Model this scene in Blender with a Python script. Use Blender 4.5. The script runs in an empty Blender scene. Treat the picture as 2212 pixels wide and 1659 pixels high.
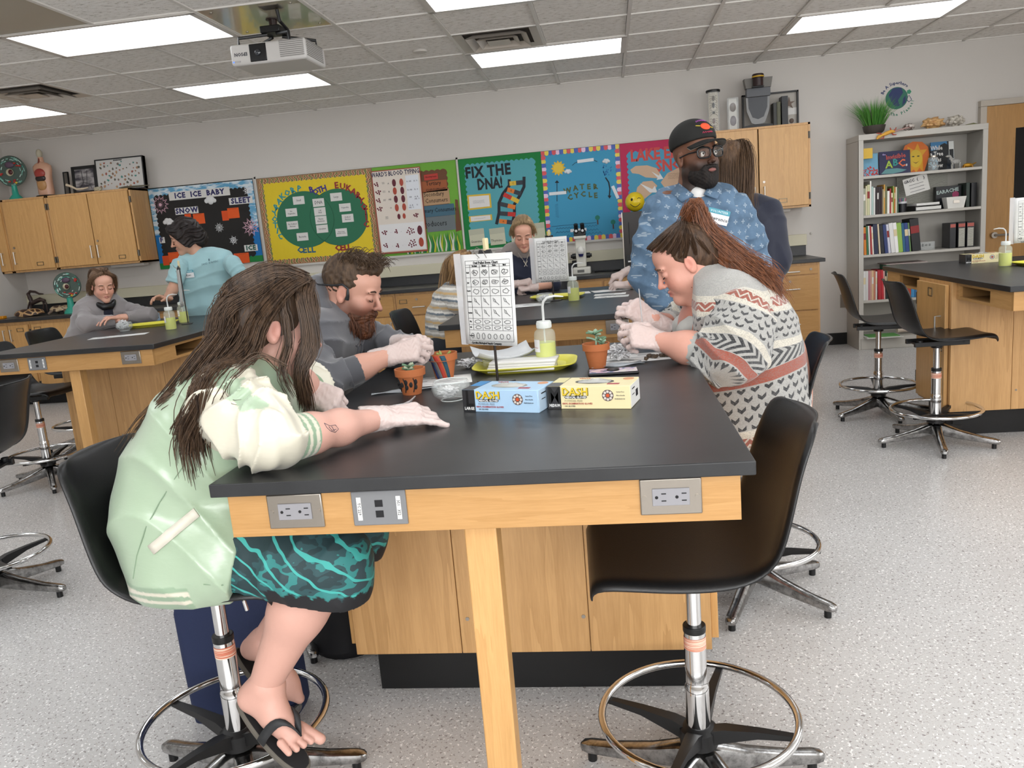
import bpy,bmesh,math,random
import numpy as np
from mathutils import Matrix,Vector,Euler
random.seed(7); np.random.seed(7)
PI = math.pi
S = bpy.context.scene
COL = S.collection

# ------------------------------------------------------------------ camera, world, exposure
CAM = np.array([0.0,0.0,1.3653]); FPX = 1738.1; IW,IH = 2212.0,1659.0
CR = np.array([0.98976827,0.11664439,-0.08217577])
CU = np.array([0.05817284,0.19600022,0.97887682])
CF = np.array([-0.13028696,0.97364162,-0.18720926])
cd = bpy.data.cameras.new('camera'); cam = bpy.data.objects.new('camera',cd); COL.objects.link(cam)
cd.sensor_width = 36.0; cd.lens = 36.0 * FPX / IW; cd.clip_start = 0.05; cd.clip_end = 60
cam.matrix_world = Matrix(((CR[0],CU[0],-CF[0],CAM[0]),(CR[1],CU[1],-CF[1],CAM[1]),(CR[2],CU[2],-CF[2],CAM[2]),(0,0,0,1)))
S.camera = cam
S.view_settings.view_transform = 'Standard'; S.view_settings.look = 'None'
S.view_settings.gamma = 1.0; S.view_settings.use_curve_mapping = False
S.view_settings.exposure = -.4
cy = S.cycles
cy.use_adaptive_sampling = True; cy.adaptive_threshold = .03; cy.max_bounces = 7; cy.diffuse_bounces = 4; cy.glossy_bounces = 3
cy.transmission_bounces = 6; cy.transparent_max_bounces = 10; cy.caustics_reflective = False; cy.caustics_refractive = False; cy.sample_clamp_indirect = 6
LAMP = 6.6            # radiance of the ceiling lamps' diffusers
wd = bpy.data.worlds.new('world'); S.world = wd; wd.use_nodes = True
wd.node_tree.nodes['Background'].inputs[0].default_value = (0.9,0.92,1,1)
wd.node_tree.nodes['Background'].inputs[1].default_value = 0.3

def fill_light(name,loc,rot,sx,sy,power):
    ld = bpy.data.lights.new(name,'AREA'); ld.shape = 'RECTANGLE'; ld.size = sx; ld.size_y = sy; ld.energy = power; ld.color = (.97,.985,1)
    lo = bpy.data.objects.new(name,ld); COL.objects.link(lo); lo.location = loc; lo.rotation_euler = rot; return lo
# area lights added at right and rear to lift ceiling and walls; windows assumed
fill_light('right_fill_light',(4.55,2.6,1.75),(0,PI / 2,0),1.5,5.2,110)  # added for the brighter right side, from an assumed unseen source
fill_light('rear_fill_light',(.8,-2.45,1.75),(PI / 2,0,0),6.0,1.5,300)  # unseen, added to brighten the back wall and cabinet fronts

def at(px,py,X=None,Y=None,Z=None):
    """point of the place seen at a pixel of the photograph, on the plane X, Y or Z"""
    d = CF + CR * (px - IW / 2) / FPX - CU * (py - IH / 2) / FPX
    t = X / d[0] if X is not None else Y / d[1] if Y is not None else (Z - CAM[2]) / d[2]
    return tuple(CAM + t * d)

# ------------------------------------------------------------------ materials
def lin(c):
    if isinstance(c,str): c = tuple(int(c[i:i + 2],16) for i in (0,2,4))
    return tuple(((x / 255) / 12.92 if x / 255 <= 0.04045 else ((x / 255 + 0.055) / 1.055) ** 2.4) for x in c[:3]) + (1.0,)
class NT:
    def __init__(s,name):
        s.m = bpy.data.materials.new(name); s.m.use_nodes = True; s.t = s.m.node_tree
        s.b = s.t.nodes['Principled BSDF']; s._tc = None
    def n(s,typ,**k):
        nd = s.t.nodes.new('ShaderNode' + typ)
        for a,v in k.items():
            if a.startswith('i_'):
                key = a[2:]; nd.inputs[int(key) if key.isdigit() else key.replace('_',' ')].default_value = v
            else: setattr(nd,a,v)
        return nd
    def l(s,a,b): s.t.links.new(a,b)
    def obj(s):
        if not s._tc: s._tc = s.n('TexCoord')
        return s._tc.outputs['Object']
    def map(s,scale=(1,1,1),rot=(0,0,0),src=None):
        m = s.n('Mapping'); m.inputs['Scale'].default_value = scale; m.inputs['Rotation'].default_value = rot
        s.l(src or s.obj(),m.inputs['Vector']); return m.outputs[0]
    def noise(s,vec,scale,detail=3,rough=.5):
        nd = s.n('TexNoise'); nd.inputs['Scale'].default_value = scale; nd.inputs['Detail'].default_value = detail
        nd.inputs['Roughness'].default_value = rough; s.l(vec,nd.inputs['Vector']); return nd.outputs[0]
    def ramp(s,fac,stops,interp='LINEAR'):
        r = s.n('ValToRGB'); e = r.color_ramp; e.interpolation = interp
        while len(e.elements) < len(stops): e.elements.new(.5)
        for i,(p,c) in enumerate(stops): e.elements[i].position = p; e.elements[i].color = lin(c)
        s.l(fac,r.inputs[0]); return r.outputs[0]
    def mix(s,fac,a,b,mode='MIX'):
        m = s.n('Mix',data_type='RGBA',blend_type=mode)
        for v,i in ((fac,0),(a,6),(b,7)):
            if hasattr(v,'is_linked'): s.l(v,m.inputs[i])
            else: m.inputs[i].default_value = v
        return m.outputs[2]
    def math(s,op,a,b=0.0,c=0.0):
        m = s.n('Math',operation=op)
        for v,i in ((a,0),(b,1),(c,2)):
            if hasattr(v,'is_linked'): s.l(v,m.inputs[i])
            else: m.inputs[i].default_value = v
        return m.outputs[0]
    def bump(s,h,strength=.3,dist=.002):
        b = s.n('Bump'); b.inputs['Strength'].default_value = strength; b.inputs['Distance'].default_value = dist
        s.l(h,b.inputs['Height']); s.l(b.outputs[0],s.b.inputs['Normal'])
    def col(s,c):
        if hasattr(c,'is_linked'): s.l(c,s.b.inputs['Base Color'])
        else: s.b.inputs['Base Color'].default_value = lin(c)
    def set(s,**k):
        for a,v in k.items(): s.b.inputs[a.replace('_',' ')].default_value = v
_mc = {}
def plain(name,c,rough=.5,metal=0,spec=.5,alpha=1,trans=0,ior=1.45,emit=0,coat=0,sheen=0,noise=0,bump=0,bscale=300):
    if name in _mc: return _mc[name]
    t = NT(name); t.col(c); t.set(Roughness=rough,Metallic=metal,IOR=ior)
    t.b.inputs['Specular IOR Level'].default_value = spec
    if alpha < 1: t.set(Alpha=alpha)
    if trans: t.b.inputs['Transmission Weight'].default_value = trans
    if coat: t.b.inputs['Coat Weight'].default_value = coat
    if sheen: t.b.inputs['Sheen Weight'].default_value = sheen
    if emit: t.b.inputs['Emission Color'].default_value = lin(c); t.b.inputs['Emission Strength'].default_value = emit
    if noise:
        nz = t.noise(t.obj(),12,4); L = lin(c)
        t.l(t.mix(t.math('MULTIPLY',nz,noise),L,tuple(x * .55 for x in L[:3]) + (1,)),t.b.inputs['Base Color'])
    if bump: t.bump(t.noise(t.obj(),bscale,3),.5,bump)
    _mc[name] = t.m; return t.m
def M(c,rough=.6,**k):
    """plain material looked up by colour"""
    key = 'paint_%s_%d' % (c if isinstance(c,str) else '%02x%02x%02x' % tuple(c),int(rough * 100)) + ''.join('_%s%s' % (a,v) for a,v in sorted(k.items()))
    return plain(key,c,rough,**k)

def wood(name,c1,c2,axis='z',rough=.38,scale=1.0,grain=1.0):
    t = NT(name)
    st = {'z': (9,9,.55),'x': (.55,9,9),'y': (9,.55,9)}[axis]
    v = t.map(tuple(x * scale for x in st))
    geo = t.n('ObjectInfo'); sh = t.n('VectorMath',operation='ADD'); t.l(v,sh.inputs[0])
    rv = t.n('CombineXYZ'); t.l(t.math('MULTIPLY',geo.outputs['Random'],37.0),rv.inputs[0]); t.l(t.math('MULTIPLY',geo.outputs['Random'],11.0),rv.inputs[2]); t.l(rv.outputs[0],sh.inputs[1])
    n1 = t.noise(sh.outputs[0],1.1,4,.55)
    w = t.math('FRACT',t.math('MULTIPLY',n1,7.0))
    fine = t.map(tuple(x * scale * 9 for x in st)); n2 = t.noise(fine,3,3,.6)
    f = t.math('ADD',t.math('MULTIPLY',w,.28 * grain),t.math('MULTIPLY',n2,.75))
    c = t.ramp(f,[(.2,c2),(.75,c1)])
    t.col(c); t.set(Roughness=rough); t.b.inputs['Coat Weight'].default_value = .15; t.b.inputs['Coat Roughness'].default_value = .25
    return t.m

# ------------------------------------------------------------------ mesh builder
class MB:
    def __init__(s): s.v = []; s.f = []; s.m = []; s.uv = None
    def add(s,vs,fs,mi=0):
        o = len(s.v); s.v += [tuple(p) for p in vs]; s.f += [tuple(i + o for i in f) for f in fs]; s.m += [mi] * len(fs); return s
    def box(s,x0,x1,y0,y1,z0,z1,mi=0,T=None):
        vs = [(x0,y0,z0),(x1,y0,z0),(x1,y1,z0),(x0,y1,z0),(x0,y0,z1),(x1,y0,z1),(x1,y1,z1),(x0,y1,z1)]
        if T is not None: vs = [tuple(T @ Vector(p)) for p in vs]
        return s.add(vs,[(0,3,2,1),(4,5,6,7),(0,1,5,4),(1,2,6,5),(2,3,7,6),(3,0,4,7)],mi)
    def cyl(s,p0,p1,r0,r1=None,n=16,mi=0,cap=True):
        r1 = r0 if r1 is None else r1
        p0,p1 = Vector(p0),Vector(p1); a = (p1 - p0).normalized(); u = a.orthogonal().normalized(); w = a.cross(u)
        vs = []
        for p,r in ((p0,r0),(p1,r1)):
            for i in range(n):
                t = 2 * PI * i / n; vs.append(p + u * (r * math.cos(t)) + w * (r * math.sin(t)))
        fs = [(i,(i + 1) % n,n + (i + 1) % n,n + i) for i in range(n)]
        if cap: fs += [tuple(range(n - 1,-1,-1)),tuple(range(n,2 * n))]
        return s.add(vs,fs,mi)
    def tube(s,pts,r,n=8,mi=0,closed=False,cap=True):
        P = [Vector(p) for p in pts]; N = len(P); rs = r if isinstance(r,(list,tuple)) else [r] * N
        vs = []; up = None
        for i in range(N):
            a = P[(i + 1) % N] if (closed or i < N - 1) else P[i]; b = P[i - 1] if (closed or i > 0) else P[i]
            d = (a - b); d = d.normalized() if d.length > 1e-9 else Vector((0,0,1))
            if up is None: up = d.orthogonal().normalized()
            up = (up - d * up.dot(d)); up = up.normalized() if up.length > 1e-6 else d.orthogonal().normalized()
            w = d.cross(up)
            for k in range(n):
                t = 2 * PI * k / n; vs.append(P[i] + up * (rs[i] * math.cos(t)) + w * (rs[i] * math.sin(t)))
        fs = []
        for i in range(N if closed else N - 1):
            j = (i + 1) % N
            for k in range(n): fs.append((i * n + k,i * n + (k + 1) % n,j * n + (k + 1) % n,j * n + k))
        if cap and not closed: fs += [tuple(range(n - 1,-1,-1)),tuple(range((N - 1) * n,N * n))]
        return s.add(vs,fs,mi)
    def lathe(s,prof,n=24,c=(0,0,0),mi=0,close=False):
        """prof: (r, z) from bottom up, about z through c"""
        vs = []; fs = []
        for r,z in prof:
            for k in range(n):
                t = 2 * PI * k / n; vs.append((c[0] + r * math.cos(t),c[1] + r * math.sin(t),c[2] + z))
        L = len(prof)
        for i in range(L - 1):
            for k in range(n): fs.append((i * n + k,i * n + (k + 1) % n,(i + 1) * n + (k + 1) % n,(i + 1) * n + k))
        if prof[0][0] > 1e-5 and not close: fs.append(tuple(range(n - 1,-1,-1)))
        if prof[-1][0] > 1e-5 and not close: fs.append(tuple(range((L - 1) * n,L * n)))
        return s.add(vs,fs,mi)
    def prism(s,pts,o,u,w,d,mi=0):
        """2-D outline pts in the frame (o, u, w) with thickness vector d"""
        o,u,w,d = Vector(o),Vector(u),Vector(w),Vector(d); n = len(pts)
        a = [o + u * p[0] + w * p[1] for p in pts]; b = [p + d for p in a]
        flip = (u.cross(w)).dot(d) > 0
        ar = sum(pts[i][0] * pts[(i + 1) % n][1] - pts[(i + 1) % n][0] * pts[i][1] for i in range(n)) > 0
        k = flip == ar
        fs = [tuple(range(n - 1,-1,-1)),tuple(range(n,2 * n))] if k else [tuple(range(n)),tuple(range(2 * n - 1,n - 1,-1))]
        for i in range(n):
            j = (i + 1) % n; fs.append((i,j,n + j,n + i) if k else (j,i,n + i,n + j))
        return s.add(a + b,fs,mi)
    def ball(s,c,r,n=12,mi=0,T=None):
        rx,ry,rz = r if isinstance(r,(tuple,list)) else (r,r,r); vs = []; fs = []; m = n // 2 + 1
        for i in range(1,m):
            ph = PI * i / m
            for k in range(n):
                t = 2 * PI * k / n; p = Vector((rx * math.sin(ph) * math.cos(t),ry * math.sin(ph) * math.sin(t),rz * math.cos(ph)))
                vs.append((T @ p if T is not None else p) + Vector(c))
        for z in (rz,-rz):
            p = Vector((0,0,z)); vs.append((T @ p if T is not None else p) + Vector(c))
        for i in range(m - 2):
            for k in range(n): fs.append((i * n + k,(i + 1) * n + k,(i + 1) * n + (k + 1) % n,i * n + (k + 1) % n))
        t0,b0 = len(vs) - 2,len(vs) - 1
        for k in range(n): fs.append((t0,k,(k + 1) % n)); fs.append((b0,(m - 2) * n + (k + 1) % n,(m - 2) * n + k))
        return s.add(vs,fs,mi)
    def grid(s,P,mi=0,close_u=False):
        """P: rows of points"""
        R_,C_ = len(P),len(P[0]); vs = [p for r in P for p in r]; fs = []
        for i in range(R_ - 1):
            for j in range(C_ if close_u else C_ - 1):
                k = (j + 1) % C_; fs.append((i * C_ + j,i * C_ + k,(i + 1) * C_ + k,(i + 1) * C_ + j))
        return s.add(vs,fs,mi)

_base = {}
def worldloc(o):
    v = Vector((0,0,0))
    while o is not None: v += Vector(_base.get(o.name,(0,0,0))); o = o.parent
    return v
def place(o,parent,loc=None):
    COL.objects.link(o)
    if parent is not None: o.parent = parent
    if loc is not None: o.location = loc
def mesh_of(name,mb,mats,smooth=40,off=None):
    me = bpy.data.meshes.new(name)
    vs = mb.v if off is None else [(p[0] - off[0],p[1] - off[1],p[2] - off[2]) for p in mb.v]
    me.from_pydata(vs,[],mb.f); mats = mats if isinstance(mats,(list,tuple)) else [mats]
    for m in mats: me.materials.append(m)
    if len(mats) > 1: me.polygons.foreach_set('material_index',mb.m)
    if smooth:
        me.shade_smooth(); me.set_sharp_from_angle(angle=math.radians(smooth))
    me.update(); return me
def obj(name,mb,mats,parent=None,smooth=40,bev=0,seg=2,local=False,label=None,solid=0):
    """one mesh object; vertices are in world space unless local (then in the parent's frame)"""
    off = None if (local or parent is None) else worldloc(parent)
    me = mb if isinstance(mb,bpy.types.Mesh) else mesh_of(name,mb,mats,smooth,off)
    o = bpy.data.objects.new(name,me); place(o,parent)
    if bev:
        b = o.modifiers.new('bevel','BEVEL'); b.width = bev; b.segments = seg; b.limit_method = 'ANGLE'; b.angle_limit = math.radians(35); b.use_clamp_overlap = True
    if solid:
        b = o.modifiers.new('solid','SOLIDIFY'); b.thickness = solid; b.offset = 0
    if label: o['label'] = label
    return o
def thing(name,label,cat,loc=(0,0,0),rz=0,group=None):
    o = bpy.data.objects.new(name,None); COL.objects.link(o); o.location = loc; o.rotation_euler = (0,0,rz)
    o.empty_display_size = .1; o['label'] = label; o['category'] = cat
    if group: o['group'] = group
    _base[o.name] = tuple(loc); return o
def single(name,mb,mats,label,cat,loc=(0,0,0),rz=0,group=None,bev=0,smooth=40,seg=2,solid=0):
    """a thing that is one mesh, built in local coordinates"""
    o = obj(name,mb,mats,None,smooth,bev,seg,solid=solid); o.location = loc; o.rotation_euler = (0,0,rz)
    o['label'] = label; o['category'] = cat
    if group: o['group'] = group
    return o
def struct(name,mb,mats,parent=None,bev=0,smooth=40):
    o = obj(name,mb,mats,parent,smooth,bev)
    if parent is None: o['kind'] = 'structure'
    return o
def dup(root,loc,rz=None,label=None,group=None):
    r = root.copy(); COL.objects.link(r); r.location = loc
    if rz is not None: r.rotation_euler = (0,0,rz)
    if label: r['label'] = label
    if group: r['group'] = group
    for ch in list(root.children):
        c = ch.copy(); COL.objects.link(c); c.parent = r
        for g in list(ch.children):
            d = g.copy(); COL.objects.link(d); d.parent = c
    return r
_fonts = {}
def text_mesh(txt,size,mat,**k):
    me = _tm(txt,size,**k); me.materials.clear(); me.materials.append(mat); return me
def text(txt,size,mat,o,u,w,parent=None,name='lettering',rot=0,local=False,**k):
    """flat lettering with its centre at o, reading along u with up w (world), or local when parent rotates"""
    me = text_mesh(txt,size,mat,**k); u = Vector(u).normalized(); w = Vector(w).normalized(); nrm = u.cross(w)
    if rot:
        q = Matrix.Rotation(rot,3,nrm); u = q @ u; w = q @ w
    ob = bpy.data.objects.new(name,me)
    off = worldloc(parent) if (parent is not None and not local) else Vector((0,0,0))
    Mx = Matrix(((u.x,w.x,nrm.x,o[0] - off.x),(u.y,w.y,nrm.y,o[1] - off.y),(u.z,w.z,nrm.z,o[2] - off.z),(0,0,0,1)))
    place(ob,parent); ob.matrix_local = Mx; return ob
def mb_mesh(mb,me,Mx,mi=0):
    """append an existing mesh into a builder"""
    mb.add([tuple(Mx @ v.co) for v in me.vertices],[tuple(p.vertices) for p in me.polygons],mi)
def frame(o,u,w):
    u = Vector(u).normalized(); w = Vector(w).normalized(); n = u.cross(w)
    return Matrix(((u.x,w.x,n.x,o[0]),(u.y,w.y,n.y,o[1]),(u.z,w.z,n.z,o[2]),(0,0,0,1)))
def add_text(mb,txt,size,o,u,w,mi=0,**k):
    me = _tm(txt,size,**k)
    mb_mesh(mb,me,frame(o,u,w),mi); bpy.data.meshes.remove(me)
def _tm(txt,size,**k):
    cu = bpy.data.curves.new('text','FONT'); cu.body = txt; cu.size = size; cu.extrude = k.get('depth',.0004); cu.offset = k.get('bold',0)
    cu.align_x = k.get('align','CENTER'); cu.align_y = 'CENTER'; cu.resolution_u = k.get('res',1); cu.space_character = k.get('spacing',1); cu.shear = k.get('shear',0)
    o = bpy.data.objects.new('text',cu); COL.objects.link(o)
    dg = bpy.context.evaluated_depsgraph_get(); dg.update()
    me = bpy.data.meshes.new_from_object(o.evaluated_get(dg)); bpy.data.objects.remove(o); bpy.data.curves.remove(cu)
    sx = k.get('sx',1)
    if sx != 1:
        for v in me.vertices: v.co.x *= sx
    return me
def rgon(n,r,c=(0,0),ph=0,ry=None):
    ry = ry or r
    return [(c[0] + r * math.cos(ph + 2 * PI * i / n),c[1] + ry * math.sin(ph + 2 * PI * i / n)) for i in range(n)]
# ------------------------------------------------------------------ room
HC = 2.703; YB = 8.166; XL = -6.33; XR = 4.7; YF = -2.6
GX0 = -5.884; GY0 = 7.62; TT = 0.61
def mat_wall():
    t = NT('wall_paint'); t.col('cdc8c2'); t.set(Roughness=.62); t.bump(t.noise(t.obj(),220,3),.25,.001); return t.m
def mat_floor():
    t = NT('flecked_floor')
    v = t.obj(); n1 = t.noise(v,95,2,.6); n2 = t.noise(t.map(rot=(0,0,1),src=v),150,2,.5); n3 = t.noise(v,1.2,4)
    base = t.ramp(n3,[(.3,'bfbdbb'),(.7,'cac9c8')])
    vor = t.n('TexVoronoi'); vor.inputs['Scale'].default_value = 150; t.l(v,vor.inputs['Vector'])
    m1 = t.ramp(n1,[(.60,'000000'),(.66,'ffffff')]); m2 = t.ramp(n2,[(.62,'000000'),(.68,'ffffff')])
    c = t.mix(t.math('MULTIPLY',m1,.75),base,lin('6d6260')); c = t.mix(t.math('MULTIPLY',m2,.7),c,lin('9d8f88'))
    m3 = t.ramp(t.noise(t.map(rot=(.4,0,2),src=v),120,1,.5),[(.63,'000000'),(.68,'ffffff')])
    c = t.mix(t.math('MULTIPLY',m3,.9),c,lin('f2f0ee'))
    t.col(c); t.set(Roughness=.27); t.b.inputs['Specular IOR Level'].default_value = .45
    t.bump(t.noise(v,14,2),.05,.004); return t.m
def mat_tile():
    t = NT('fissured_tile'); v = t.obj()
    oi = t.n('ObjectInfo'); ad = t.n('VectorMath',operation='ADD'); t.l(v,ad.inputs[0]); cb = t.n('CombineXYZ')
    t.l(t.math('MULTIPLY',oi.outputs['Random'],9.0),cb.inputs[0]); t.l(t.math('MULTIPLY',oi.outputs['Random'],5.0),cb.inputs[1]); t.l(cb.outputs[0],ad.inputs[1])
    a = t.noise(t.map((26,62,26),(0,0,.5),ad.outputs[0]),1,3,.6); b = t.noise(t.map((140,170,100),src=ad.outputs[0]),1,2,.5)
    f = t.math('ADD',t.math('MULTIPLY',a,.75),t.math('MULTIPLY',b,.3))
    c = t.ramp(f,[(.36,'aaa49c'),(.44,'e8e4de'),(.6,'f6f3ef')]); t.col(c); t.set(Roughness=.9)
    t.bump(f,.6,.004); return t.m
def mat_diffuser():
    t = NT('lamp_diffuser'); v = t.obj()
    ck = t.n('TexVoronoi'); ck.inputs['Scale'].default_value = 75; ck.inputs['Randomness'].default_value = 0; t.l(v,ck.inputs['Vector'])
    big = t.noise(t.map((1.2,9,1)),1.0,2)
    f = t.math('MULTIPLY',t.math('ADD',.78,t.math('MULTIPLY',t.ramp(ck.outputs['Distance'],[(0,'ffffff'),(.7,'808080')]),.28)),t.math('ADD',.75,t.math('MULTIPLY',big,.5)))
    t.col('e8ecf2'); t.set(Roughness=.3)
    t.b.inputs['Emission Color'].default_value = (.93,.965,1,1); t.l(t.math('MULTIPLY',f,LAMP),t.b.inputs['Emission Strength']); return t.m
WALL = mat_wall(); FLOOR = mat_floor(); TILE = mat_tile(); DIFF = mat_diffuser()
TBAR = plain('ceiling_bar','dedad4',.5); WHITE_METAL = plain('white_metal','cfcac4',.4)
GAP = plain('dark_gap','4a443f',.9)
MAPLE = wood('maple_upright','d2a368','bd8f55','z'); MAPLE_H = wood('maple_level','c0935c','ad8048','x',grain=.8); MAPLE_Y = wood('maple_depth','cfa169','bb8c52','y',grain=.8)
MAPLE_P = wood('maple_panel','cfa26c','b88c58','z',rough=.42,scale=.75,grain=1.3)
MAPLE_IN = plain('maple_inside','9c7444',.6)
TOP = NT('black_worktop'); TOP.col(TOP.ramp(TOP.noise(TOP.obj(),5,5,.65),[(.35,'1f2022'),(.65,'2a2b2d')])); TOP.set(Roughness=.36); TOP.b.inputs['Specular IOR Level'].default_value = .55
TOP.bump(TOP.noise(TOP.obj(),30,3),.04,.002); TOP = TOP.m
BLACK = plain('black_base','0f0f10',.45); STEEL = plain('brushed_steel','a39c93',.32,1); CHROME = plain('chrome','d9d9d9',.09,1)
PULL = plain('pull_metal','c9c6c0',.3,.8); DARKPL = plain('black_plastic','121213',.42); CREAM = plain('cream_enamel','cfc9b0',.45)
WHITEP = plain('white_plastic','e4e2de',.45); PAPER = plain('white_paper','e2e2e0',.8); INK = plain('black_ink','1a1a1c',.8)

struct('floor',MB().box(XL,XR,YF,YB,-.1,0),FLOOR)
struct('wall_back',MB().box(XL,XR,YB,YB + .1,0,HC + .1),WALL)
struct('wall_left',MB().box(XL - .1,XL,YF,YB + .1,0,HC + .1),WALL)
struct('wall_right',MB().box(XR,XR + .1,YF,YB + .1,0,HC + .1),WALL)
struct('wall_front',MB().box(XL,XR,YF - .1,YF,0,HC + .1),WALL)
ceil = struct('ceiling',MB().box(XL,XR,YF,YB,HC + .03,HC + .1),GAP)
b = MB()
xs = [GX0 + TT * i for i in range(-1,19)]; ys = [GY0 - TT * j for j in range(0,17)]
for x in xs:
    if XL < x < XR: b.box(x - .012,x + .012,YF,YB,HC,HC + .03)
for y in ys: b.box(XL,XR,y - .0045,y + .0045,HC + .001,HC + .03)
b.box(XL,XR,YB - .015,YB,HC,HC + .02)
obj('ceiling_grid',b,TBAR,ceil)
LC = [(0,2),(4,6),(8,10),(12,14)]; LR = [2,5,8,11,14]      # lamp columns and rows of the ceiling grid
skip = {}
for a,c in LC:
    for r in LR: skip[(a,r)] = skip[(a + 1,r)] = 1
vents = [(8,3),(2,3)]
for v in vents: skip[v] = 1
skip[(6,5)] = 1; skip[(4,6)] = 1
tm = mesh_of('ceiling_tile',MB().box(-.2905,.2905,-.298,.298,.009,.029),TILE)
tmw = None; rest = MB(); cnt = 0
for i in range(-1,18):
    for j in range(0,17):
        if (i,j) in skip: continue
        xa,xb_ = max(GX0 + TT * i,XL),min(GX0 + TT * (i + 1),XR)
        ya,yb_ = (GY0 - TT * j,GY0 - TT * (j - 1)) if j > 0 else (GY0,YB)
        ya = max(ya,YF)
        if xb_ - xa < .05: continue
        full = abs(xb_ - xa - TT) < .01 and abs(yb_ - ya - TT) < .01
        if j <= 7 and full:
            o = obj('ceiling_tile',tm,None,ceil); o.location = ((xa + xb_) / 2,(ya + yb_) / 2,HC - .0)
        elif j <= 7: obj('ceiling_tile',MB().box(xa + .014,xb_ - .014,ya + .006,yb_ - .006,HC + .009,HC + .029),TILE,ceil)
        else: rest.box(xa + .014,xb_ - .014,ya + .006,yb_ - .006,HC + .009,HC + .029)
o = obj('far_tiles',rest,TILE,ceil); o['kind'] = 'stuff'
# blank panel and mounting panel of the projector
o = obj('blank_panel',MB().box(GX0 + TT * 4 + .012,GX0 + TT * 5 - .012,GY0 - TT * 6 + .006,GY0 - TT * 5 - .006,HC + .004,HC + .02),plain('grey_panel','a9a498',.35),ceil,label='smooth grey blank ceiling panel')

# lamps
ZL = HC
def lamp(label):
    t = thing('ceiling_light',label,'light',group='ceiling lights')
    fr = MB(); w,d = TT * 2,TT
    for (x0,x1,y0,y1) in ((-w / 2,w / 2,-d / 2 + .005,-d / 2 + .035),(-w / 2,w / 2,d / 2 - .035,d / 2 - .005),(-w / 2,-w / 2 + .04,-d / 2,d / 2),(w / 2 - .04,w / 2,-d / 2,d / 2)):
        fr.box(x0,x1,y0,y1,-.004,.02)
    obj('lamp_frame',fr,WHITE_METAL,t,local=True)
    obj('diffuser',MB().box(-w / 2 + .036,w / 2 - .036,-d / 2 + .034,d / 2 - .034,0.0,.01),DIFF,t,local=True)
    return t
lt = lamp(''); first = True
ORDN = ('first','second','third','fourth','fifth')
LL = {(4,5): 'large ceiling light panel left of the projector',(8,2): 'ceiling light panel beside the square air vent, right of the projector',(4,2): 'ceiling light panel just beyond the projector',
      (0,2): 'ceiling light panel at the left edge, beyond the left air vent',(8,5): 'ceiling light panel cut by the top edge of the photo',(12,2): 'ceiling light panel at the upper right, above the bookcase wall'}
for a,c in LC:
    for r in LR:
        loc = (GX0 + TT * (a + 1),GY0 - TT * (r - .5),ZL); lab = LL.get((a,r),'ceiling light panel outside the view, %s row, %s column' % (ORDN[LR.index(r)],ORDN[LC.index((a,c))]))
        if first: lt.location = loc; lt['label'] = lab; _base[lt.name] = loc; first = False
        else: dup(lt,loc,label=lab)
# vents
def vent(i,j,label):
    cx,cy = GX0 + TT * (i + .5),GY0 - TT * (j - .5)
    t = thing('ceiling_vent',label,'vent',(cx,cy,HC),group='square ceiling vents')
    VM = plain('vent_enamel','c9c0b5',.4)
    obj('duct',MB().box(-.28,.28,-.28,.28,.022,.028),GAP,t,local=True)
    for k,(ro,ri,zo,zi) in enumerate(((.295,.235,.0,.012),(.215,.165,-.016,.014),(.145,.1,-.018,.012),(.08,.0,-.014,-.01))):
        P = []
        for rr,zz in ((ro,zo),(ri,zi),(ri,zi + .004),(ro,zo + .004)):
            P.append([(-rr,-rr,zz),(rr,-rr,zz),(rr,rr,zz),(-rr,rr,zz)])
        m = MB(); m.grid(P,close_u=True)
        obj('vent_cone',m,VM,t,local=True,smooth=20)
    return t
vent(8,3,'square ceiling air vent beside a light panel, right of the projector')
vent(2,3,'square ceiling air vent at the left edge of the photo')
sx,sy = GX0 + TT * 7.52,GY0 - TT * 2.4
single('sprinkler_cover',MB().lathe([(.0,-.012),(.05,-.011),(.055,-.006),(.05,.006)],20),WHITE_METAL,'small round white cover plate on the ceiling right of the projector','cover plate',(sx,sy,HC + .006))

# baseboards
struct('baseboard_back',MB().box(1.86,2.25,YB - .012,YB,0,.115).box(3.3,3.41,YB - .012,YB,0,.115),BLACK)
struct('baseboard_left',MB().box(XL,XL + .012,YF,7.4,0,.115),BLACK)
struct('baseboard_right',MB().box(XR - .012,XR,YF,YB,0,.115),BLACK)
# door
DW = wood('door_veneer','b98a4e','a67a43','z',rough=.45,scale=.8)
d = struct('door_1',MB().box(3.467,3.72,YB - .045,YB - .005,0,2.11).box(3.72,3.9,YB - .045,YB - .005,1.9,2.11).box(3.72,3.9,YB - .045,YB - .005,0,.95).box(3.9,4.38,YB - .045,YB - .005,0,2.11),DW)
obj('window_pane',MB().box(3.72,3.9,YB - .03,YB - .02,.95,1.9),plain('dark_glass','0c0d0f',.06),d)
obj('handle',MB().cyl((3.55,YB - .05,.95),(3.55,YB - .085,.95),.028,n=16).tube([(3.55,YB - .085,.95),(3.57,YB - .1,.95),(3.67,YB - .1,.948)],.011),STEEL,d)
fr = MB()
for r in ((3.41,3.465,0,2.111),(4.385,4.44,0,2.111),(3.41,4.44,2.112,2.165)): fr.box(r[0],r[1],YB - .06,YB,r[2],r[3])
struct('trim_1',fr,plain('door_frame_paint','b9b0a4',.5),bev=.003)

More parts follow.
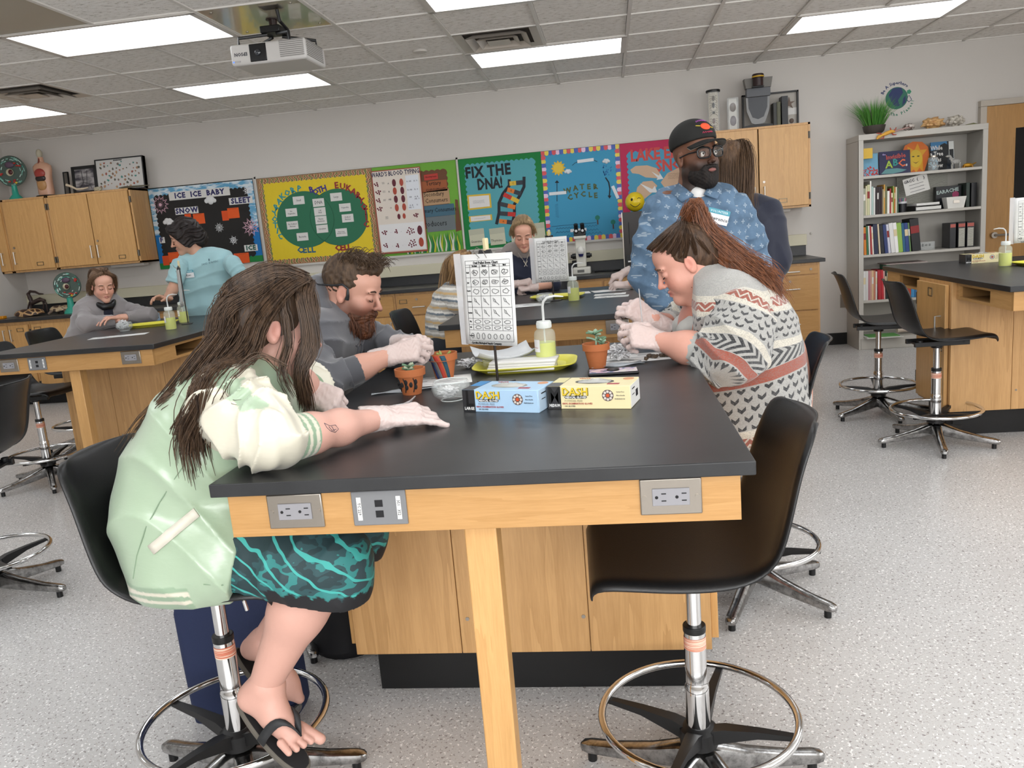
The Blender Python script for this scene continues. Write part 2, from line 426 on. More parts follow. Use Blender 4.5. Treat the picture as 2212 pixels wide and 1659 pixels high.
# ------------------------------------------------------------------ cabinet pieces
def bar_pull(p,c,L,axis='x',out=.03):
    """bar pull centred at c (on the face y=c[1]), facing -Y"""
    x,y,z = c; m = MB(); h = L / 2
    if axis == 'x':
        m.tube([(x - h,y - out,z),(x + h,y - out,z)],.0055,10); ends = ((x - h + .008,z),(x + h - .008,z))
    else:
        m.tube([(x,y - out,z - h),(x,y - out,z + h)],.0055,10); ends = ((x,z - h + .008),(x,z + h - .008))
    for ex,ez in ends: m.cyl((ex,y,ez),(ex,y - out,ez),.0045,n=8)
    return obj('handle',m,PULL,p)
def card_holder(p,c,w=.075,h=.038):
    x,y,z = c; m = MB()
    for r in ((x - w / 2,x + w / 2,z - h / 2,z - h / 2 + .005),(x - w / 2,x + w / 2,z + h / 2 - .005,z + h / 2),(x - w / 2,x - w / 2 + .005,z - h / 2,z + h / 2),(x + w / 2 - .005,x + w / 2,z - h / 2,z + h / 2)):
        m.box(r[0],r[1],y - .004,y,r[2],r[3])
    return obj('label_holder',m,plain('bronze','7b6f5a',.35,.8),p)
def lock(p,c):
    x,y,z = c; return obj('lock',MB().cyl((x,y,z),(x,y - .006,z),.011,n=14).cyl((x,y - .006,z),(x,y - .008,z),.005,n=8),STEEL,p)
def hinge(p,c):
    x,y,z = c; return obj('hinge',MB().cyl((x,y - .008,z - .03),(x,y - .008,z + .03),.006,n=8).box(x - .011,x + .011,y - .004,y,z - .03,z + .03),plain('hinge_metal','6f6a62',.35,.9),p)
def front(p,name,x0,x1,z0,z1,y,mat=None,th=.019):
    return obj(name,MB().box(x0,x1,y - th,y,z0,z1),mat or MAPLE,p,bev=.0015)

# wall cabinets, left: faces at Y 7.836
YC = 7.836
def wall_cab(label,x0,x1,doors,z0=1.352,z1=2.10,grp='wall cabinets'):
    t = thing('wall_cabinet',label,'cabinet',((x0 + x1) / 2,YB - .15,z0),group=grp)
    b = MB(); f = YC
    b.box(x0,x0 + .02,f,YB,z0,z1).box(x1 - .02,x1,f,YB,z0,z1).box(x0,x1,f,YB,z1 - .02,z1).box(x0,x1,f,YB,z0,z0 + .02).box(x0,x1,YB - .01,YB,z0,z1)
    obj('carcass',b,MAPLE_P,t,bev=.001)
    for (a,c,hx,hp,lk,ch) in doors:      # door x0, x1, handle x, hinge x, lock, card
        d = front(t,'door',a,c,z0 + .022,z1 - .022,f + .002)
        y = f - .017
        bar_pull(d,(hx,y,z0 + .15),.13,'z')
        if lk: lock(d,(hx,y,z0 + .255))
        if ch: card_holder(d,(ch,y,z0 + .075))
        for hz in (z0 + .1,z1 - .11): hinge(d,(hp,f - .001,hz))
    return t
wall_cab('two-door maple wall cabinet at the left end of the bulletin boards',-5.685,-4.76,[(-5.66,-5.232,-5.265,-5.672,0,0),(-5.222,-4.785,-5.19,-4.773,1,-4.95)])
wall_cab('single-door maple wall cabinet left of the two-door one',-6.195,-5.689,[(-6.17,-5.71,-6.13,-5.7,1,-5.87)])
wall_cab('maple wall cabinet cut by the left edge of the photo',-6.33,-6.199,[(-6.325,-6.21,-6.27,-6.318,0,0)])
wall_cab('two-door maple wall cabinet behind the man in the cap',.93,1.852,[(.955,1.386,1.35,.943,0,0),(1.396,1.828,1.434,1.84,1,1.6)])
LBL = plain('label_tape','d9d6cf',.6)
single('label_strip',MB().box(1.475,1.54,YC - .0185,YC - .0172,1.432,1.443),LBL,'small white label strip on the right wall cabinet door','label')
# under-cabinet lights
for x0,x1,lab in ((-5.2,-4.83,'slim white under-cabinet light fixture at the left'),(1.3,1.7,'slim white under-cabinet light fixture behind the man in the cap')):
    single('under_cabinet_light',MB().box(x0,x1,7.98,8.08,1.322,1.352),WHITE_METAL,lab,'light',bev=.004)

# ------------------------------------------------------------------ counter along the back wall
YK = 7.47     # face of the base cabinets
single('wall_worktop',MB().box(XL,1.872,7.43,YB,.868,.9),TOP,'long black worktop on the base cabinets along the back wall','worktop',bev=.003)
single('backsplash',MB().box(XL + .001,1.872,YB - .02,YB - .0005,.9,.992),TOP,'black upstand behind the long back worktop','backsplash')
struct('trim_2',MB().box(XL,1.872,YB - .06,YB,.994,1.098),CREAM,bev=.003)
def outlet_panel(x,z=1.045):
    t = thing('outlet_panel','cream outlet panel on the wall trunking %s' % ('beside the child in the striped shirt' if x > -3 else 'right of the girl in the grey hoodie'),'outlet',(x,YB - .06,z))
    y = YB - .06
    for dx in (-.03,.03): obj('socket',MB().cyl((x + dx,y,z + .022),(x + dx,y - .006,z + .022),.021,n=16),plain('socket_grey','77746c',.5),t)
    obj('data_plate',MB().box(x - .04,x + .04,y - .005,y,z - .04,z - .008),plain('socket_grey2','85827a',.5),t)
outlet_panel(-1.605); outlet_panel(-4.62)
for x,lab in ((-.33,'steel double outlet beside the microscope'),):
    t = thing('wall_outlet',lab,'outlet',(x,YB - .06,1.05)); y = YB - .06
    obj('cover_plate',MB().box(x - .075,x + .075,y - .005,y,1.03,1.1),STEEL,t,bev=.002)
    for dx in (-.035,.035): obj('socket',MB().cyl((x + dx,y - .005,1.065),(x + dx,y - .008,1.065),.018,n=14),plain('socket_dark','3c3a37',.5),t)
    obj('plug',MB().box(x - .05,x + .03,y - .04,y,.985,1.02),DARKPL,t,bev=.004)
single('wall_outlet',MB().box(2.19,2.26,YB - .006,YB,.36,.49).box(2.205,2.245,YB - .009,YB - .006,.385,.465),STEEL,'steel wall outlet low on the wall beside the bookcase','outlet',bev=.002)
single('wall_hook',MB().ball((1.925,YB - .01,1.1),.012,10),WHITE_METAL,'small round grey knob on the wall right of the worktop','knob')

def base_cab(label,x0,x1,kind,grp='base cabinets'):
    t = thing('base_cabinet',label,'cabinet',((x0 + x1) / 2,7.8,0),group=grp)
    b = MB().box(x0,x1,YK + .002,YB - .02,.12,.867)
    obj('carcass',b,MAPLE_P,t)
    obj('toe_kick',MB().box(x0,x1,YK + .07,YB - .02,0,.12),BLACK,t)
    y = YK - .017; w = x1 - x0
    def drawer(z0,z1,a=None,c=None,hz=None):
        a = x0 + .017 if a is None else a; c = x1 - .017 if c is None else c
        d = front(t,'drawer',a,c,z0,z1,YK + .002,MAPLE_H); m = (a + c) / 2
        if z1 - z0 < .12: bar_pull(d,(m,y,(z0 + z1) / 2 - .01),.12); lock(d,(m + .16,y,z1 - .035)); card_holder(d,(a + .07,y,(z0 + z1) / 2))
        else: bar_pull(d,(m,y,z1 - .115),.12); lock(d,(m - .02,y,z1 - .045)); card_holder(d,(a + .06,y,z1 - .06))
    def door(z0,z1,a,c,hside):
        d = front(t,'door',a,c,z0,z1,YK + .002); hx = c - .035 if hside > 0 else a + .035
        bar_pull(d,(hx,y,z1 - .1),.12,'z'); card_holder(d,(a + .07 if hside > 0 else c - .09,y,z1 - .05))
        for hz in (z0 + .08,z1 - .08): hinge(d,((a - .006) if hside > 0 else (c + .006),YK,hz))
    if kind == 'drawers': drawer(.768,.845); drawer(.452,.757); drawer(.14,.441)
    elif kind == 'file': drawer(.655,.845); door(.14,.644,x0 + .017,x1 - .017,1)
    elif kind == 'pair':
        m = (x0 + x1) / 2
        for a,c,h in ((x0 + .015,m - .012,1),(m + .012,x1 - .015,-1)): drawer(.655,.845,a,c); door(.14,.644,a,c,h)
    elif kind == 'doors':
        m = (x0 + x1) / 2
        for a,c,h in ((x0 + .015,m - .004,1),(m + .004,x1 - .015,-1)): door(.14,.835,a,c,h)
    return t
base_cab('three-drawer maple base cabinet at the right end of the worktop',1.352,1.832,'drawers')
base_cab('maple base cabinet partly hidden by the man in the cap',.45,1.348,'pair')
base_cab('maple base cabinet under the microscope',-.61,.446,'pair')
base_cab('maple base cabinet behind the blonde woman',-1.12,-.614,'file')
base_cab('maple base cabinet behind the striped-shirt child',-1.585,-1.124,'file')
base_cab('maple base cabinet with drawer and door right of the bearded man',-2.045,-1.589,'file')
base_cab('maple base cabinet behind the bearded man',-2.52,-2.049,'file')
base_cab('maple base cabinet behind the hair of the girl in the mint jacket',-3.55,-2.524,'pair')
base_cab('maple base cabinet behind the person in the light blue T-shirt',-4.6,-3.554,'pair')
base_cab('narrow-doored maple base cabinet behind the girl in the grey hoodie',-5.845,-4.604,'doors')
base_cab('maple base cabinet at the left edge of the photo',-6.33,-5.849,'doors')
# ------------------------------------------------------------------ lab tables
def outlet_plate(p,x,y,z):
    o = obj('outlet_plate',MB().prism([(-.058,-.036),(.058,-.036),(.058,.036),(-.058,.036)],(x,y,z),(1,0,0),(0,0,1),(0,-.005,0)),STEEL,p,bev=.003)
    obj('receptacle',MB().box(x - .035,x + .035,y - .0075,y,z - .017,z + .017),plain('receptacle_grey','8d8c90',.45),o,bev=.001)
    m = MB()
    for dx in (-.018,.02):
        m.cyl((x + dx - .009,y - .0082,z),(x + dx - .009,y - .007,z),.0032,n=8)
        for dz in (-.007,.007): m.box(x + dx,x + dx + .009,y - .0082,y - .007,z + dz - .001,z + dz + .001)
    obj('slots',m,INK,o); m = MB()
    for dx in (-.049,.049): m.cyl((x + dx,y - .007,z),(x + dx,y - .004,z),.004,n=10)
    obj('screw',m,STEEL,o); return o
def data_plate(p,x,y,z,words=True):
    o = obj('data_plate',MB().box(x - .056,x + .056,y - .005,y,z - .036,z + .036),plain('data_plate_grey','77787a',.5),p,bev=.003)
    m = MB().box(x - .045,x - .036,y - .0062,y - .004,z - .024,z + .024).box(x + .036,x + .045,y - .0062,y - .004,z - .024,z + .024)
    obj('label_strip',m,PAPER,o)
    m = MB()
    for dz in (-.012,.01): m.box(x - .008,x + .008,y - .0058,y - .004,z + dz - .007,z + dz + .007)
    obj('socket',m,INK,o)
    if words:
        m = MB(); add_text(m,'TC 229',.0085,(x - .0405,y - .0065,z),(0,0,-1),(1,0,0)); add_text(m,'351   352',.0085,(x + .0405,y - .0065,z),(0,0,-1),(1,0,0)); obj('lettering',m,INK,o)
    return o
def lab_table(label,L=1.81,W=1.07,body=(.66,1.14)):
    """corner (x0, y0) at the local origin"""
    t = thing('lab_table',label,'table',group='lab tables')
    obj('worktop',MB().box(0,W,0,L,.886,.914),TOP,t,bev=.0025,local=True)
    i = .026
    def lp(nm,m,mat,**k): return obj(nm,m,mat,t,local=True,**k)
    lp('apron',MB().box(i,W - i,.02,.04,.793,.886),MAPLE_H,bev=.001)
    lp('apron',MB().box(i,W - i,L - .04,L - .02,.793,.886),MAPLE_H,bev=.001)
    y0,y1 = body
    for sx in (i,W - i - .02):
        # side rails with open cubbies
        for (a,c) in ((.04,y0),(y1,L - .04)):
            ca,cb = (a + .22,c - .03) if a < .1 else (a + .03,c - .22)
            m = MB().box(sx,sx + .02,a,ca,.793,.886).box(sx,sx + .02,cb,c,.793,.886).box(sx,sx + .02,ca,cb,.868,.886).box(sx,sx + .02,ca,cb,.793,.808)
            lp('side_rail',m,MAPLE_Y)
    for (a,c) in ((.04,y0),(y1,L - .04)):
        ca,cb = (a + .22,c - .03) if a < .1 else (a + .03,c - .22)
        lp('cubby',MB().box(i + .02,W - i - .02,ca,cb,.797,.803).box(i + .02,W - i - .02,ca - .005,ca,.8,.886).box(i + .02,W - i - .02,cb,cb + .005,.8,.886).box(W / 2 - .01,W / 2 + .01,ca,cb,.8,.886),MAPLE_IN)
    # body
    lp('carcass',MB().box(-.0,W - .02,y0 + .012,y1 - .012,.15,.886),MAPLE_P)
    xs_ = (0,.325,.705,W - .02)
    for a,c in zip(xs_[:-1],xs_[1:]):
        f = lp('back_panel',MB().box(a + .001,c - .001,y0,y0 + .012,.15,.886),MAPLE_P,bev=.0015)
        lp('back_panel',MB().box(a + .001,c - .001,y1 - .012,y1,.15,.886),MAPLE_P,bev=.0015)
    s = MB()
    for x in (.35,.69): s.cyl((x,y0 - .002,.26),(x,y0,.26),.006,n=8)
    lp('screw',s,STEEL)
    lp('toe_kick',MB().box(.045,W - .06,y0 + .06,y1 - .06,0,.15),BLACK)
    for side in (-1,1):
        xf = -.002 if side < 0 else W - .018; m = MB().box(min(xf,xf + side * .02),max(xf,xf + side * .02),y0 + .03,y1 - .03,.17,.868)
        d = lp('locker_door',m,MAPLE,bev=.0015); xo = xf + side * .02
        m = MB(); hy = y0 + .09
        m.tube([(xo,hy,.69),(xo + side * .03,hy,.69),(xo + side * .03,hy,.56),(xo,hy,.56)],.005,8)
        obj('handle',m,PULL,d,local=True)
        m = MB(); hy = y0 + .24; m.box(min(xo,xo + side * .004),max(xo,xo + side * .004),hy - .03,hy + .03,.79,.795).box(min(xo,xo + side * .004),max(xo,xo + side * .004),hy - .03,hy + .03,.835,.84).box(min(xo,xo + side * .004),max(xo,xo + side * .004),hy - .03,hy - .025,.79,.84).box(min(xo,xo + side * .004),max(xo,xo + side * .004),hy + .025,hy + .03,.79,.84)
        obj('label_holder',m,plain('bronze','7b6f5a',.35,.8),d,local=True)
        obj('lock',MB().cyl((xo,y0 + .07,.5),(xo + side * .006,y0 + .07,.5),.011,n=12),STEEL,d,local=True)
        m = MB()
        for z in (.28,.76): m.cyl((xo - side * .006,y1 - .024,z - .035),(xo - side * .006,y1 - .024,z + .035),.008,n=8)
        obj('hinge',m,plain('hinge_metal','6f6a62',.35,.9),d,local=True)
    for y in (.05,L - .11): lp('leg',MB().box(W / 2 - .033,W / 2 + .033,y,y + .06,0,.793),MAPLE,bev=.003)
    for x in (.168,0.914): outlet_plate(t,x,.02,.846)
    data_plate(t,.343,.02,.846)
    return t
tbm = lab_table('near lab table with black top, the one in the foreground',L=1.6,body=(.685,1.15)); tbm.location = (-.827,1.463,0)
tb2 = lab_table('lab table behind the main one, under the blonde woman'); tb2.location = (-.9,4.05,0)
dup(tb2,(-3.585,4.12,0),label='lab table at the left, where the girl in the grey hoodie sits')
dup(tb2,(1.85,4.04,0),label='lab table at the right edge, in front of the bookcase')

# ------------------------------------------------------------------ stools
ALU = NT('polished_aluminium'); ALU.col(ALU.ramp(ALU.noise(ALU.obj(),40,4,.7),[(.3,'6d6c6b'),(.6,'b5b4b3')])); ALU.set(Metallic=1.0,Roughness=.2); ALU = ALU.m
STICK = NT('sticker_print'); _v = STICK.map((1,1,90)); STICK.col(STICK.ramp(STICK.noise(_v,6,2),[(.45,'c25a3a'),(.55,'e3cdb8')])); STICK.set(Roughness=.5,Metallic=0.0); STICK = STICK.m
SHELL = plain('black_shell','131314',.36,spec=.5,bump=.0006,bscale=500)
def shell_mesh():
    prof = [(.235,-.03),(.238,-.014),(.225,.004),(.19,.010),(.14,.006),(.08,.0),(.02,-.003),(-.04,-.002),(-.09,.004),(-.13,.018),(-.16,.042),(-.18,.072),(-.193,.114),(-.204,.155),(-.215,.197),(-.228,.238),(-.243,.275),(-.254,.298),(-.264,.31),(-.278,.313)]
    n = len(prof); rows = []
    for i,(x,z) in enumerate(prof):
        f = i / (n - 1); w = .205 + .012 * math.sin(PI * min(1,f / .55))
        if f > .5: w = .217 - .055 * ((f - .5) / .5) ** 1.6
        if f < .12: w = .185 + .02 * f / .12
        if f > .88: w -= .035 * ((f - .88) / .12) ** 1.5
        row = []; back = min(1,max(0,(f - .36) / .2)); seat = 1 - back
        for j in range(23):
            u = -1 + 2 * j / 22; a = abs(u)
            dx = .045 * back * a ** 2.2; dz = seat * (.012 * a ** 2)
            e = max(0,a - .86) / .14
            dz -= seat * .02 * e ** 1.6; dx -= back * .022 * e ** 1.5
            yy = w * (u if a < .86 else math.copysign(.86 + .14 * math.sin(min(1,e) * PI / 2) * .75,u))
            row.append((x + dx,yy,z + dz))
        rows.append(row)
    return MB().grid(rows)
def stool(label):
    t = thing('lab_stool',label,'stool',group='black lab stools')
    s = obj('seat_shell',mesh_of('seat_shell',shell_mesh(),SHELL,80),None,t,local=True); s.location = (0,0,.62)
    b = s.modifiers.new('solid','SOLIDIFY'); b.thickness = .007; b.offset = -1
    b = s.modifiers.new('sub','SUBSURF'); b.levels = 1; b.render_levels = 1
    obj('bracket',MB().box(-.13,.13,-.07,.07,.573,.583).box(-.14,.14,-.075,-.055,.565,.59).box(-.14,.14,.055,.075,.565,.59).cyl((0,0,.545),(0,0,.58),.03,n=16).cyl((.11,-.06,.578),(.11,-.06,.6),.016,n=10).cyl((-.11,-.06,.578),(-.11,-.06,.6),.016,n=10),DARKPL,t,local=True,bev=.002)
    obj('gas_lift',MB().cyl((0,0,.38),(0,0,.56),.017,n=18),CHROME,t,local=True)
    obj('collar',MB().cyl((0,0,.415),(0,0,.432),.0265,n=20),DARKPL,t,local=True,bev=.002)
    obj('column',MB().lathe([(.0285,.06),(.0285,.26),(.0285,.278),(.0262,.282),(.0255,.29),(.0255,.415)],24),CHROME,t,local=True)
    obj('warning_sticker',MB().lathe([(.0259,.375),(.0259,.405)],24,close=True),STICK,t,local=True)
    m = MB(); m.tube([(.228 * math.cos(a),.228 * math.sin(a),.2) for a in [2 * PI * k / 56 for k in range(56)]],.0095,10,closed=True)
    obj('foot_ring',m,CHROME,t,local=True)
    for k in range(4):
        a = PI / 4 + k * PI / 2; c,s_ = math.cos(a),math.sin(a); m = MB(); P = []
        for r,w,z0,z1 in ((.02,.02,.13,.165),(.06,.016,.145,.18),(.14,.011,.172,.19),(.235,.008,.186,.196)):
            P.append([(r * c - w * s_,r * s_ + w * c,z0),(r * c - w * s_,r * s_ + w * c,z1),(r * c + w * s_,r * s_ - w * c,z1),(r * c + w * s_,r * s_ - w * c,z0)])
        m.grid(P,close_u=True); m.add(P[-1],[(0,1,2,3)])
        obj('ring_spoke',m,DARKPL,t,local=True)
    obj('hub',MB().lathe([(.03,.12),(.045,.125),(.045,.165),(.031,.175)],20),DARKPL,t,local=True)
    for k in range(5):
        a = k * 2 * PI / 5 + .3; c,s_ = math.cos(a),math.sin(a); m = MB(); P = []
        for r,w,z0,z1 in ((.0,.026,.055,.125),(.05,.026,.05,.118),(.12,.022,.04,.092),(.22,.02,.03,.066),(.29,.02,.024,.055),(.308,.016,.026,.05),(.315,.008,.03,.044)):
            ring = []
            for q in range(10):
                th = 2 * PI * q / 10; ww = w * math.copysign(abs(math.cos(th)) ** .6,math.cos(th)); zz = (z0 + z1) / 2 + (z1 - z0) / 2 * math.copysign(abs(math.sin(th)) ** .6,math.sin(th))
                ring.append((r * c - ww * s_,r * s_ + ww * c,zz))
            P.append(ring)
        m.grid(P,close_u=True); m.add(P[-1],[tuple(range(10))])
        f = obj('base_leg',m,ALU,t,local=True)
        obj('glide',MB().cyl((.285 * c,.285 * s_,0),(.285 * c,.285 * s_,.028),.012,n=10),DARKPL,f,local=True)
    return t
ST = [((.143,1.765),PI + .05,'empty black lab stool in the foreground at the right corner of the near table'),
      ((-1.02,1.76),.0,'black lab stool under the girl in the mint jacket'),
      ((.44,2.80),PI - .1,'black lab stool under the woman in the patterned cardigan'),
      ((-1.2,2.62),.1,'black lab stool under the bearded man'),
      ((1.66,5.32),-.12,'empty black lab stool nearest the bookcase'),
      ((1.74,4.60),.0,'empty black lab stool in front of the locker door of the right table'),
      ((-3.68,4.62),.0,'empty black lab stool at the left table, its seat pushed under the top'),
      ((-2.68,2.92),PI + .25,'black lab stool cut by the left edge, nearest the camera'),
      ((-4.0,5.5),.0,'black lab stool under the girl in the grey hoodie'),
      ((-1.1,4.9),-.1,'black lab stool at the left side of the blonde woman\'s table'),
      ((-1.22,3.85),-.45,'black lab stool with a dark backpack on it behind the bearded man'),
      ((-.45,6.3),-PI / 2,'black lab stool under the blonde woman'),
      ((.55,5.45),PI,'black lab stool under the child in the white sleeves')]
st0 = None
for k,((x,y),rz,lab) in enumerate(ST):
    if st0 is None: st0 = stool(lab); o = st0; o.location = (x,y,0); o.rotation_euler = (0,0,rz)
    else: o = dup(st0,(x,y,0),rz,lab)
    la = math.radians(14) if k < 2 else .9 * k
    for c in o.children:       # the five-legged base and the foot ring turn freely under the seat
        if c.name.startswith('base_leg'): c.rotation_euler.z = la - rz - .3
        elif c.name.startswith('ring_spoke'): c.rotation_euler.z = la + math.radians(56) - rz - PI / 4
# ------------------------------------------------------------------ bulletin boards on the back wall
def view(s,ox,oy,Y=YB):
    def g(x,y):
        p = at(ox + x * s,oy + y * s,Y=Y); return (p[0],p[2])
    return g
def sheet(name,pts,y,mat,parent,th=.0015,label=None):
    """flat cut-out on a wall: pts are (X, Z); its back at y, facing -Y"""
    return obj(name,MB().prism(pts,(0,y,0),(1,0,0),(0,0,1),(0,-th,0)),mat,parent,label=label)
def rect(x0,x1,z0,z1): return [(x0,z0),(x1,z0),(x1,z1),(x0,z1)]
def crect(c,w,h,rot=0):
    r = math.radians(rot); co,si = math.cos(r),math.sin(r)
    return [(c[0] + a * co - b * si,c[1] + a * si + b * co) for a,b in ((-w / 2,-h / 2),(w / 2,-h / 2),(w / 2,h / 2),(-w / 2,h / 2))]
def wavy(x0,x1,z0,z1,per,amp,k=6):
    pts = []
    def edge(a,b,nx,nz):
        L = math.dist(a,b); n = max(1,round(L / per))
        for i in range(n * k):
            f = i / (n * k); d = amp * abs(math.sin(PI * f * n)); pts.append((a[0] + (b[0] - a[0]) * f + nx * d,a[1] + (b[1] - a[1]) * f + nz * d))
    edge((x0,z0),(x1,z0),0,-1); edge((x1,z0),(x1,z1),1,0); edge((x1,z1),(x0,z1),0,1); edge((x0,z1),(x0,z0),-1,0)
    return pts
def line(name,pts,y,w,mat,parent):
    m = MB(); P = [Vector((p[0],y,p[1])) for p in pts]
    L,R_ = [],[]
    for i,p in enumerate(P):
        d = (P[min(i + 1,len(P) - 1)] - P[max(i - 1,0)]).normalized(); n = Vector((-d.z,0,d.x)) * (w / 2)
        L.append(p + n); R_.append(p - n)
    m.grid([L,R_]); m.grid([[q + Vector((0,-.0012,0)) for q in R_],[q + Vector((0,-.0012,0)) for q in L]])
    m.grid([[q + Vector((0,-.0012,0)) for q in L],L]); m.grid([R_,[q + Vector((0,-.0012,0)) for q in R_]])
    return obj(name,m,mat,parent)
def words(txt,size,c,y,mat,parent,name='lettering',rot=0,**k):
    m = MB(); r = math.radians(rot)
    add_text(m,txt,size,(c[0],y,c[1]),(math.cos(r),0,math.sin(r)),(-math.sin(r),0,math.cos(r)),**k)
    return obj(name,m,mat,parent)
def letters(txt,size,cs,y,mat,parent,rots=None,name='paper_letter',**k):
    for i,ch in enumerate(txt): words(ch,size,cs[i],y,mat,parent,name,rot=(rots[i] if rots else 0),**k)
def scrawl(c,w,y,mat,parent,n=3,seed=0,h=.006,name='handwriting'):
    rnd = random.Random(seed); m = MB()
    for j in range(n):
        x = c[0] - w / 2; z = c[1] + (n - 1) * h * .9 - j * h * 1.8; P = []
        while x < c[0] + w / 2 * rnd.uniform(.7,1): P.append((x,y,z + rnd.uniform(-h / 2,h / 2))); x += h * .45
        if len(P) > 1: m.tube(P,.0009,3,cap=False)
    o = obj(name,m,mat,parent); o['kind'] = 'stuff'; return o
def snowflake(name,c,r,y,mat,parent,arms=8,holes=True,ph=0):
    m = MB()
    for k in range(arms):
        a = 2 * PI * k / arms + ph; d = (math.cos(a),math.sin(a)); n = (-d[1],d[0]); t = r * .055
        for s in (-1,1):
            pts = [(0,0),(.5,.17 * s),(1,0),(.5,(.17 * s) - .09 * s)]
            q = [(c[0] + r * (u * d[0] + v * n[0]),c[1] + r * (u * d[1] + v * n[1])) for u,v in pts]
            m.prism(q,(0,y,0),(1,0,0),(0,0,1),(0,-.001,0))
        a2 = a + PI / arms; e = (math.cos(a2),math.sin(a2))
        if holes: m.prism(crect((c[0] + e[0] * r * .5,c[1] + e[1] * r * .5),r * .26,r * .09,math.degrees(a2)),(0,y,0),(1,0,0),(0,0,1),(0,-.001,0))
    m.prism(rgon(12,r * .16,c),(0,y,0),(1,0,0),(0,0,1),(0,-.0012,0))
    return obj(name,m,mat,parent,label=None)
def cloud(name,c,s,y,mat,parent):
    m = MB()
    for dx,dz,r in ((-.9,-.1,.55),(-.3,.25,.7),(.4,.1,.75),(1.0,-.15,.5),(.1,-.3,.7)): m.ball((c[0] + dx * s,y,c[1] + dz * s),(r * s,.012,r * s),10)
    return obj(name,m,mat,parent)
def paper(c,r=.75): return M(c,r)

# 1 -- black winter board
v = view(.16276,300,330)
x0,x1,z0,z1 = -4.752,-3.6,1.262,2.105
t = thing('bulletin_board','black winter weather board with snowflakes and the words ICE ICE BABY','bulletin board',(-4.17,YB,1.262),group='bulletin boards on the back wall')
obj('backing_board',MB().box(x0,x1,YB - .012,YB - .0005,z0,z1),M('1c1b1b',.8),t)
sk = NT('cloud_border_print'); sk.col(sk.ramp(sk.noise(sk.map((7,1,22)),1.0,4,.6),[(.46,'5f9fc4'),(.56,'d5e0e6')])); sk.set(Roughness=.7)
sheet('sky_border',rect(x0,x1,1.62,z1 - .01),YB - .012,sk.m,t,.001); sheet('water_border',rect(x0,x1,z0,1.62),YB - .012,M('1570b4',.7),t,.001); sheet('grass_border',rect(x0,x1,z0,1.325),YB - .013,M('1c7f3c',.7),t,.001)
sheet('black_field',wavy(-4.69,-3.68,1.33,2.015,.045,.014),YB - .014,M('262423',.85),t,.0012)
yb = YB - .0155; NAVY = M('24225a',.5); STRIP = M('d8d6d2',.8)
for (a,b_),(w,h),txt,sz,rr in (((810,545),(905,118),'ICE  ICE  BABY',.074,6 - 5.3),((1362,635),(345,80),'SLEET',.074,0),((645,768),(345,80),'SNOW',.074,0),((1497,1262),(195,75),'ICE',.066,0)):
    c = v(a,b_); w_ = w * .16276 / 219; h_ = h * .16276 / 205 * (.55 if w > 900 else 1.0) * 1.1
    if w > 900: h_ = .085
    sheet('word_strip',crect(c,w_,h_),yb,STRIP,t); words(txt,sz,c,yb - .002,NAVY if txt != 'ICE' or w > 200 else M('2f5e52',.5),t,bold=.0035,spacing=1.15,name='paper_letters')
sheet('word_strip',crect(v(320,1160),.06,.062),yb,STRIP,t); words('F',.066,v(312,1160),yb - .002,NAVY,t,bold=.003,name='paper_letters')
snowflake('paper_snowflake',v(295,690),.098,yb,M('e0b4c4',.8),t,12); snowflake('paper_snowflake',v(1495,985),.098,yb,M('e0b4c4',.8),t,10)
snowflake('paper_snowflake',v(1450,500),.052,yb,M('dfe0e2',.8),t,8); snowflake('paper_snowflake',v(1077,993),.052,yb,M('dfe0e2',.8),t,10); snowflake('paper_snowflake',v(1265,1160),.05,yb,M('dfe0e2',.8),t,7)
for c,s in ((v(955,630),.045),(v(400,915),.042)): cloud('cotton_cloud',c,s,yb,M('dcdcdc',.95),t)
OR = M('d9501f',.75)
for (a,b_),(c_,d_),w in (((665,870),(810,875),.07),((1155,835),(1265,800),.07),((370,1430),(480,1385),.07),((1300,1400),(1400,1395),.04)):
    p1,p2 = v(a,b_),v(c_,d_)
    sheet('orange_flap',crect(p1,w,.1),yb,OR,t); sheet('orange_card',crect(p2,.125,.105),yb - .001,M('e25a22',.75),t); scrawl((p2[0],p2[1] + .042),.09,yb - .003,INK,t,1,a)

# white aluminium frame of the long board
FR = M('c6c2bb',.4)
def board_frame(name,x0,x1,z0,z1,ms=()):
    m = MB(); y0,y1 = YB - .022,YB - .0005
    m.box(x0,x1,y0,y1,z1 - .018,z1); m.box(x0,x1,y0,y1,z0,z0 + .02); m.box(x0,x0 + .018,y0,y1,z0,z1); m.box(x1 - .018,x1,y0,y1,z0,z1)
    for x in ms: m.box(x - .009,x + .009,y0,y1,z0,z1)
    return m
single('board_frame',board_frame('f',-3.575,1.3,1.185,2.115,(-1.455,)),FR,'long off-white metal frame around the row of bulletin boards','frame')
# 2 -- yellow cell board
v = view(.20344,550,340)
t = thing('bulletin_board','yellow bulletin board with two overlapping green circles comparing cell types','bulletin board',(-3.0,YB,1.2),group='bulletin boards on the back wall')
yl = NT('wrinkled_yellow_paper'); yl.col('dfc31d'); yl.set(Roughness=.6); yl.bump(yl.noise(yl.map((6,1,3)),1.5,4),.5,.02)
X0,X1 = -3.555,-2.335
obj('backing_board',MB().box(X0,X1,YB - .012,YB - .0005,1.205,2.095),M('9c7a5a',.7),t)
bd = NT('wavy_border_print'); w_ = bd.n('TexWave'); w_.inputs['Scale'].default_value = 6; w_.inputs['Distortion'].default_value = 6; bd.l(bd.map((1,1,6)),w_.inputs['Vector'])
bd.col(bd.ramp(w_.outputs[0],[(.1,'8a5a38'),(.35,'d49a6a'),(.5,'e9d8b0'),(.65,'a4503a'),(.85,'6a7a40')])); bd.set(Roughness=.35)
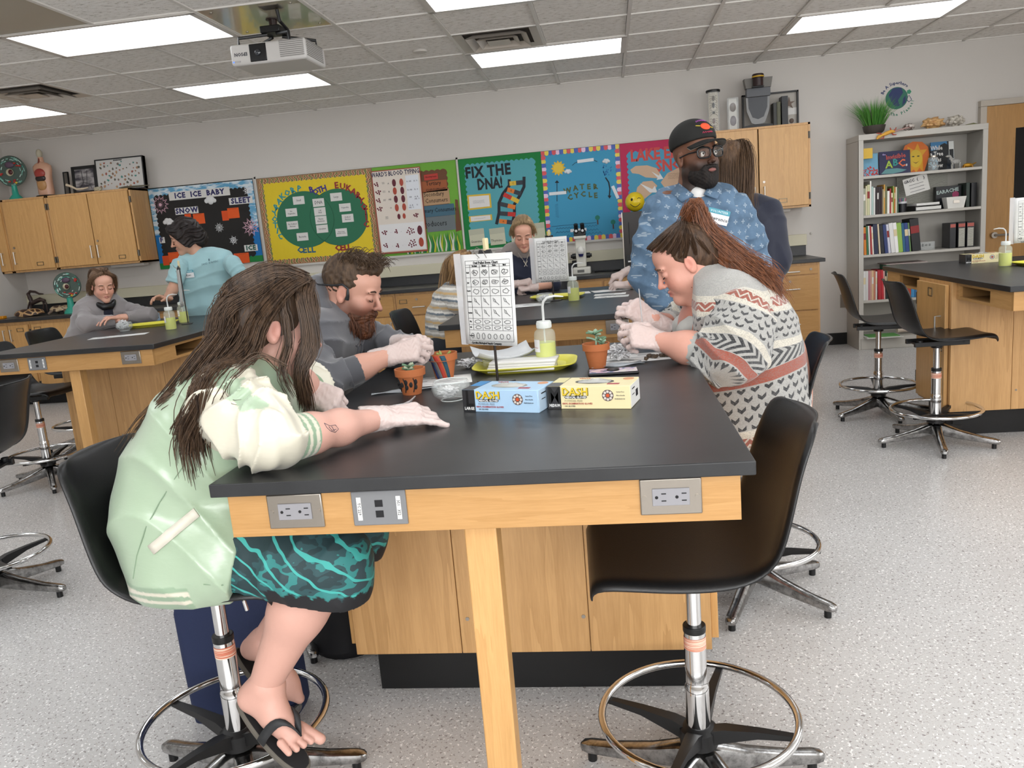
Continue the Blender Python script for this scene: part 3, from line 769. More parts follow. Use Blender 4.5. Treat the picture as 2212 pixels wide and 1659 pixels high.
sheet('printed_border',wavy(X0 + .03,X1 - .03,1.225,2.075,.05,.016),YB - .0125,bd.m,t,.001)
sheet('yellow_field',wavy(X0 + .06,X1 - .06,1.255,2.045,.05,-.01),YB - .0138,yl.m,t,.0012)
GR = M('2f6e51',.75); yb = YB - .0152
cl,crr = v(545,660),v(900,635); RX = .305
for c,nm in ((cl,'left'),(crr,'right')): sheet('green_circle',rgon(56,RX,c,ry=.285),yb if nm == 'left' else yb - .0012,GR,t,label=None)
line('circle_outline',[(cl[0] + RX * math.cos(a),cl[1] + .285 * math.sin(a)) for a in [PI * (-.38 + .76 * k / 24) for k in range(25)]],yb - .0025,.003,M('1c4834',.8),t)
line('circle_outline',[(crr[0] + RX * math.cos(a),crr[1] + .285 * math.sin(a)) for a in [PI * (.62 + .76 * k / 24) for k in range(25)]],yb - .0025,.003,M('1c4834',.8),t)
for (a,b_),tx in (((475,457),'Small'),((398,585),'No\nOrganelles'),((410,720),'No Defined\nNucleus'),((516,842),'Bacteria'),((685,480),'DNA'),((700,575),'Cell\nWall'),((712,665),'Plasma\nMembrane'),((725,758),'Cytoplasm'),((872,420),'Large'),((966,532),'Organelles'),((995,645),'Defined\nNucleus'),((928,797),'Plants, Fungi\nAnimals, Protists')):
    c = v(a,b_); sheet('white_card',crect(c,.122,.08),yb - .003,STRIP,t)
    sz = .045 if tx == 'DNA' else .028 if '\n' not in tx and len(tx) < 9 else .022 if len(tx) < 19 else .016
    words(tx,sz,c,yb - .005,M('3a3a40',.8),t,name='handwriting',sx=.85)
TL = M('2f8f96',.4); TLD = M('2f5f78',.4); RD = M('8d1f2a',.5); PU = M('3b3080',.5)
letters('PROKARYOTIC',.082,[v(*p) for p in ((478,335),(412,352),(355,380),(302,418),(270,468),(238,530),(222,595),(222,660),(228,725),(250,782),(280,838))],yb - .001,TL,t,[-8,15,25,35,30,20,10,0,-5,-15,-25],bold=.003)
letters('BOTH',.082,[v(*p) for p in ((608,345),(655,368),(698,350),(742,332))],yb - .004,PU,t,[10,0,15,10],bold=.003)
letters('EUKARYOTIC',.085,[v(*p) for p in ((875,300),(940,312),(1000,330),(1055,365),(1105,405),(1140,462),(1170,525),(1185,580),(1190,640),(1192,712))],yb - .004,RD,t,[0,-8,-15,-25,-20,-15,0,0,0,0],bold=.003)
letters('CELL',.085,[v(*p) for p in ((490,985),(538,985),(585,982),(630,980))],yb - .001,TLD,t,bold=.004); letters('CELL',.085,[v(*p) for p in ((890,962),(935,960),(975,955),(1012,948))],yb - .001,RD,t,bold=.004)
# 3 -- blood typing poster
t = thing('poster','tall cream poster about blood typing with rows of red ovals','poster',(-2.1,YB - .03,1.2))
def sk2(pts): return [v(*p) for p in pts]
CRM = M('ddd2c6',.5); yp = YB - .026
sheet('poster_sheet',sk2([(1345,1030),(1850,992),(1760,98),(1240,150)]),yp,M('9a4a38',.5),t,.003)
sheet('cream_field',sk2([(1357,1012),(1838,975),(1752,110),(1252,160)]),yp - .003,CRM,t,.0008)
sheet('white_table',sk2([(1640,558),(1780,546),(1742,180),(1605,196)]),yp - .0038,M('dfe2e8',.5),t,.0006)
sheet('white_table',sk2([(1365,1002),(1826,966),(1795,680),(1330,718)]),yp - .0038,M('e2e0e0',.5),t,.0006)
words("WARD'S BLOOD TYPING",.062,v(1500,170),yp - .0048,M('2c2c4c',.6),t,bold=.0015,sx=.72,rot=.5)
yo = yp - .0052; C1,C2 = M('5c1226',.5),M('a8432e',.5)
for (a,b_),cc,r in (((1488,272),C1,(.02,.037)),((1566,266),C2,(.02,.037)),((1497,358),C2,(.02,.037)),((1576,352),C1,(.02,.037)),((1508,445),C1,(.02,.037)),((1586,440),C1,(.02,.037)),((1518,535),C2,(.02,.037)),((1596,527),C2,(.02,.037)),((1541,628),C1,(.016,.028)),((1596,623),C2,(.016,.028)),((1761,772),C1,(.026,.047)),((1777,898),C2,(.026,.047))):
    sheet('red_oval',rgon(16,r[0],v(a,b_),ry=r[1]),yo,cc,t,.0006)
m = MB(); rnd = random.Random(5)
for a,b_,n,s in ((1305,290,5,1),(1322,375,6,1),(1328,460,5,1),(1338,550,6,1),(1720,615,6,.9),(1388,800,6,1),(1510,785,4,.9),(1665,780,10,1.2),(1405,935,5,1),(1525,935,4,.9),(1685,915,11,1.2)):
    for k in range(n):
        an = 2.4 * k; rr = s * 11 * math.sqrt(k + .5); m.prism(rgon(8,.0085,v(a + rr * math.cos(an),b_ + rr * math.sin(an))),(0,yo,0),(1,0,0),(0,0,1),(0,-.0005,0))
o = obj('small_cells',m,M('6a1c30',.5),t); o['kind'] = 'stuff'
for tx,p in (('A, AB    A, O',(1678,252)),('B, AB    B, O',(1688,342)),('AB     A, B,\n           AB, O',(1700,430)),('A, B,     O\nAB, O         ',(1700,518))): words(tx,.021,v(*p),yo - .0005,M('3a3a4a',.6),t,name='printed_text')
for tx,p in (('A',(1428,280)),('B',(1437,366)),('AB',(1446,448)),('O',(1456,538)),('-               -',(1510,790)),('-               -',(1528,935))): words(tx,.024,v(*p),yo - .0005,M('3a3a4a',.6),t,name='printed_text')
scrawl(v(1375,275),.03,yo,M('55505a',.7),t,3,2,.004,'printed_text'); scrawl(v(1385,365),.03,yo,M('55505a',.7),t,3,3,.004,'printed_text'); scrawl(v(1390,455),.03,yo,M('55505a',.7),t,3,4,.004,'printed_text'); scrawl(v(1415,640),.035,yo,M('55505a',.7),t,4,5,.004,'printed_text')
# 4 -- food pyramid board
t = thing('bulletin_board','green and brown food pyramid board with cut-paper grass, right of the blood poster','bulletin board',(-1.7,YB,1.2),group='bulletin boards on the back wall')
obj('backing_board',MB().box(-2.33,-1.47,YB - .012,YB - .0005,1.205,2.095),M('6fa83e',.8),t)
sheet('brown_field',wavy(-2.2,-1.575,1.46,2.01,.055,.012) ,YB - .0125,M('6d4a35',.85),t,.001)
sheet('brown_trunk',sk2([(2130,445),(2160,450),(2200,770),(2140,790)]),YB - .0126,M('6d4a35',.85),t,.001)
for pts,cc,tx,tc,sz in (([(1800,188),(1945,168),(1952,228),(1806,248)],'b9433a','decomposers',(1876,205),.027),([(1765,262),(2040,236),(2052,352),(1790,378)],'9c5a38','Tertiary\n   consumers',(1905,308),.058),([(1790,372),(2065,330),(2082,486),(1800,516)],'b3916f','Secondary\n   Consumers',(1910,425),.062),
                        ([(1800,520),(2118,488),(2135,608),(1820,638)],'48697a','Primary Consumers',(1945,560),.06),([(1820,640),(2128,610),(2142,765),(1840,797)],'6c7476','Producers',(1910,705),.08)):
    sheet('pyramid_card',sk2(pts),YB - .0145,M(cc,.8),t,.002); words(tx,sz,v(*tc),YB - .018,INK,t,name='handwriting',sx=.8)
rnd = random.Random(3); gm = [M('2e8a4a',.75),M('1f6e4a',.75),M('c5c23e',.75),M('4f9c3a',.75),M('d8d6c8',.75)]
g0 = v(1850,1010)
for k in range(34):
    x = -2.04 + k * .0165; m = MB(); h = rnd.uniform(.15,.2); ph = rnd.uniform(0,6); P = []
    for q in range(9):
        f = q / 8; P.append(((x + .008 * math.sin(ph + f * 6) - .009 * (1 - f ** 2),1.212 + h * f),(x + .008 * math.sin(ph + f * 6) + .009 * (1 - f ** 2),1.212 + h * f)))
    y_ = YB - .0195 - .0012 * (k % 3)
    m.grid([[(a[0],y_,a[1]) for a,b_ in P],[(b_[0],y_,b_[1]) for a,b_ in P]]); m.grid([[(b_[0],y_ - .001,b_[1]) for a,b_ in P],[(a[0],y_ - .001,a[1]) for a,b_ in P]])
    obj('paper_grass_blade',m,gm[k % 5 if k % 7 else 4],t)
# 5 -- DNA board
v = view(.23508,980,300)
t = thing('bulletin_board','teal board with green border reading FIX THE DNA! beside a paper DNA ladder','bulletin board',(-1.03,YB,1.2),group='bulletin boards on the back wall')
obj('backing_board',MB().box(-1.444,-.62,YB - .012,YB - .0005,1.205,2.095),M('14793a',.75),t)
sheet('teal_field',wavy(-1.375,-.69,1.265,2.03,.05,.016),YB - .013,M('56a0aa',.8),t,.001)
yb = YB - .0145; BK = M('191b20',.7)
words('FIX THE',.145,v(315,300),yb,BK,t,bold=.006,name='paper_letters',spacing=1.1,rot=.5,sx=.82); words('DNA!',.145,v(335,415),yb,BK,t,bold=.006,name='paper_letters',sx=.72,rot=.5)
Lf = [v(*p) for p in ((512,372),(512,430),(455,505),(418,590),(418,680),(395,785))]; Rt = [v(*p) for p in ((648,348),(648,440),(610,520),(560,600),(560,690),(545,760))]
for P in (Lf,Rt): line('dna_backbone',P,yb,.03,M('20242c',.7),t)
for k,(a,b_,ca,cb_,tx) in enumerate((((515,412),(635,400),'d8b545','3c4048','C'),((495,465),(620,505),'d87a38','3c4048','A'),((462,510),(600,578),'c23a34','d8b545','T'),((430,598),(568,630),'3c4048','d87a38','A'),((428,685),(570,695),'3c4048','c23a34','C'),((420,755),(560,770),'d87a38','3c4048','A'))):
    pa,pb = v(*a),v(*b_); pm = ((pa[0] + pb[0]) / 2,(pa[1] + pb[1]) / 2); an = math.degrees(math.atan2(pb[1] - pa[1],pb[0] - pa[0])); L = math.dist(pa,pb)
    for s,cc in ((-.25,ca),(.25,cb_)): sheet('base_pair_card',crect((pm[0] + s * L * math.cos(math.radians(an)),pm[1] + s * L * math.sin(math.radians(an))),L * .5,.042,an),yb - .0015,M(cc,.8),t,.001)
    words(tx,.028,(pa[0] * .72 + pb[0] * .28,pa[1] * .72 + pb[1] * .28),yb - .004,M('5a4a20',.8),t,rot=an)
for pts in ([(125,518),(340,502),(352,632),(136,656)],[(142,712),(352,693),(358,746),(148,767)]):
    P = [v(*p) for p in pts]; cx = sum(p[0] for p in P) / 4; cz = sum(p[1] for p in P) / 4
    sheet('yellow_card',P,yb,M('d4b03c',.75),t); sheet('white_card',[(cx + (p[0] - cx) * .86,cz + (p[1] - cz) * .78) for p in P],yb - .0016,M('dedbd8',.8),t,.0008)
    scrawl((cx,cz),.13,yb - .003,M('6a6a70',.8),t,3 if pts[0][1] < 600 else 1,4,.006,'printed_text')
for (a,b_),tx in (((217,905),'Guanine'),((405,895),'Thymine'),((600,885),''),((770,850),'')):
    c = v(a,b_); sheet('paper_envelope',crect(c,.155,.165,2),yb - .0005,M('c9c8b0',.8),t,.003); sheet('envelope_flap',crect((c[0] - .002,c[1] + .055),.15,.055,3),yb - .004,M('b9b9a4',.8),t)
    if tx: words(tx,.034,(c[0] - (.01),c[1] - .04),yb - .0045,M('3a3a3a',.8),t,name='handwriting')
# 6 -- water cycle board
t = thing('bulletin_board','light blue board reading WATER CYCLE with a sun, clouds and a multicoloured scalloped border','bulletin board',(-.2,YB,1.2),group='bulletin boards on the back wall')
obj('backing_board',MB().box(-.618,.145,YB - .012,YB - .0005,1.205,2.095),M('3f93b8',.75),t)
sc = {}
def scal(col): 
    if col not in sc:
        sc[col] = mesh_of('border_scallop',MB().prism([(-.02,0),(.02,0),(.02,.024)] + [(.02 * math.cos(a),.024 + .02 * math.sin(a)) for a in [PI * k / 8 for k in range(1,8)]] + [(-.02,.024)],(0,0,0),(1,0,0),(0,0,1),(0,-.0015,0)),M(col,.35))
    return sc[col]
cols = ['c8303c','d8c030','2244a0','c8303c','d8b8d0','2244a0','d8c030']
def strip(p,q,rot):
    n = max(1,round(math.dist(p,q) / .036))
    for k in range(n):
        f = (k + .5) / n; o = obj('border_scallop',scal(cols[k % 7]),None,t); o.matrix_local = Matrix.Translation(Vector((p[0] + (q[0] - p[0]) * f,YB - .0125 - .0004 * (k % 2),p[1] + (q[1] - p[1]) * f)) - worldloc(t)) @ Matrix.Rotation(rot,4,'Y')
strip((-.615,2.094),(.143,2.094),PI); strip((-.615,1.206),(.143,1.206),0); strip((-.617,1.25),(-.617,2.05),PI / 2); strip((.144,1.25),(.144,2.05),-PI / 2)
yb = YB - .0135
c = v(962,270); sun = []
for k in range(24): r = .075 if k % 2 == 0 else .052; sun.append((c[0] + r * math.cos(2 * PI * k / 24),c[1] + r * math.sin(2 * PI * k / 24)))
sheet('paper_sun',sun,yb,M('d8b23c',.8),t); sheet('sun_disc',rgon(20,.045,c),yb - .0015,M('e0c04a',.8),t)
for p,s in (((1050,300),.026),((1400,205),.026)): cloud('paper_cloud',v(*p),s,yb,M('d8dcdf',.9),t)
DG = M('4a5528',.6)
letters('WATER',.07,[v(*p) for p in ((1048,478),(1120,455),(1180,442),(1242,442),(1302,440))],yb,DG,t,[8,4,0,0,0],bold=.003); letters('CYCLE',.07,[v(*p) for p in ((1070,540),(1130,522),(1190,510),(1255,515),(1305,522))],yb,DG,t,[10,5,0,0,0],bold=.003)
line('paper_arrow',[v(950,575),v(950,400)],yb,.006,BK,t); sheet('arrow_head',[v(930,405),v(970,405),v(950,380)],yb - .001,BK,t)
line('paper_arrow',[v(1395,355),v(1425,400),v(1436,460),v(1430,535)],yb,.012,BK,t); sheet('arrow_head',[v(1415,520),v(1450,522),v(1432,550)],yb - .001,BK,t)
line('drawn_curve',[v(1090,245),v(1115,222),v(1140,212)],yb,.004,BK,t); line('drawn_curve',[v(1285,195),v(1320,210)],yb,.005,BK,t)
for p,w,a in (((1212,200),.16,6),((957,500),.17,4),((1147,838),.16,4),((1485,490),.13,-65)): sheet('white_label',crect(v(*p),w,.03,a - 4),yb - .0015,M('d9dde0',.8),t)
m = MB(); rnd = random.Random(8)
for k in range(26): p = v(rnd.uniform(1370,1450),rnd.uniform(240,335)); m.prism(rgon(6,.004,p,ry=.008),(0,yb,0),(1,0,0),(0,0,1),(0,-.001,0))
o = obj('rain_drops',m,M('2a62a0',.7),t); o['kind'] = 'stuff'
for (p,q,n,amp) in (((900,805),(1310,768),2,0),((940,825),(1320,795),14,6),((940,860),(1330,830),14,6),((1040,890),(1360,858),10,8),((945,600),(955,720),8,14)):
    P = [(p[0] + (q[0] - p[0]) * k / (n * 2) + (amp * (-1) ** k if abs(q[1] - p[1]) > 80 and amp else 0),p[1] + (q[1] - p[1]) * k / (n * 2) + (amp * (-1) ** k if abs(q[0] - p[0]) > 80 else 0)) for k in range(n * 2 + 1)]
    line('drawn_wave',[v(*s) for s in P],yb,.0035,M('24486a',.8),t)
for p in ((1322,735),(1465,775)): c = v(*p); sheet('tree_trunk',crect((c[0],c[1] - .03),.012,.05),yb,M('5c3c2c',.8),t); sheet('tree_crown',rgon(10,.024,(c[0],c[1] + .012)),yb - .001,M('2c7a6a',.8),t)
# 7 -- lake effect snow board
v = view(.3617,700,0)
t = thing('bulletin_board','blue board with red-pink border reading LAKE EFFECT SNOW, half behind the man in the cap','bulletin board',(.7,YB,1.2),group='bulletin boards on the back wall')
obj('backing_board',MB().box(.15,.925,YB - .012,YB - .0005,1.205,2.095),M('b52a52',.7),t)
sheet('blue_field',wavy(.225,.9,1.3,2.0,.05,.016),YB - .013,M('4d95b4',.8),t,.001)
yb = YB - .0145; RE = M('c24a44',.65)
words('LAKE EFFECT',.15,(v(1815,925)[0] + .38,v(1890,930)[1]),yb,RE,t,bold=.006,name='paper_letters',sx=.82); words('SNOW',.15,v(2105,985),yb,RE,t,bold=.006,name='paper_letters',sx=.85)
TN = M('c7a98f',.8)
sheet('tan_cloud',[v(*p) for p in ((1828,1015),(1860,992),(1930,988),(1985,1005),(2008,1040),(1990,1065),(1920,1060),(1880,1040),(1840,1035))],yb,TN,t)
sheet('tan_cloud',[v(*p) for p in ((2010,1090),(2050,1035),(2120,1000),(2200,1000),(2200,1160),(2040,1130))],yb,TN,t); scrawl(v(2090,1050),.12,yb - .002,INK,t,4,9,.008)
sheet('tan_cloud',[v(*p) for p in ((1855,1190),(1870,1120),(1905,1085),(1960,1080),(1990,1110),(1960,1150),(1900,1200))],yb,TN,t)
WA = M('d9dbdc',.8)
sheet('white_arrow',[v(*p) for p in ((1955,1025),(2000,1050),(2005,1036),(2026,1068),(1985,1075),(1992,1062))],yb - .002,WA,t); sheet('white_arrow',[v(*p) for p in ((1885,1095),(1960,1130),(1975,1110),(1990,1150),(1945,1150))],yb - .002,WA,t)
# wall decal
v = view(.3671,1400,0)
t = thing('wall_decal','round wall decal of a globe reading Be A Superhero For The Planet!','decal',(2.6,YB,2.2))
c = v(1462,578); yd = YB - .0004
sheet('globe',rgon(40,.098,c),yd,M('33705e',.6),t,.0006)
for P in ([(1415,560),(1440,520),(1490,515),(1500,545),(1470,590),(1480,620),(1455,628),(1430,600)],[(1500,580),(1515,560),(1516,600),(1495,625)]): sheet('continent',[v(*p) for p in P],yd - .0006,M('2c3a66',.6),t,.0005)
def arc_words(txt,r,a0,a1,size,mat,flip=False):
    n = len(txt); m = MB()
    for i,ch in enumerate(txt):
        if ch == ' ': continue
        a = math.radians(a0 + (a1 - a0) * i / (n - 1)); rr = a - PI / 2 if not flip else a + PI / 2
        add_text(m,ch,size,(c[0] + r * math.cos(a),yd - .0006,c[1] + r * math.sin(a)),(math.cos(rr),0,math.sin(rr)),(-math.sin(rr),0,math.cos(rr)),bold=.001)
    obj('lettering',m,mat,t)
arc_words('Be A Superhero',.135,155,48,.04,M('2c3a66',.6)); arc_words('For The Planet!',.145,215,345,.036,M('2f7a60',.6),True)
sheet('heart_mark',rgon(5,.022,v(1535,540)),yd,M('3f9070',.6),t,.0006); line('recycle_mark',[v(*p) for p in ((1520,585),(1535,560),(1550,585),(1535,600),(1522,588))],yd,.006,M('2c3a66',.6),t)
# ------------------------------------------------------------------ projector
PW = plain('projector_white','c9c6c3',.4)
px0,px1,py0,py1,pz0,pz1 = -2.125,-1.668,4.75,5.09,2.435,2.553
t = thing('mounting_plate','glossy grey-beige mounting panel on the ceiling above the projector','panel',(GX0 + TT * 6.5,GY0 - TT * 4.5,HC))
a,b_ = GX0 + TT * 6,GY0 - TT * 5
obj('panel',MB().box(a + .012,a + TT - .012,b_ + .006,b_ + TT - .006,HC + .004,HC + .02),plain('gloss_panel','bdb59d',.12,coat=.5),t)
for dx,dy in ((.07,.07),(.54,.07),(.07,.54),(.54,.54)): obj('screw',MB().cyl((a + dx,b_ + dy,HC + .004),(a + dx,b_ + dy,HC + .001),.009,n=12),STEEL,t)
obj('cable_outlet',MB().box(a + .36,a + .47,b_ + .05,b_ + .13,HC - .001,HC + .004),STEEL,t)
t = thing('projector','white ceiling projector hung upside down under a black bracket','projector',(-1.9,4.9,pz0))
body = MB().box(px0,px1,py0,py1,pz0,pz1)
obj('body',body,PW,t,bev=.016,seg=3)
lx = -1.955
obj('lens_recess',MB().box(lx - .052,lx + .052,py0 - .002,py0 + .01,pz0 + .012,pz1 - .008),M('0c0c0e',.25),t,bev=.004)
LZ = (pz0 + pz1) / 2 + .002
ln = obj('lens',MB().lathe([(.05,0),(.048,.012),(.038,.016),(.034,.004),(.02,.0),(.02,.006),(.012,.012),(0,.014)],28),M('101012',.15),t); ln.matrix_local = Matrix.Translation(Vector((lx,py0 - .002,LZ)) - worldloc(t)) @ Matrix.Rotation(PI / 2,4,'X')
lg = MB(); lg.ball((lx,py0 - .006,LZ),(.018,.006,.018),14); obj('lens_glass',lg,M('2c3036',.03,coat=1),t)
for k in range(9):
    z = pz0 + .022 + k * .0105
    obj('vent_slat',MB().box(px1 - .155,px1 - .01,py0 - .003,py0 + .004,z,z + .0045),plain('slat_grey','8a8784',.5),t); obj('vent_slat',MB().box(px1 - .004,px1 + .003,py0 + .02,py1 - .05,z,z + .0045),plain('slat_grey','8a8784',.5),t)
text('EPSON',.026,M('4a4a50',.5),(px0 + .065,py0 - .001,LZ),(-1,0,0),(0,0,-1),t,bold=.0008)
obj('status_light',MB().box(px0 + .012,px0 + .02,py0 - .001,py0 + .004,pz0 + .018,pz0 + .024),plain('blue_led','3a6cff',.4,emit=2.5),t)
m = MB()
for k in range(5): m.box(px0 + .024 + k * .008,px0 + .026 + k * .008,py0 - .0006,py0 + .004,pz0 + .016,pz0 + .026)
obj('status_marks',m,M('5a5a5e',.5),t)
bk = t
t = thing('projector_bracket','black metal bracket holding the projector to the ceiling','bracket',(-1.9,4.9,HC))
obj('drop_tube',MB().cyl((-1.9,4.9,HC),(-1.9,4.9,HC - .05),.024,n=18).cyl((-1.9,4.9,HC - .003),(-1.9,4.9,HC + .002),.04,n=18),M('2a1b18',.4),t)
obj('swivel_box',MB().box(-1.96,-1.84,4.83,4.96,HC - .085,HC - .045),DARKPL,t,bev=.006)
for (x0_,y0_),(x1_,y1_) in (((-1.93,4.86),(-2.08,4.79)),((-1.87,4.86),(-1.76,4.76)),((-1.93,4.94),(-2.08,5.03)),((-1.87,4.94),(-1.70,5.04))):
    m = MB(); m.tube([(x0_,y0_,HC - .09),(x1_,y1_,HC - .11),(x1_,y1_,pz1 - .005)],.009,6); obj('bracket_arm',m,DARKPL,t)
m = MB(); m.tube([(-1.79,4.7,HC - .003),(-1.79,4.72,HC - .06),(-1.78,4.8,HC - .09),(-1.80,4.86,pz1 - .01)],.01,8); single('projector_cable',m,DARKPL,'black cable running from the ceiling outlet to the projector','cable')

# ------------------------------------------------------------------ bookcase
BC = plain('bookcase_enamel','b9b5ad',.4); bx0,bx1,by0,by1,bh = 2.25,3.335,7.77,8.155,1.94
t = thing('bookcase','tall grey metal bookcase full of books beside the door','bookcase',(2.79,7.96,0))
obj('side_panel',MB().box(bx0,bx0 + .02,by0,by1,0,bh - .051),BC,t,bev=.002); obj('side_panel',MB().box(bx1 - .02,bx1,by0,by1,0,bh - .051),BC,t,bev=.002)
obj('front_post',MB().box(bx0,bx0 + .042,by0 - .002,by0 + .015,.1,bh - .05),BC,t,bev=.002); obj('front_post',MB().box(bx1 - .042,bx1,by0 - .002,by0 + .015,.1,bh - .05),BC,t,bev=.002)
obj('top_panel',MB().box(bx0,bx1,by0 - .003,by1,bh - .05,bh),BC,t,bev=.002); obj('rear_panel',MB().box(bx0 + .021,bx1 - .021,by1 - .006,by1,.112,bh - .051),BC,t); obj('plinth',MB().box(bx0 + .0205,bx1 - .0205,by0 - .001,by1,0,.11),BC,t,bev=.002)
SH = {1: 1.577,2: 1.232,3: .876,4: .458}
for z in SH.values(): obj('shelf',MB().box(bx0 + .02,bx1 - .02,by0 + .004,by1 - .006,z - .024,z),BC,t,bev=.002)
def book(x,z,w,h,col,label,group,lean=0,dep=.2,front_=.02,stripe=None):
    y = by0 + front_; m = MB()
    m.box(0,w,y,y + dep,0,h,0); m.box(.0015,w - .0015,y + .003,y + dep + .001,.003,h + .0015 if False else h - .003,1)
    if stripe: m.box(.0008,w - .0008,y - .0006,y + .002,h * .55,h * .78,2)
    for i,p in enumerate(m.v): m.v[i] = (p[0],p[1] - y - dep / 2,p[2])
    o = single('book',m,[M(col,.45),M('d6d0c2',.8),M(stripe or 'd8d8d0',.5)],label,'book',group=group,bev=.001)
    o.matrix_world = Matrix.Translation((x,y + dep / 2,z)) @ Matrix.Rotation(lean,4,'Y'); return o
ORD = ['first','second','third','fourth','fifth','sixth','seventh','eighth','ninth','tenth','eleventh','twelfth','thirteenth','fourteenth','fifteenth','sixteenth','seventeenth','eighteenth','nineteenth','twentieth','twenty-first','twenty-second','twenty-third']
def row(shelf,lst,where,grp):
    x = bx0 + .045
    for k,(w,h,col,cn,lean) in enumerate(lst):
        book(x + (math.sin(-lean) * h if lean < 0 else 0),SH[shelf],w,h,col,'%s book, %s from the left on the %s' % (cn,ORD[k],where),grp,lean,stripe=random.choice([None,'d8c8a0','e2e0da','8a2020',None])); x += w / math.cos(lean) + .0015
    return x
row(2,[(w,h,c,n,0) for w,h,c,n in [(.02,.24,'9fa38e','sage'),(.012,.26,'d8cfae','cream'),(.022,.27,'c5c49a','pale green'),(.012,.3,'e6e3dc','tall white'),(.016,.25,'a8bfb8','pale teal'),(.014,.24,'dcdcd8','white'),(.014,.245,'231418','black'),(.014,.245,'2a1216','dark maroon'),(.014,.245,'231418','black'),(.014,.245,'2d1014','dark red'),(.01,.22,'b0a07a','tan'),(.01,.26,'d8a04a','amber'),(.016,.25,'6a6e48','olive'),(.02,.2,'eceae2','white'),(.012,.22,'a2242c','red'),(.012,.18,'f0e2c0','cream'),(.01,.24,'88a048','green'),(.01,.23,'c8762c','orange'),(.012,.23,'d8d0b8','beige'),(.012,.22,'3c5a44','green')]],
    'second shelf of the bookcase','books on the second shelf')
row(3,[(.022,.25,'d07a22','orange',-.03),(.016,.26,'2c6a44','green',-.03),(.012,.26,'e4e2dc','white',-.04),(.014,.26,'a83434','red',-.05),(.012,.25,'e6e0d4','cream',-.05),(.036,.27,'1d2542','navy',-.05),(.014,.27,'d2c2a6','tan',-.07),(.03,.26,'14161f','black',-.08),(.028,.26,'28386c','blue',-.09),(.02,.26,'c9c9d6','pale lilac',-.09),(.034,.27,'dedddb','white',-.1),(.03,.27,'eceae8','white',-.1),(.04,.265,'8db14c','light green',-.08),(.022,.26,'1f5a7c','teal',-.08),(.03,.26,'223c7c','blue',-.08),(.014,.26,'5a7a4c','green',-.08),(.075,.29,'17171a','thick black',-.1)],'third shelf of the bookcase','books on the third shelf')
row(4,[(.022,.27,'dcdbd8','white spiral-bound',0),(.02,.27,'d5d3d0','white spiral-bound',0),(.014,.27,'b98088','dusty pink',0),(.014,.27,'c89a8e','pink',0),(.016,.27,'d6b48c','peach',0),(.014,.27,'c07860','rust',0),(.014,.26,'d8cfc8','pale',0),(.03,.27,'a81f2a','red',-.03),(.018,.27,'bb2430','bright red',-.03),(.012,.26,'d8a8a0','pink',-.03),(.014,.27,'1c2a28','black',-.04),(.026,.31,'1d6a46','tall green',-.04),(.014,.27,'9ab8b4','pale teal',-.03),(.014,.27,'dcdad4','white',0),(.02,.26,'c8c4bc','grey',0),(.03,.25,'d8d8d4','white',0),(.03,.25,'eceae4','ivory',0),(.034,.24,'1d1d20','black',0),(.036,.24,'b0442c','rust red',0),(.03,.24,'3c86b8','blue',0),(.03,.24,'2c6a9c','blue',0)],'fourth shelf of the bookcase','books on the fourth shelf')
single('magazine',MB().box(2.5,2.86,7.8,8.05,SH[4] + .312,SH[4] + .318),M('b8a8a4',.5),'flat magazine lying across the books on the fourth shelf','magazine')
yb = by0 + .1
def leaning_book(name,c,w,h,col,label,cat,tilt=.12,th=.012):
    o = single(name,MB().box(-w / 2,w / 2,0,th,0,h),M(col,.35),label,cat,bev=.001); o.matrix_world = Matrix.Translation(c) @ Matrix.Rotation(-tilt,4,'X'); return o
def childtext(o,txt,size,x,z,col,bold=.001,sx=1,rot=0,y=-.0012):
    m = MB(); r = rot; add_text(m,txt,size,(x,y,z),(math.cos(r),0,math.sin(r)),(-math.sin(r),0,math.cos(r)),bold=bold,sx=sx); return obj('lettering',m,M(col,.5),o,local=True)
def childpoly(o,name,pts,col,y=-.0008): return obj(name,MB().prism(pts,(0,y + .0006,0),(1,0,0),(0,0,1),(0,-.0008,0)),M(col,.5),o,local=True)
z = SH[1]
o = leaning_book('picture_book',(2.375,by0 + .08,z),.14,.2,'6aa0bc','blue picture book with a heap of red sweets on its cover','book')
m = MB(); rnd = random.Random(2)
for k in range(60):
    x_ = rnd.uniform(-.065,.065); z_ = rnd.uniform(.005,.085 - abs(x_) * .5); m.prism(rgon(6,.006,(x_,z_)),(0,-.0005,0),(1,0,0),(0,0,1),(0,-.002,0))
q = obj('printed_sweets',m,M('c8403c',.5),o,local=True); q['kind'] = 'stuff'
single('card_box',MB().box(2.3,2.385,by0 + .05,by0 + .065,z + .2 - .045,z + .245),M('d8b03a',.5),'small yellow card standing over the blue picture book','card',bev=.001)
o = leaning_book('picture_book',(2.585,by0 + .07,z),.268,.205,'191a44','navy picture book titled The Invisible ABCs','book')
childtext(o,'the',.02,-.09,.18,'9a8ab8'); childtext(o,'Invisible',.056,.01,.155,'b4483c',.0012,.95,.06); childtext(o,'A',.09,-.05,.085,'9ab83c',.002); childtext(o,'B',.085,.005,.1,'2a8a84',.002); childtext(o,'C',.09,.06,.09,'d8663a',.002); childtext(o,'s',.04,.1,.075,'d8d8d8')
childpoly(o,'cover_art',[(-.12,.01),(-.02,.005),(.06,.015),(.1,.03),(.02,.05),(-.08,.05)],'5a8a8c',-.0004)
so = leaning_book('sun_plaque',(2.81,by0 + .2,z),.01,.01,'d89a2c','painted wooden sun face plaque leaning at the back of the top shelf','plaque')
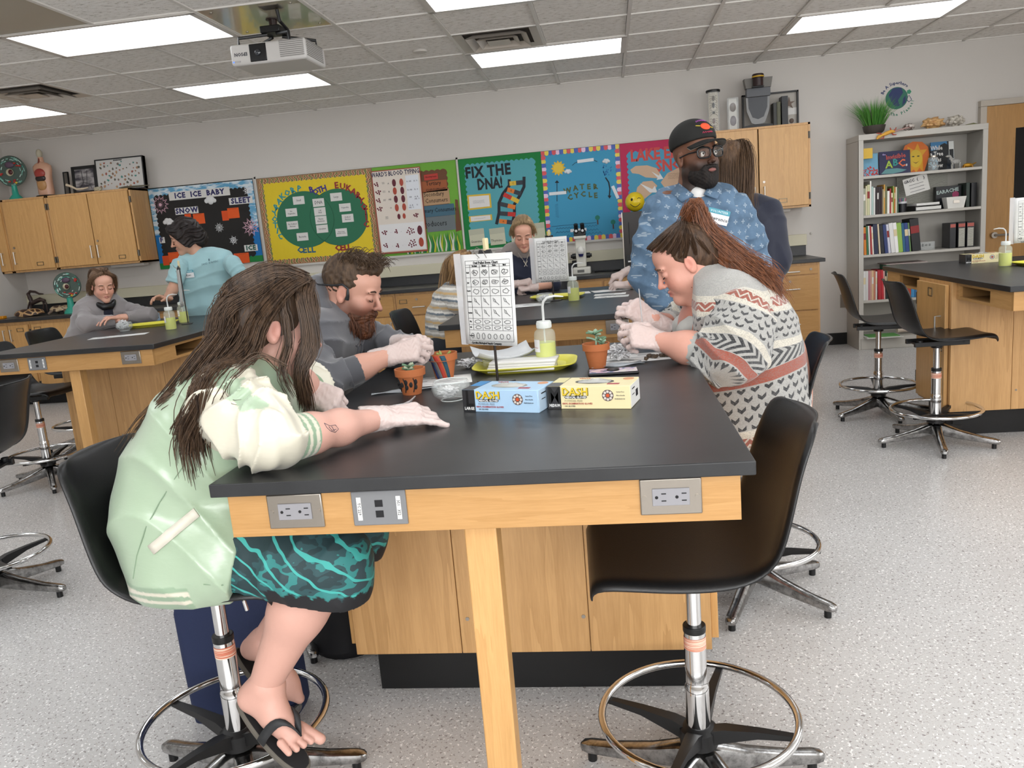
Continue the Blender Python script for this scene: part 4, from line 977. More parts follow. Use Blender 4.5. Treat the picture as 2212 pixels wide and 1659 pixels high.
pts = [(.12 * math.cos(a),.135 + (.135 if math.sin(a) > 0 else .1) * math.sin(a)) for a in [2 * PI * k / 32 for k in range(32)]]
childpoly(so,'sun_disc',[(-.07,0),(.07,0),(.12,.15),(.11,.22),(.06,.27),(-.02,.28),(-.09,.25),(-.12,.18)],'d8702a',-.001)
childpoly(so,'sun_rays',[(-.06,.0),(-.02,.03),(0,0),(.03,.04),(.06,0),(.06,.15),(.1,.2),(.04,.2),(.02,.26),(-.01,.2),(-.07,.24),(-.06,.17),(-.11,.15),(-.06,.1)],'e0a02a',-.002)
childpoly(so,'face',rgon(24,.056,(0,.125),ry=.08),'dcb834',-.003)
for sx_ in (-1,1): childpoly(so,'painted_eye',rgon(10,.012,(sx_ * .022,.145),ry=.005),'3a3420',-.004)
childpoly(so,'painted_smile',[(-.03,.1),(0,.088),(.03,.1),(0,.08)],'6a4a1c',-.004)
CG = plain('clear_glass','eef4f4',.04,alpha=.22,spec=.8)
def jar(label,c,r,h,fill,cat='jar',name='jar'):
    t = thing(name,label,cat,c)
    obj('glass',MB().lathe([(r * .95,0),(r,.01),(r,h * .85),(r * .85,h * .92),(r * .85,h)],20,close=True),CG,t,local=True)
    obj('lid',MB().lathe([(r * .88,h * .93),(r * .88,h + .006),(0,h + .008)],20),STEEL,t,local=True)
    m = MB(); rnd = random.Random(4)
    for k in range(26): a_ = rnd.uniform(0,6.28); rr = r * .8 * math.sqrt(rnd.random()); m.ball((rr * math.cos(a_),rr * math.sin(a_),rnd.uniform(.012,h * .75)),rnd.uniform(.006,.009),6)
    q = obj('contents',m,M(fill,.4),t,local=True); q['kind'] = 'stuff'; return t
jar('clear jar of pale blue beads on the top shelf',(2.915,by0 + .09,z),.042,.125,'9ab8c8')
o = leaning_book('picture_book',(3.03,by0 + .17,z),.2,.255,'1a2430','dark picture book titled While a Tree Was Growing','book')
childpoly(o,'cover_sky',[(-.1,.18),(.04,.2),(.04,.255),(-.1,.255)],'3f7aa8'); childpoly(o,'cover_tree',[(-.03,.0),(.03,.0),(.05,.15),(.08,.2),(.02,.24),(-.03,.22),(-.04,.15)],'101418',-.001); childpoly(o,'cover_panel',rect(.055,.098,.09,.252),'d6d8d4',-.0012); childpoly(o,'cover_note',rect(.058,.094,.095,.18),'1c2022',-.002)
for k,w_ in enumerate(('While','a Tree','Was','Grow')): childtext(o,w_,.055,-.05,.2 - k * .052,'e2e0dc',.001,.75,0,-.003)
# small figures: striped horse-like figure and yellow tin tortoise
t = thing('zebra_figure','small black and white striped animal figure on the top shelf','figurine',(3.1,by0 + .07,z))
zs = NT('zebra_stripes'); w_ = zs.n('TexWave'); w_.inputs['Scale'].default_value = 60; w_.inputs['Distortion'].default_value = 4; zs.l(zs.obj(),w_.inputs['Vector']); zs.col(zs.ramp(w_.outputs[0],[(.45,'1a1a1a'),(.55,'d8d6d0')])); zs.set(Roughness=.5)
m = MB(); m.ball((0,0,.062),(.042,.02,.024),14); m.tube([(-.03,0,.07),(-.045,0,.1),(-.055,0,.118)],[.014,.012,.012],8); m.ball((-.068,0,.114),(.02,.01,.01),10)
obj('body',m,zs.m,t,local=True)
for dx,dy in ((-.03,-.012),(-.03,.012),(.03,-.012),(.03,.012)): obj('leg',MB().cyl((dx,dy,0),(dx,dy,.055),.005,.007,8),zs.m,t,local=True)
t = thing('tin_tortoise','small yellow tin tortoise figure at the right end of the top shelf','figurine',(3.2,by0 + .07,z))
m = MB(); m.ball((0,0,.022),(.042,.026,.018),14); obj('shell',m,M('c8922a',.3,metal=.4),t,local=True)
for p_ in ((-.038,-.018),(-.038,.018),(.036,-.018),(.036,.018)): obj('leg',MB().cyl((p_[0],p_[1],0),(p_[0] * .8,p_[1] * .8,.02),.007,.006,8),M('a87420',.4),t,local=True)
m = MB(); m.tube([(.035,0,.022),(.06,0,.034),(.072,0,.04)],[.009,.006,.003],8); obj('head',m,M('8a6420',.4),t,local=True)
# second shelf, right side
z = SH[2]
t = thing('pencil_cup','black wire pencil cup on the second shelf','cup',(2.65,by0 + .08,z))
obj('cup',MB().lathe([(.036,0),(.04,.095),(.037,.095),(.033,.004),(0,.004)],18),M('1d1d22',.4),t,local=True); obj('band',MB().lathe([(.0405,.078),(.0415,.09),(.0405,.096)],18,close=True),M('c9c9cc',.5),t,local=True)
for k,cc in enumerate(('c02a60','2a9a8a','d87a2a','3a3ab0','7a2a8a','c8c8c8')):
    a_ = k * 1.05; obj('pen',MB().cyl((.012 * math.cos(a_),.012 * math.sin(a_),.006),(.03 * math.cos(a_),.03 * math.sin(a_),.125),.0035,n=7),M(cc,.4),t,local=True)
o = single('ring_binder',MB().box(-.115,.115,-.13,.13,0,.005,0).box(-.115,.115,-.13,.13,.04,.045,0).box(-.115,-.11,-.13,.13,0,.045,0).box(-.105,.11,-.125,.125,.006,.035,1),[M('18181b',.4),M('dfdeda',.8)],'binder lying flat on the second shelf with white papers','binder',(2.86,by0 + .16,z),bev=.002)
single('ring_binder',MB().box(-.1,.1,-.12,.12,0,.022),M('dad9d6',.35),'white binder on top of the black one on the second shelf','binder',(2.85,by0 + .15,z + .046),rz=.05,bev=.003)
m = MB(); T0 = [(-.085,-.055),(.085,-.055),(.085,.055),(-.085,.055)]; T1 = [(p[0] * .8,p[1] * .8) for p in T0]
m.grid([[(p[0],p[1],0) for p in T1],[(p[0],p[1],.1) for p in T0],[(p[0] * .97,p[1] * .96,.1) for p in T0],[(p[0] * .94,p[1] * .93,.004) for p in T1]],close_u=True); m.add([(p[0],p[1],.002) for p in T1],[(0,1,2,3)])
t = thing('storage_tub','small white metal tub on the second shelf','tub',(3.09,by0 + .07,z)); obj('tub',m,M('dcdad4',.35),t,local=True,bev=.001)
obj('label_holder',MB().box(-.025,.025,-.058,-.054,.045,.07),STEEL,t,local=True)
PT = NT('marbled_print'); w_ = PT.n('TexWave',wave_type='BANDS'); w_.bands_direction = 'Z'; w_.inputs['Scale'].default_value = 28; w_.inputs['Distortion'].default_value = 5; PT.l(PT.obj(),w_.inputs['Vector']); PT.col(PT.ramp(w_.outputs[0],[(.3,'8d8b80'),(.6,'bdbcb2')])); PT.set(Roughness=.7)
o = single('striped_poster',MB().box(2.69,3.14,by1 - .04,by1 - .034,z,z + .315),PT.m,'grey striped sheet leaning against the back of the second shelf','poster')
o = single('certificate',MB().box(-.105,.105,0,.002,-.075,.075),M('cfcdc8',.6),'tilted grey card headed GRCC hanging below the top shelf','card',(2.76,by0 + .05,z + .235)); o.rotation_euler = (0,-.22,0)
childtext(o,'GRCC  (     )',.034,-.01,.045,'2a2a30',.001); q = childtext(o,'...................\n...................\n...................',.03,0,-.015,'5a5a60')
o = single('game_box',MB().box(2.98,3.2,by0 + .19,by0 + .25,z,z + .2),M('17181c',.4),'black box printed EARACHE behind the white tub','box',bev=.001)
m = MB(); add_text(m,'EARACHE',.044,(3.08,by0 + .1885,z + .155),(1,0,.12),(-.12,0,1),bold=.0012); q = obj('lettering',m,M('b8c8c4',.5),None); q.parent = o; q.matrix_parent_inverse = o.matrix_world.inverted()
obj('cover_splash',MB().prism(rgon(9,.03,(3.15,z + .12)),(0,by0 + .19,0),(1,0,0),(0,0,1),(0,-.001,0)),M('9a2a5a',.5),o)
single('game_box',MB().box(3.205,3.235,by0 + .1,by0 + .28,z,z + .215),M('1f3026',.4),'narrow dark green box at the right end of the second shelf','box',bev=.001)
single('game_box',MB().box(3.24,3.285,by0 + .08,by0 + .28,z,z + .21),M('17171a',.4),'narrow black box at the right end of the second shelf','box',bev=.001)
# third shelf, right side
z = SH[3]
for k,(x_,rot,lab) in enumerate(((3.075,.1,'slim black box with grey picture, left of the two photo boxes'),(3.15,0,'black photo box with red title, left one of the pair on the third shelf'),(3.225,0,'black photo box with red title, right one of the pair on the third shelf'))):
    t = thing('photo_box',lab,'box',(x_,by0 + .12,z),group='photo boxes on the third shelf'); w_ = .05 if k == 0 else .062
    obj('box',MB().box(-w_ / 2,w_ / 2,-.08,.1,0,.225),M('1b1b20',.35),t,local=True,bev=.001)
    if k: obj('photo_print',MB().box(-w_ / 2 + .006,w_ / 2 - .006,-.0808,-.08,.01,.175),PT.m,t,local=True)
    obj('title_band',MB().box(-w_ / 2 + .003,w_ / 2 - .003,-.0808,-.08,.185,.215),M('b05a50',.5),t,local=True)
single('acrylic_block',MB().box(2.79,2.93,by0 + .06,by0 + .085,z,z + .075),CG,'clear acrylic specimen block on the third shelf','block',bev=.002)
o = single('specimen_strip',MB().ball((2.83,by0 + .0725,z + .045),(.008,.004,.014),8).ball((2.86,by0 + .0725,z + .045),(.012,.004,.009),8).ball((2.89,by0 + .0725,z + .045),(.009,.004,.012),8),M('2c2c24',.6),'three tiny dark specimens inside the clear acrylic block','specimen'); o['kind'] = 'stuff'
o = single('paper_stack',MB().box(2.3,2.62,by0 - .08,by0 + .15,.1115,.119).box(2.33,2.6,by0 - .05,by0 + .13,.119,.124,1),[M('d2d2cc',.7),M('5fa052',.6)],'white and green leaflets sticking out at the bottom of the bookcase','leaflet')
m = MB(); m.tube([(2.62,by0 + .1,.155),(2.68,by0 + .1,.158),(2.8,by0 + .11,.15)],[.03,.028,.03],12); single('paper_roll',m,M('d8c8b8',.8),'pale paper roll lying on the bottom of the bookcase','roll')
# on top of the bookcase
z = bh
t = thing('potted_grass','bright green artificial grass in a dark round pot on the bookcase','plant',(2.43,by0 + .16,z))
obj('pot',MB().lathe([(.055,0),(.085,.03),(.098,.08),(.09,.08),(.076,.06),(0,.06)],26),plain('pot_stone','4b4540',.5,noise=.6),t,local=True)
rnd = random.Random(11); gms = [M(c,.5) for c in ('4c8a34','5c9c40','3c7a2e','6aa64a')]; bl = [MB() for _ in gms]
for k in range(430):
    a_ = rnd.uniform(0,2 * PI); r0 = .07 * math.sqrt(rnd.random()); sp = r0 * rnd.uniform(1.2,3.2) + .01; h = rnd.uniform(.17,.27); w_ = .0022; q = rnd.uniform(0,PI)
    ca,sa = math.cos(a_),math.sin(a_); P = [(r0 * ca,r0 * sa,.06),((r0 + sp * .35) * ca,(r0 + sp * .35) * sa,.06 + h * .55),((r0 + sp) * ca,(r0 + sp) * sa,.06 + h)]
    bl[k % 4].add([(P[0][0] - w_ * math.cos(q),P[0][1] - w_ * math.sin(q),P[0][2]),(P[0][0] + w_ * math.cos(q),P[0][1] + w_ * math.sin(q),P[0][2]),(P[1][0] + w_ * math.cos(q),P[1][1] + w_ * math.sin(q),P[1][2]),(P[1][0] - w_ * math.cos(q),P[1][1] - w_ * math.sin(q),P[1][2]),P[2]],[(0,1,2,3),(3,2,4)])
for b2,g2 in zip(bl,gms): q = obj('grass_blades',b2,g2,t,local=True); q['kind'] = 'stuff'
t = thing('toy_gecko','orange and yellow toy gecko hanging over the front edge of the bookcase top','toy',(2.55,by0 - .01,z))
m = MB(); g = lambda x,y: (lambda p: (p[0],by0 - .022,p[2]))(at(1840 + x * .14466,160 + y * .14466,Y=by0 - .02))
m.tube([g(370,970),g(400,940),g(450,915),g(520,885),g(590,855),g(640,860)],[.008,.016,.012,.017,.015,.009],10); obj('body',m,M('d8a03c',.5),t)
m = MB(); m.tube([g(640,860),g(700,835),g(760,822),g(830,800),g(870,790)],[.009,.007,.006,.004,.002],8); obj('tail',m,M('b08a84',.5),t)
for P in ([(470,910),(420,885),(370,885)],[(480,920),(470,960),(430,965)],[(590,850),(575,815),(570,800)],[(600,880),(620,905),(665,905)],[(620,850),(655,820),(660,795)]): m = MB(); m.tube([g(*p) for p in P],[.006,.005,.004],7); obj('leg',m,M('a84a3c',.5),t)
def lumpy(name,label,cat,c,r,col,seed,amp=.3,spikes=0,col2=None):
    rnd = random.Random(seed); me = bpy.data.meshes.new(name); bm = bmesh.new(); bmesh.ops.create_icosphere(bm,subdivisions=4,radius=1)
    import mathutils.noise as mn
    for v in bm.verts:
        n = v.co.normalized(); d = 1 + amp * mn.noise(n * 2.2 + Vector((seed,0,0))) + amp * .4 * mn.noise(n * 6 + Vector((seed,3,0)))
        if spikes: d += .28 * max(0,math.sin(n.x * spikes + seed) * math.sin(n.z * spikes + 1)) ** 3
        v.co = Vector((n.x * r[0],n.y * r[1],n.z * r[2])) * d
    bm.to_mesh(me); bm.free(); t2 = NT(name + '_surface%d' % seed); t2.col(t2.ramp(t2.noise(t2.obj(),38,4),[(.4,col2 or col),(.6,col)])); t2.set(Roughness=.45); me.materials.append(t2.m); me.shade_smooth()
    o = bpy.data.objects.new(name,me); COL.objects.link(o); zmin = min(v.co.z for v in me.vertices); o.location = (c[0],c[1],c[2] - zmin); o['label'] = label; o['category'] = cat; return o
lumpy('spotted_shell','small brown and white spotted seashell on the bookcase','seashell',(2.71,by0 + .12,z),(.045,.035,.03),'d8d0c8',3,.35,9,'5a4038')
lumpy('conch_shell','tan spiked conch shell in the middle of the bookcase top','seashell',(2.93,by0 + .15,z),(.085,.06,.045),'d8b078',5,.4,7,'b98a58')
lumpy('white_shell','whitish rough shell right of the tan conch on the bookcase','seashell',(3.12,by0 + .15,z),(.065,.055,.045),'d2ccc0',8,.4,5,'a39c90')
m = MB(); m.tube([(3.2,by0 + .13,z + .008),(3.27,by0 + .14,z + .012),(3.31,by0 + .14,z + .006)],[.006,.012,.004],8); single('small_lizard_toy',m,M('7a7a58',.6),'flat greenish toy at the right end of the bookcase top','toy')

# ------------------------------------------------------------------ on the right wall cabinet
z = 2.10; yc = YC + .12
def on(px,Y=yc): return at(px,300,Y=Y)[0]
t = thing('insect_tube','tall clear tube of mounted insects on the right wall cabinet','specimen tube',(1.0,yc,z)); x_ = at(1541,230,Y=yc)[0]; t.location.x = x_; _base[t.name] = (x_,yc,z)
obj('tube',MB().lathe([(.055,0),(.055,.36)],24,close=True),CG,t,local=True); obj('backing',MB().box(-.042,.042,.0,.004,.004,.355),M('cfc6b4',.7),t,local=True); obj('cap',MB().lathe([(.064,.355),(.066,.37),(.06,.375),(0,.375)],24),DARKPL,t,local=True)
for k,(zz,cc) in enumerate(((.3,'5a4636'),(.24,'231a16'),(.175,'2a211c'),(.1,'6a4a40'),(.04,'5a4038'))):
    m = MB(); m.ball((0,-.006,zz),(.012,.006,.026 if k != 2 else .012),8)
    for s in (-1,1):
        for j in (-1,0,1): m.tube([(0,-.006,zz + j * .008),(s * .022,-.008,zz + j * .018 + .004),(s * .034,-.004,zz + j * .026 - .006)],.0016,5)
    obj('insect',m,M(cc,.5),t,local=True)
x_ = at(1583,240,Y=yc)[0]
t = thing('specimen_block','small clear block with two specimens on the right wall cabinet','specimen',(x_,yc,z)); obj('block',MB().box(-.05,.05,-.02,.02,0,.29),CG,t,local=True,bev=.002)
obj('card',MB().box(-.035,.035,0,.003,.005,.28),M('dcd9d2',.7),t,local=True); m = MB(); m.ball((0,-.008,.205),(.028,.01,.04),12); obj('cone_specimen',m,plain('cone_brown','6a5040',.8,noise=.7),t,local=True); m = MB(); m.ball((0,-.008,.085),(.028,.01,.045),12); obj('shell_specimen',m,plain('shell_purple','5a4450',.5,noise=.7),t,local=True)
xa,xb_ = at(1606,240,Y=yc)[0],at(1729,240,Y=yc)[0]
t = thing('display_case','wide black-framed display case with a starfish on the right wall cabinet','frame',((xa + xb_) / 2,yc,z)); m = MB(); H_ = .31
for r in ((xa,xb_,0,.014),(xa,xb_,H_ - .014,H_),(xa,xa + .014,0,H_),(xb_ - .014,xb_,0,H_)): m.box(r[0],r[1],yc + .06,yc + .1,z + r[2],z + r[3])
obj('frame',m,DARKPL,t); obj('backing',MB().box(xa,xb_,yc + .09,yc + .098,z,z + H_),M('b5b0a8',.7),t); obj('white_band',MB().box(xb_ - .16,xb_ - .014,yc + .086,yc + .09,z + .1,z + .16),M('dcdad6',.7),t)
st = []; cx_,cz_ = xb_ - .08,z + .2
for k in range(10): r = .055 if k % 2 == 0 else .018; st.append((cx_ + r * math.sin(2 * PI * k / 10),cz_ + r * math.cos(2 * PI * k / 10)))
obj('starfish',MB().prism(st,(0,yc + .088,0),(1,0,0),(0,0,1),(0,-.008,0)),M('7a6a60',.8),t)
for dx in (-.12,-.06): m = MB(); m.ball((xb_ + dx,yc + .085,z + .045),(.02,.008,.022),10); obj('urchin',m,M('6a5c54',.8),t)
for k,(px_,w_,h_,cc,lab) in enumerate(((1672,.032,.2,'1c1d18','thin black binder left of the olive one on the right wall cabinet'),(1680,.032,.205,'4a4a30','olive binder on the right wall cabinet'),(1693,.055,.25,'15161a','taller black binder on the right wall cabinet'))):
    x_ = at(px_,240,Y=yc - .03)[0]; single('binder',MB().box(-w_ / 2,w_ / 2,-.05,.07,0,h_),M(cc,.4),lab,'binder',(x_,yc - .03,z),group='binders on the right wall cabinet',bev=.002)
xm = at(1637,240,Y=yc)[0]
t = thing('display_stand','grey and black curved plastic shield stand on the right wall cabinet','stand',(xm - .005,yc - .04,z))
P = [(-.105,.27),(-.1,.15),(-.06,.045),(0,.02),(.06,.045),(.1,.15),(.105,.27)]
obj('grey_shield',MB().prism(P,(0,0,0),(1,0,0),(0,0,1),(0,.01,0)),M('8a8a8a',.4),t,local=True); obj('dark_shield',MB().prism([(p[0] * .82,.27 - (.27 - p[1]) * .78) for p in P],(0,-.003,0),(1,0,0),(0,0,1),(0,.004,0)),M('3d3f44',.4),t,local=True)
obj('base',MB().prism([(-.14,0),(.14,0),(.13,.02),(.05,.03),(-.05,.03),(-.13,.02)],(0,-.03,0),(1,0,0),(0,0,1),(0,.05,0)),DARKPL,t,local=True)
t = thing('mesh_box','dark grey mesh box stacked on the shield stand','box',(xm,yc - .02,z + .272)); obj('lower_box',MB().box(-.105,.105,-.04,.04,0,.075),M('5c5e62',.5),t,local=True,bev=.003)
t = thing('mesh_box','flared grey mesh tray topping the stack on the right wall cabinet','box',(xm,yc - .02,z + .348)); obj('tray',MB().prism([(-.11,0),(.11,0),(.125,.085),(-.125,.085)],(0,-.045,0),(1,0,0),(0,0,1),(0,.09,0)),M('77746f',.6),t,local=True)
t = thing('reel','dark reel with a yellow band in front of the top mesh tray','reel',(xm - .01,yc - .1,z + .355)); obj('reel',MB().lathe([(.045,0),(.045,.07),(.052,.075),(.052,.098),(.045,.105),(0,.105)],20),M('2a1414',.4),t,local=True); obj('yellow_band',MB().lathe([(.0535,.074),(.0535,.086)],20,close=True),M('c8a02a',.5),t,local=True)
obj('reel_shelf',MB().box(-.05,.05,-.02,.1,-.008,-.001),DARKPL,t,local=True)

# ------------------------------------------------------------------ on the left wall cabinets
z = 2.10; yl_ = 7.97
v = view(.18681,0,290,Y=yl_)
def cell_model(label,c,r,rz,s=1.0):
    t = thing('cell_model',label,'model',c,rz)
    obj('pedestal',MB().lathe([(.075 * s,0),(.07 * s,.02 * s),(.035 * s,.06 * s),(.028 * s,.14 * s),(.03 * s,.16 * s),(0,.16 * s)],24),M('2f9a86',.25),t,local=True)
    zc = .15 * s + r
    q = obj('dome',MB().lathe([(r * math.cos(a_),r * .35 * math.sin(a_)) for a_ in [-PI / 2 + PI / 2 * k / 8 for k in range(9)]],32),plain('clear_shell','d8d4c8',.15,alpha=.45),t,local=True); q.matrix_local = Matrix.Translation((0,.0,zc)) @ Matrix.Rotation(PI / 2,4,'X')
    q = obj('disc',MB().lathe([(r,-.006),(r * 1.01,0),(r * .97,.006),(0,.006)],40),plain('cell_disc','4a5a52',.35),t,local=True); q.matrix_local = Matrix.Translation((0,0,zc)) @ Matrix.Rotation(PI / 2,4,'X')
    rnd = random.Random(int(c[0] * -10)); y = -.012
    for k in range(42):
        a_ = rnd.uniform(0,2 * PI); rr = r * (.45 + .48 * math.sqrt(rnd.random())); L = rnd.uniform(.15,.4); m = MB()
        m.tube([(rr * math.cos(a_ + L * j / 5),y,zc + rr * math.sin(a_ + L * j / 5) + .003 * (-1) ** j) for j in range(6)],.003 * s + .001,5)
        obj('membrane_strand',m,M(rnd.choice(['8fcabb','a9d6c9','3f9a8c','d6e4de']),.35),t,local=True)
    for k in range(9):
        a_ = rnd.uniform(0,2 * PI); rr = r * rnd.uniform(.55,.85); m = MB(); m.ball((rr * math.cos(a_),y - .004,zc + rr * math.sin(a_)),(r * .1,.01,r * .055),10); obj('red_organelle',m,M('b8352e',.3),t,local=True)
    m = MB(); m.ball((-r * .05,y - .006,zc - r * .08),(r * .24,.02,r * .24),16); obj('nucleus',m,M('c9c2a6',.3),t,local=True)
    m = MB(); m.ball((r * .04,y - .02,zc - r * .08),(r * .15,.012,r * .17),14); obj('nucleolus',m,M('4c1a1c',.3),t,local=True)
    m = MB(); m.ball((0,y - .004,zc + r * .4),(r * .3,.014,r * .2),14); obj('purple_organelle',m,M('5a4658',.4),t,local=True)
    m = MB(); m.ball((r * .25,y - .008,zc - r * .78),(.012,.01,.012),10); obj('yellow_organelle',m,M('d8b83a',.3),t,local=True)
    return t
cell_model('teal animal cell model at the left edge, on top of the wall cabinets',(at(30,400,Y=7.95)[0],7.95,z),.155,.2,.9)
cell_model('round animal cell model on a teal stand on the back worktop',(at(157,680,Y=7.72)[0],7.72,.9),.135,.25,1.0)
xt = at(98,400,Y=yl_)[0]
t = thing('torso_model','pink human torso anatomy model with open belly on the wall cabinet','model',(xt,yl_,z)); SK = plain('model_skin','c89a80',.3)
m = MB(); P = []
for (zz,rx,ry) in ((.0,.075,.055),(.05,.085,.06),(.12,.082,.06),(.2,.085,.06),(.27,.1,.058),(.31,.1,.05),(.335,.07,.045),(.35,.03,.03),(.4,.025,.025)): P.append([(rx * math.cos(a_),ry * math.sin(a_),zz) for a_ in [2 * PI * k / 24 for k in range(24)]])
m.grid(P,close_u=True); obj('torso',m,SK,t,local=True)
m = MB(); m.ball((0,-.052,.12),(.052,.02,.06),16); obj('intestines',m,plain('gut_tan','b98a58',.35,noise=.5),t,local=True)
m = MB(); m.ball((0,-.055,.185),(.058,.02,.035),16); obj('liver',m,M('2c2422',.3),t,local=True)
m = MB(); m.ball((0,-.055,.235),(.06,.022,.05),16); obj('lungs',m,M('9a3c34',.3),t,local=True)
m = MB(); m.tube([(0,-.045,.27),(-.005,-.035,.34),(0,-.01,.4)],[.012,.009,.012],10); m.tube([(.018,-.045,.27),(.014,-.03,.33),(.008,-.01,.39)],.005,8); obj('windpipe',m,M('7a3a2c',.4),t,local=True)
m = MB(); m.ball((-.005,-.0,.435),(.03,.034,.048),14); obj('half_head',m,M('b5ad98',.4),t,local=True)
obj('base',MB().lathe([(.1,-.0),(.105,.008),(.1,.016),(0,.016)],24),DARKPL,t,local=True)
def framed(name,label,x0,x1,y,zz,h,bw,depth,fill,lean=.1,side=None):
    t = thing(name,label,'frame',((x0 + x1) / 2,y,zz)); w = x1 - x0; m = MB()
    for r in ((-w / 2,w / 2,0,bw),(-w / 2,w / 2,h - bw,h),(-w / 2,-w / 2 + bw,0,h),(w / 2 - bw,w / 2,0,h)): m.box(r[0],r[1],0,depth,r[2],r[3])
    t.rotation_euler = (-lean,0,0)
    obj('frame',m,DARKPL,t,local=True,bev=.0015); obj('picture',MB().box(-w / 2,w / 2,.006,depth - .002,.003,h - .003),fill,t,local=True); return t
pic = NT('grey_photo_print'); pic.col(pic.ramp(pic.noise(pic.map((3,3,9)),2,4),[(.4,'3c3840'),(.6,'a8a4a4')])); pic.set(Roughness=.2)
f1 = framed('framed_photo','small black-framed photo of a boat on the left wall cabinets',v(690,0)[0],v(985,0)[0],8.02,z,.285,.032,.03,pic.m)
for P in ([(-.03,.0,.24),(-.015,0,.09)],[(.035,0,.24),(.02,0,.1)],[(-.06,0,.06),(-.02,0,.12),(.05,0,.1),(.07,0,.05)]): m = MB(); m.tube([(p[0],.005,p[2]) for p in P],.0025,5); obj('printed_mast',m,M('2c2830',.5),f1,local=True)
f2 = framed('framed_specimens','wide black frame of small sea specimens on the left wall cabinets',v(990,0)[0],v(1560,0)[0],8.0,z,.33,.012,.055,M('c4c2be',.35))
rnd = random.Random(6); cs = ('8a6a58','9c7a60','4f8a84','a0584a','7a6a60','b08a68','5a5a50')
for k in range(56):
    x_,z_ = -.22 + .44 * ((k * .618) % 1),.03 + .26 * ((k * .2113 + .1 * rnd.random()) % 1); r = rnd.uniform(.007,.016); m = MB(); m.prism([(x_ + r * rnd.uniform(.5,1.1) * math.cos(2 * PI * j / 9),z_ + r * rnd.uniform(.5,1.2) * math.sin(2 * PI * j / 9)) for j in range(9)],(0,.006,0),(1,0,0),(0,0,1),(0,-.003,0)); obj('specimen',m,M(cs[k % 7],.7),f2,local=True)
childtext(f2,'SPECIMENS FROM THE SEA'[:14],.012,-.01,.306,'3a3a3a',y=.003)
f3 = framed('framed_photo','black frame edge leaning between the torso model and the boat photo',v(600,0)[0],v(660,0)[0],8.0,z,.24,.01,.02,M('55504a',.4))
m = MB(); m.tube([(p[0],7.87,p[1] + .0) for p in (v(840,590),v(900,610),v(960,640),v(1030,635),v(1090,620))],[.014,.011,.01,.009,.006],8); single('bone',m,M('c8b8a0',.6),'long pale bone lying in front of the boat photo','bone')
lumpy('animal_skull','small pale animal skull in front of the specimen frame','skull',(v(1050,0)[0],7.93,z),(.04,.03,.024),'b8b098',14,.3)
m = MB(); m.tube([(p[0],7.88,z + .012) for p in (v(1330,0),v(1400,0),v(1480,0),v(1600,0),v(1690,0))],[.004,.012,.01,.008,.003],8); single('dried_branch',m,M('5c5848',.8),'thin dried stem lying on the right end of the left wall cabinets','stem')

# ------------------------------------------------------------------ on the back worktop
v = view(.1085,0,560,Y=7.75)
z = .9
def turtle(label,c,L,rz,up):
    t = thing('turtle_shell' if up else 'turtle_model',label,'turtle',c,rz)
    tex = NT('shell_pattern%d' % up); vo = tex.n('TexVoronoi',feature='DISTANCE_TO_EDGE'); vo.inputs['Scale'].default_value = 16; tex.l(tex.obj(),vo.inputs['Vector']); tex.col(tex.ramp(vo.outputs['Distance'],[(.06,'c09a6a' if up else 'b5a080'),(.14,'3a241a' if up else '4a3a30')])); tex.set(Roughness=.4)
    m = MB(); m.ball((0,0,.0),(L / 2,L * .36,L * .24),24)
    m.v = [(p[0],p[1],max(p[2],0) + .03 + .04 * abs(p[0] / L)) for p in m.v]
    obj('shell',m,tex.m,t,local=True)
    if not up:
        for k,(a_,b2) in enumerate(((.8,.5),(.8,-.5),(-.8,.5),(-.8,-.5))): m = MB(); m.tube([(a_ * L * .35,b2 * L * .5,.04),(a_ * L * .5,b2 * L * .75,.012)],[.018,.012],8); obj('flipper',m,M('6a5a4c',.6),t,local=True)
        m = MB(); m.tube([(L * .42,0,.04),(L * .6,0,.05)],[.016,.014],8); m.ball((L * .64,0,.052),(.025,.018,.016),10); obj('head',m,M('5c4c40',.6),t,local=True)
    return t
turtle('turtle shell with orange-veined pattern at the left on the back worktop',(v(420,0)[0],7.72,z - .028),.3,.15,1)
turtle('small turtle model with legs beside the teal cell model stand',(v(1000,0)[0],7.78,z - .004),.24,.1,0)
t = thing('driftwood_animal','dark carved animal figure with a long curved tail behind the turtles','figurine',(v(730,0)[0],7.95,z)); DK = M('3a2c28',.5)
vv = lambda x,y: (lambda p: (p[0],7.95,p[1]))(view(.1085,0,560,Y=7.95)(x,y))
m = MB(); m.tube([vv(860,690),vv(780,690),vv(700,650),vv(600,640),vv(560,690),vv(600,780),vv(650,870),vv(800,800),vv(900,830)],[.006,.01,.012,.014,.018,.022,.026,.024,.014],10); obj('body',m,DK,t)
for P in ([(620,850),(620,960),(648,1075)],[(600,850),(570,930),(540,1060)],[(880,820),(920,880),(950,1050)],[(860,820),(870,900),(860,1060)]): m = MB(); m.tube([vv(*p) for p in P],[.012,.009,.006],8); obj('leg',m,DK,t)
jar('glass jar with black lid and brown liquid at the left edge of the worktop',(at(5,660,Y=7.85)[0],7.85,z),.04,.14,'6a4a22')
single('yellow_tool',MB().box(-.05,.05,-.03,.03,0,.03),M('d08a1c',.4),'small orange-yellow block at the left edge of the worktop','block',(at(2,690,Y=7.6)[0],7.6,z),bev=.006)
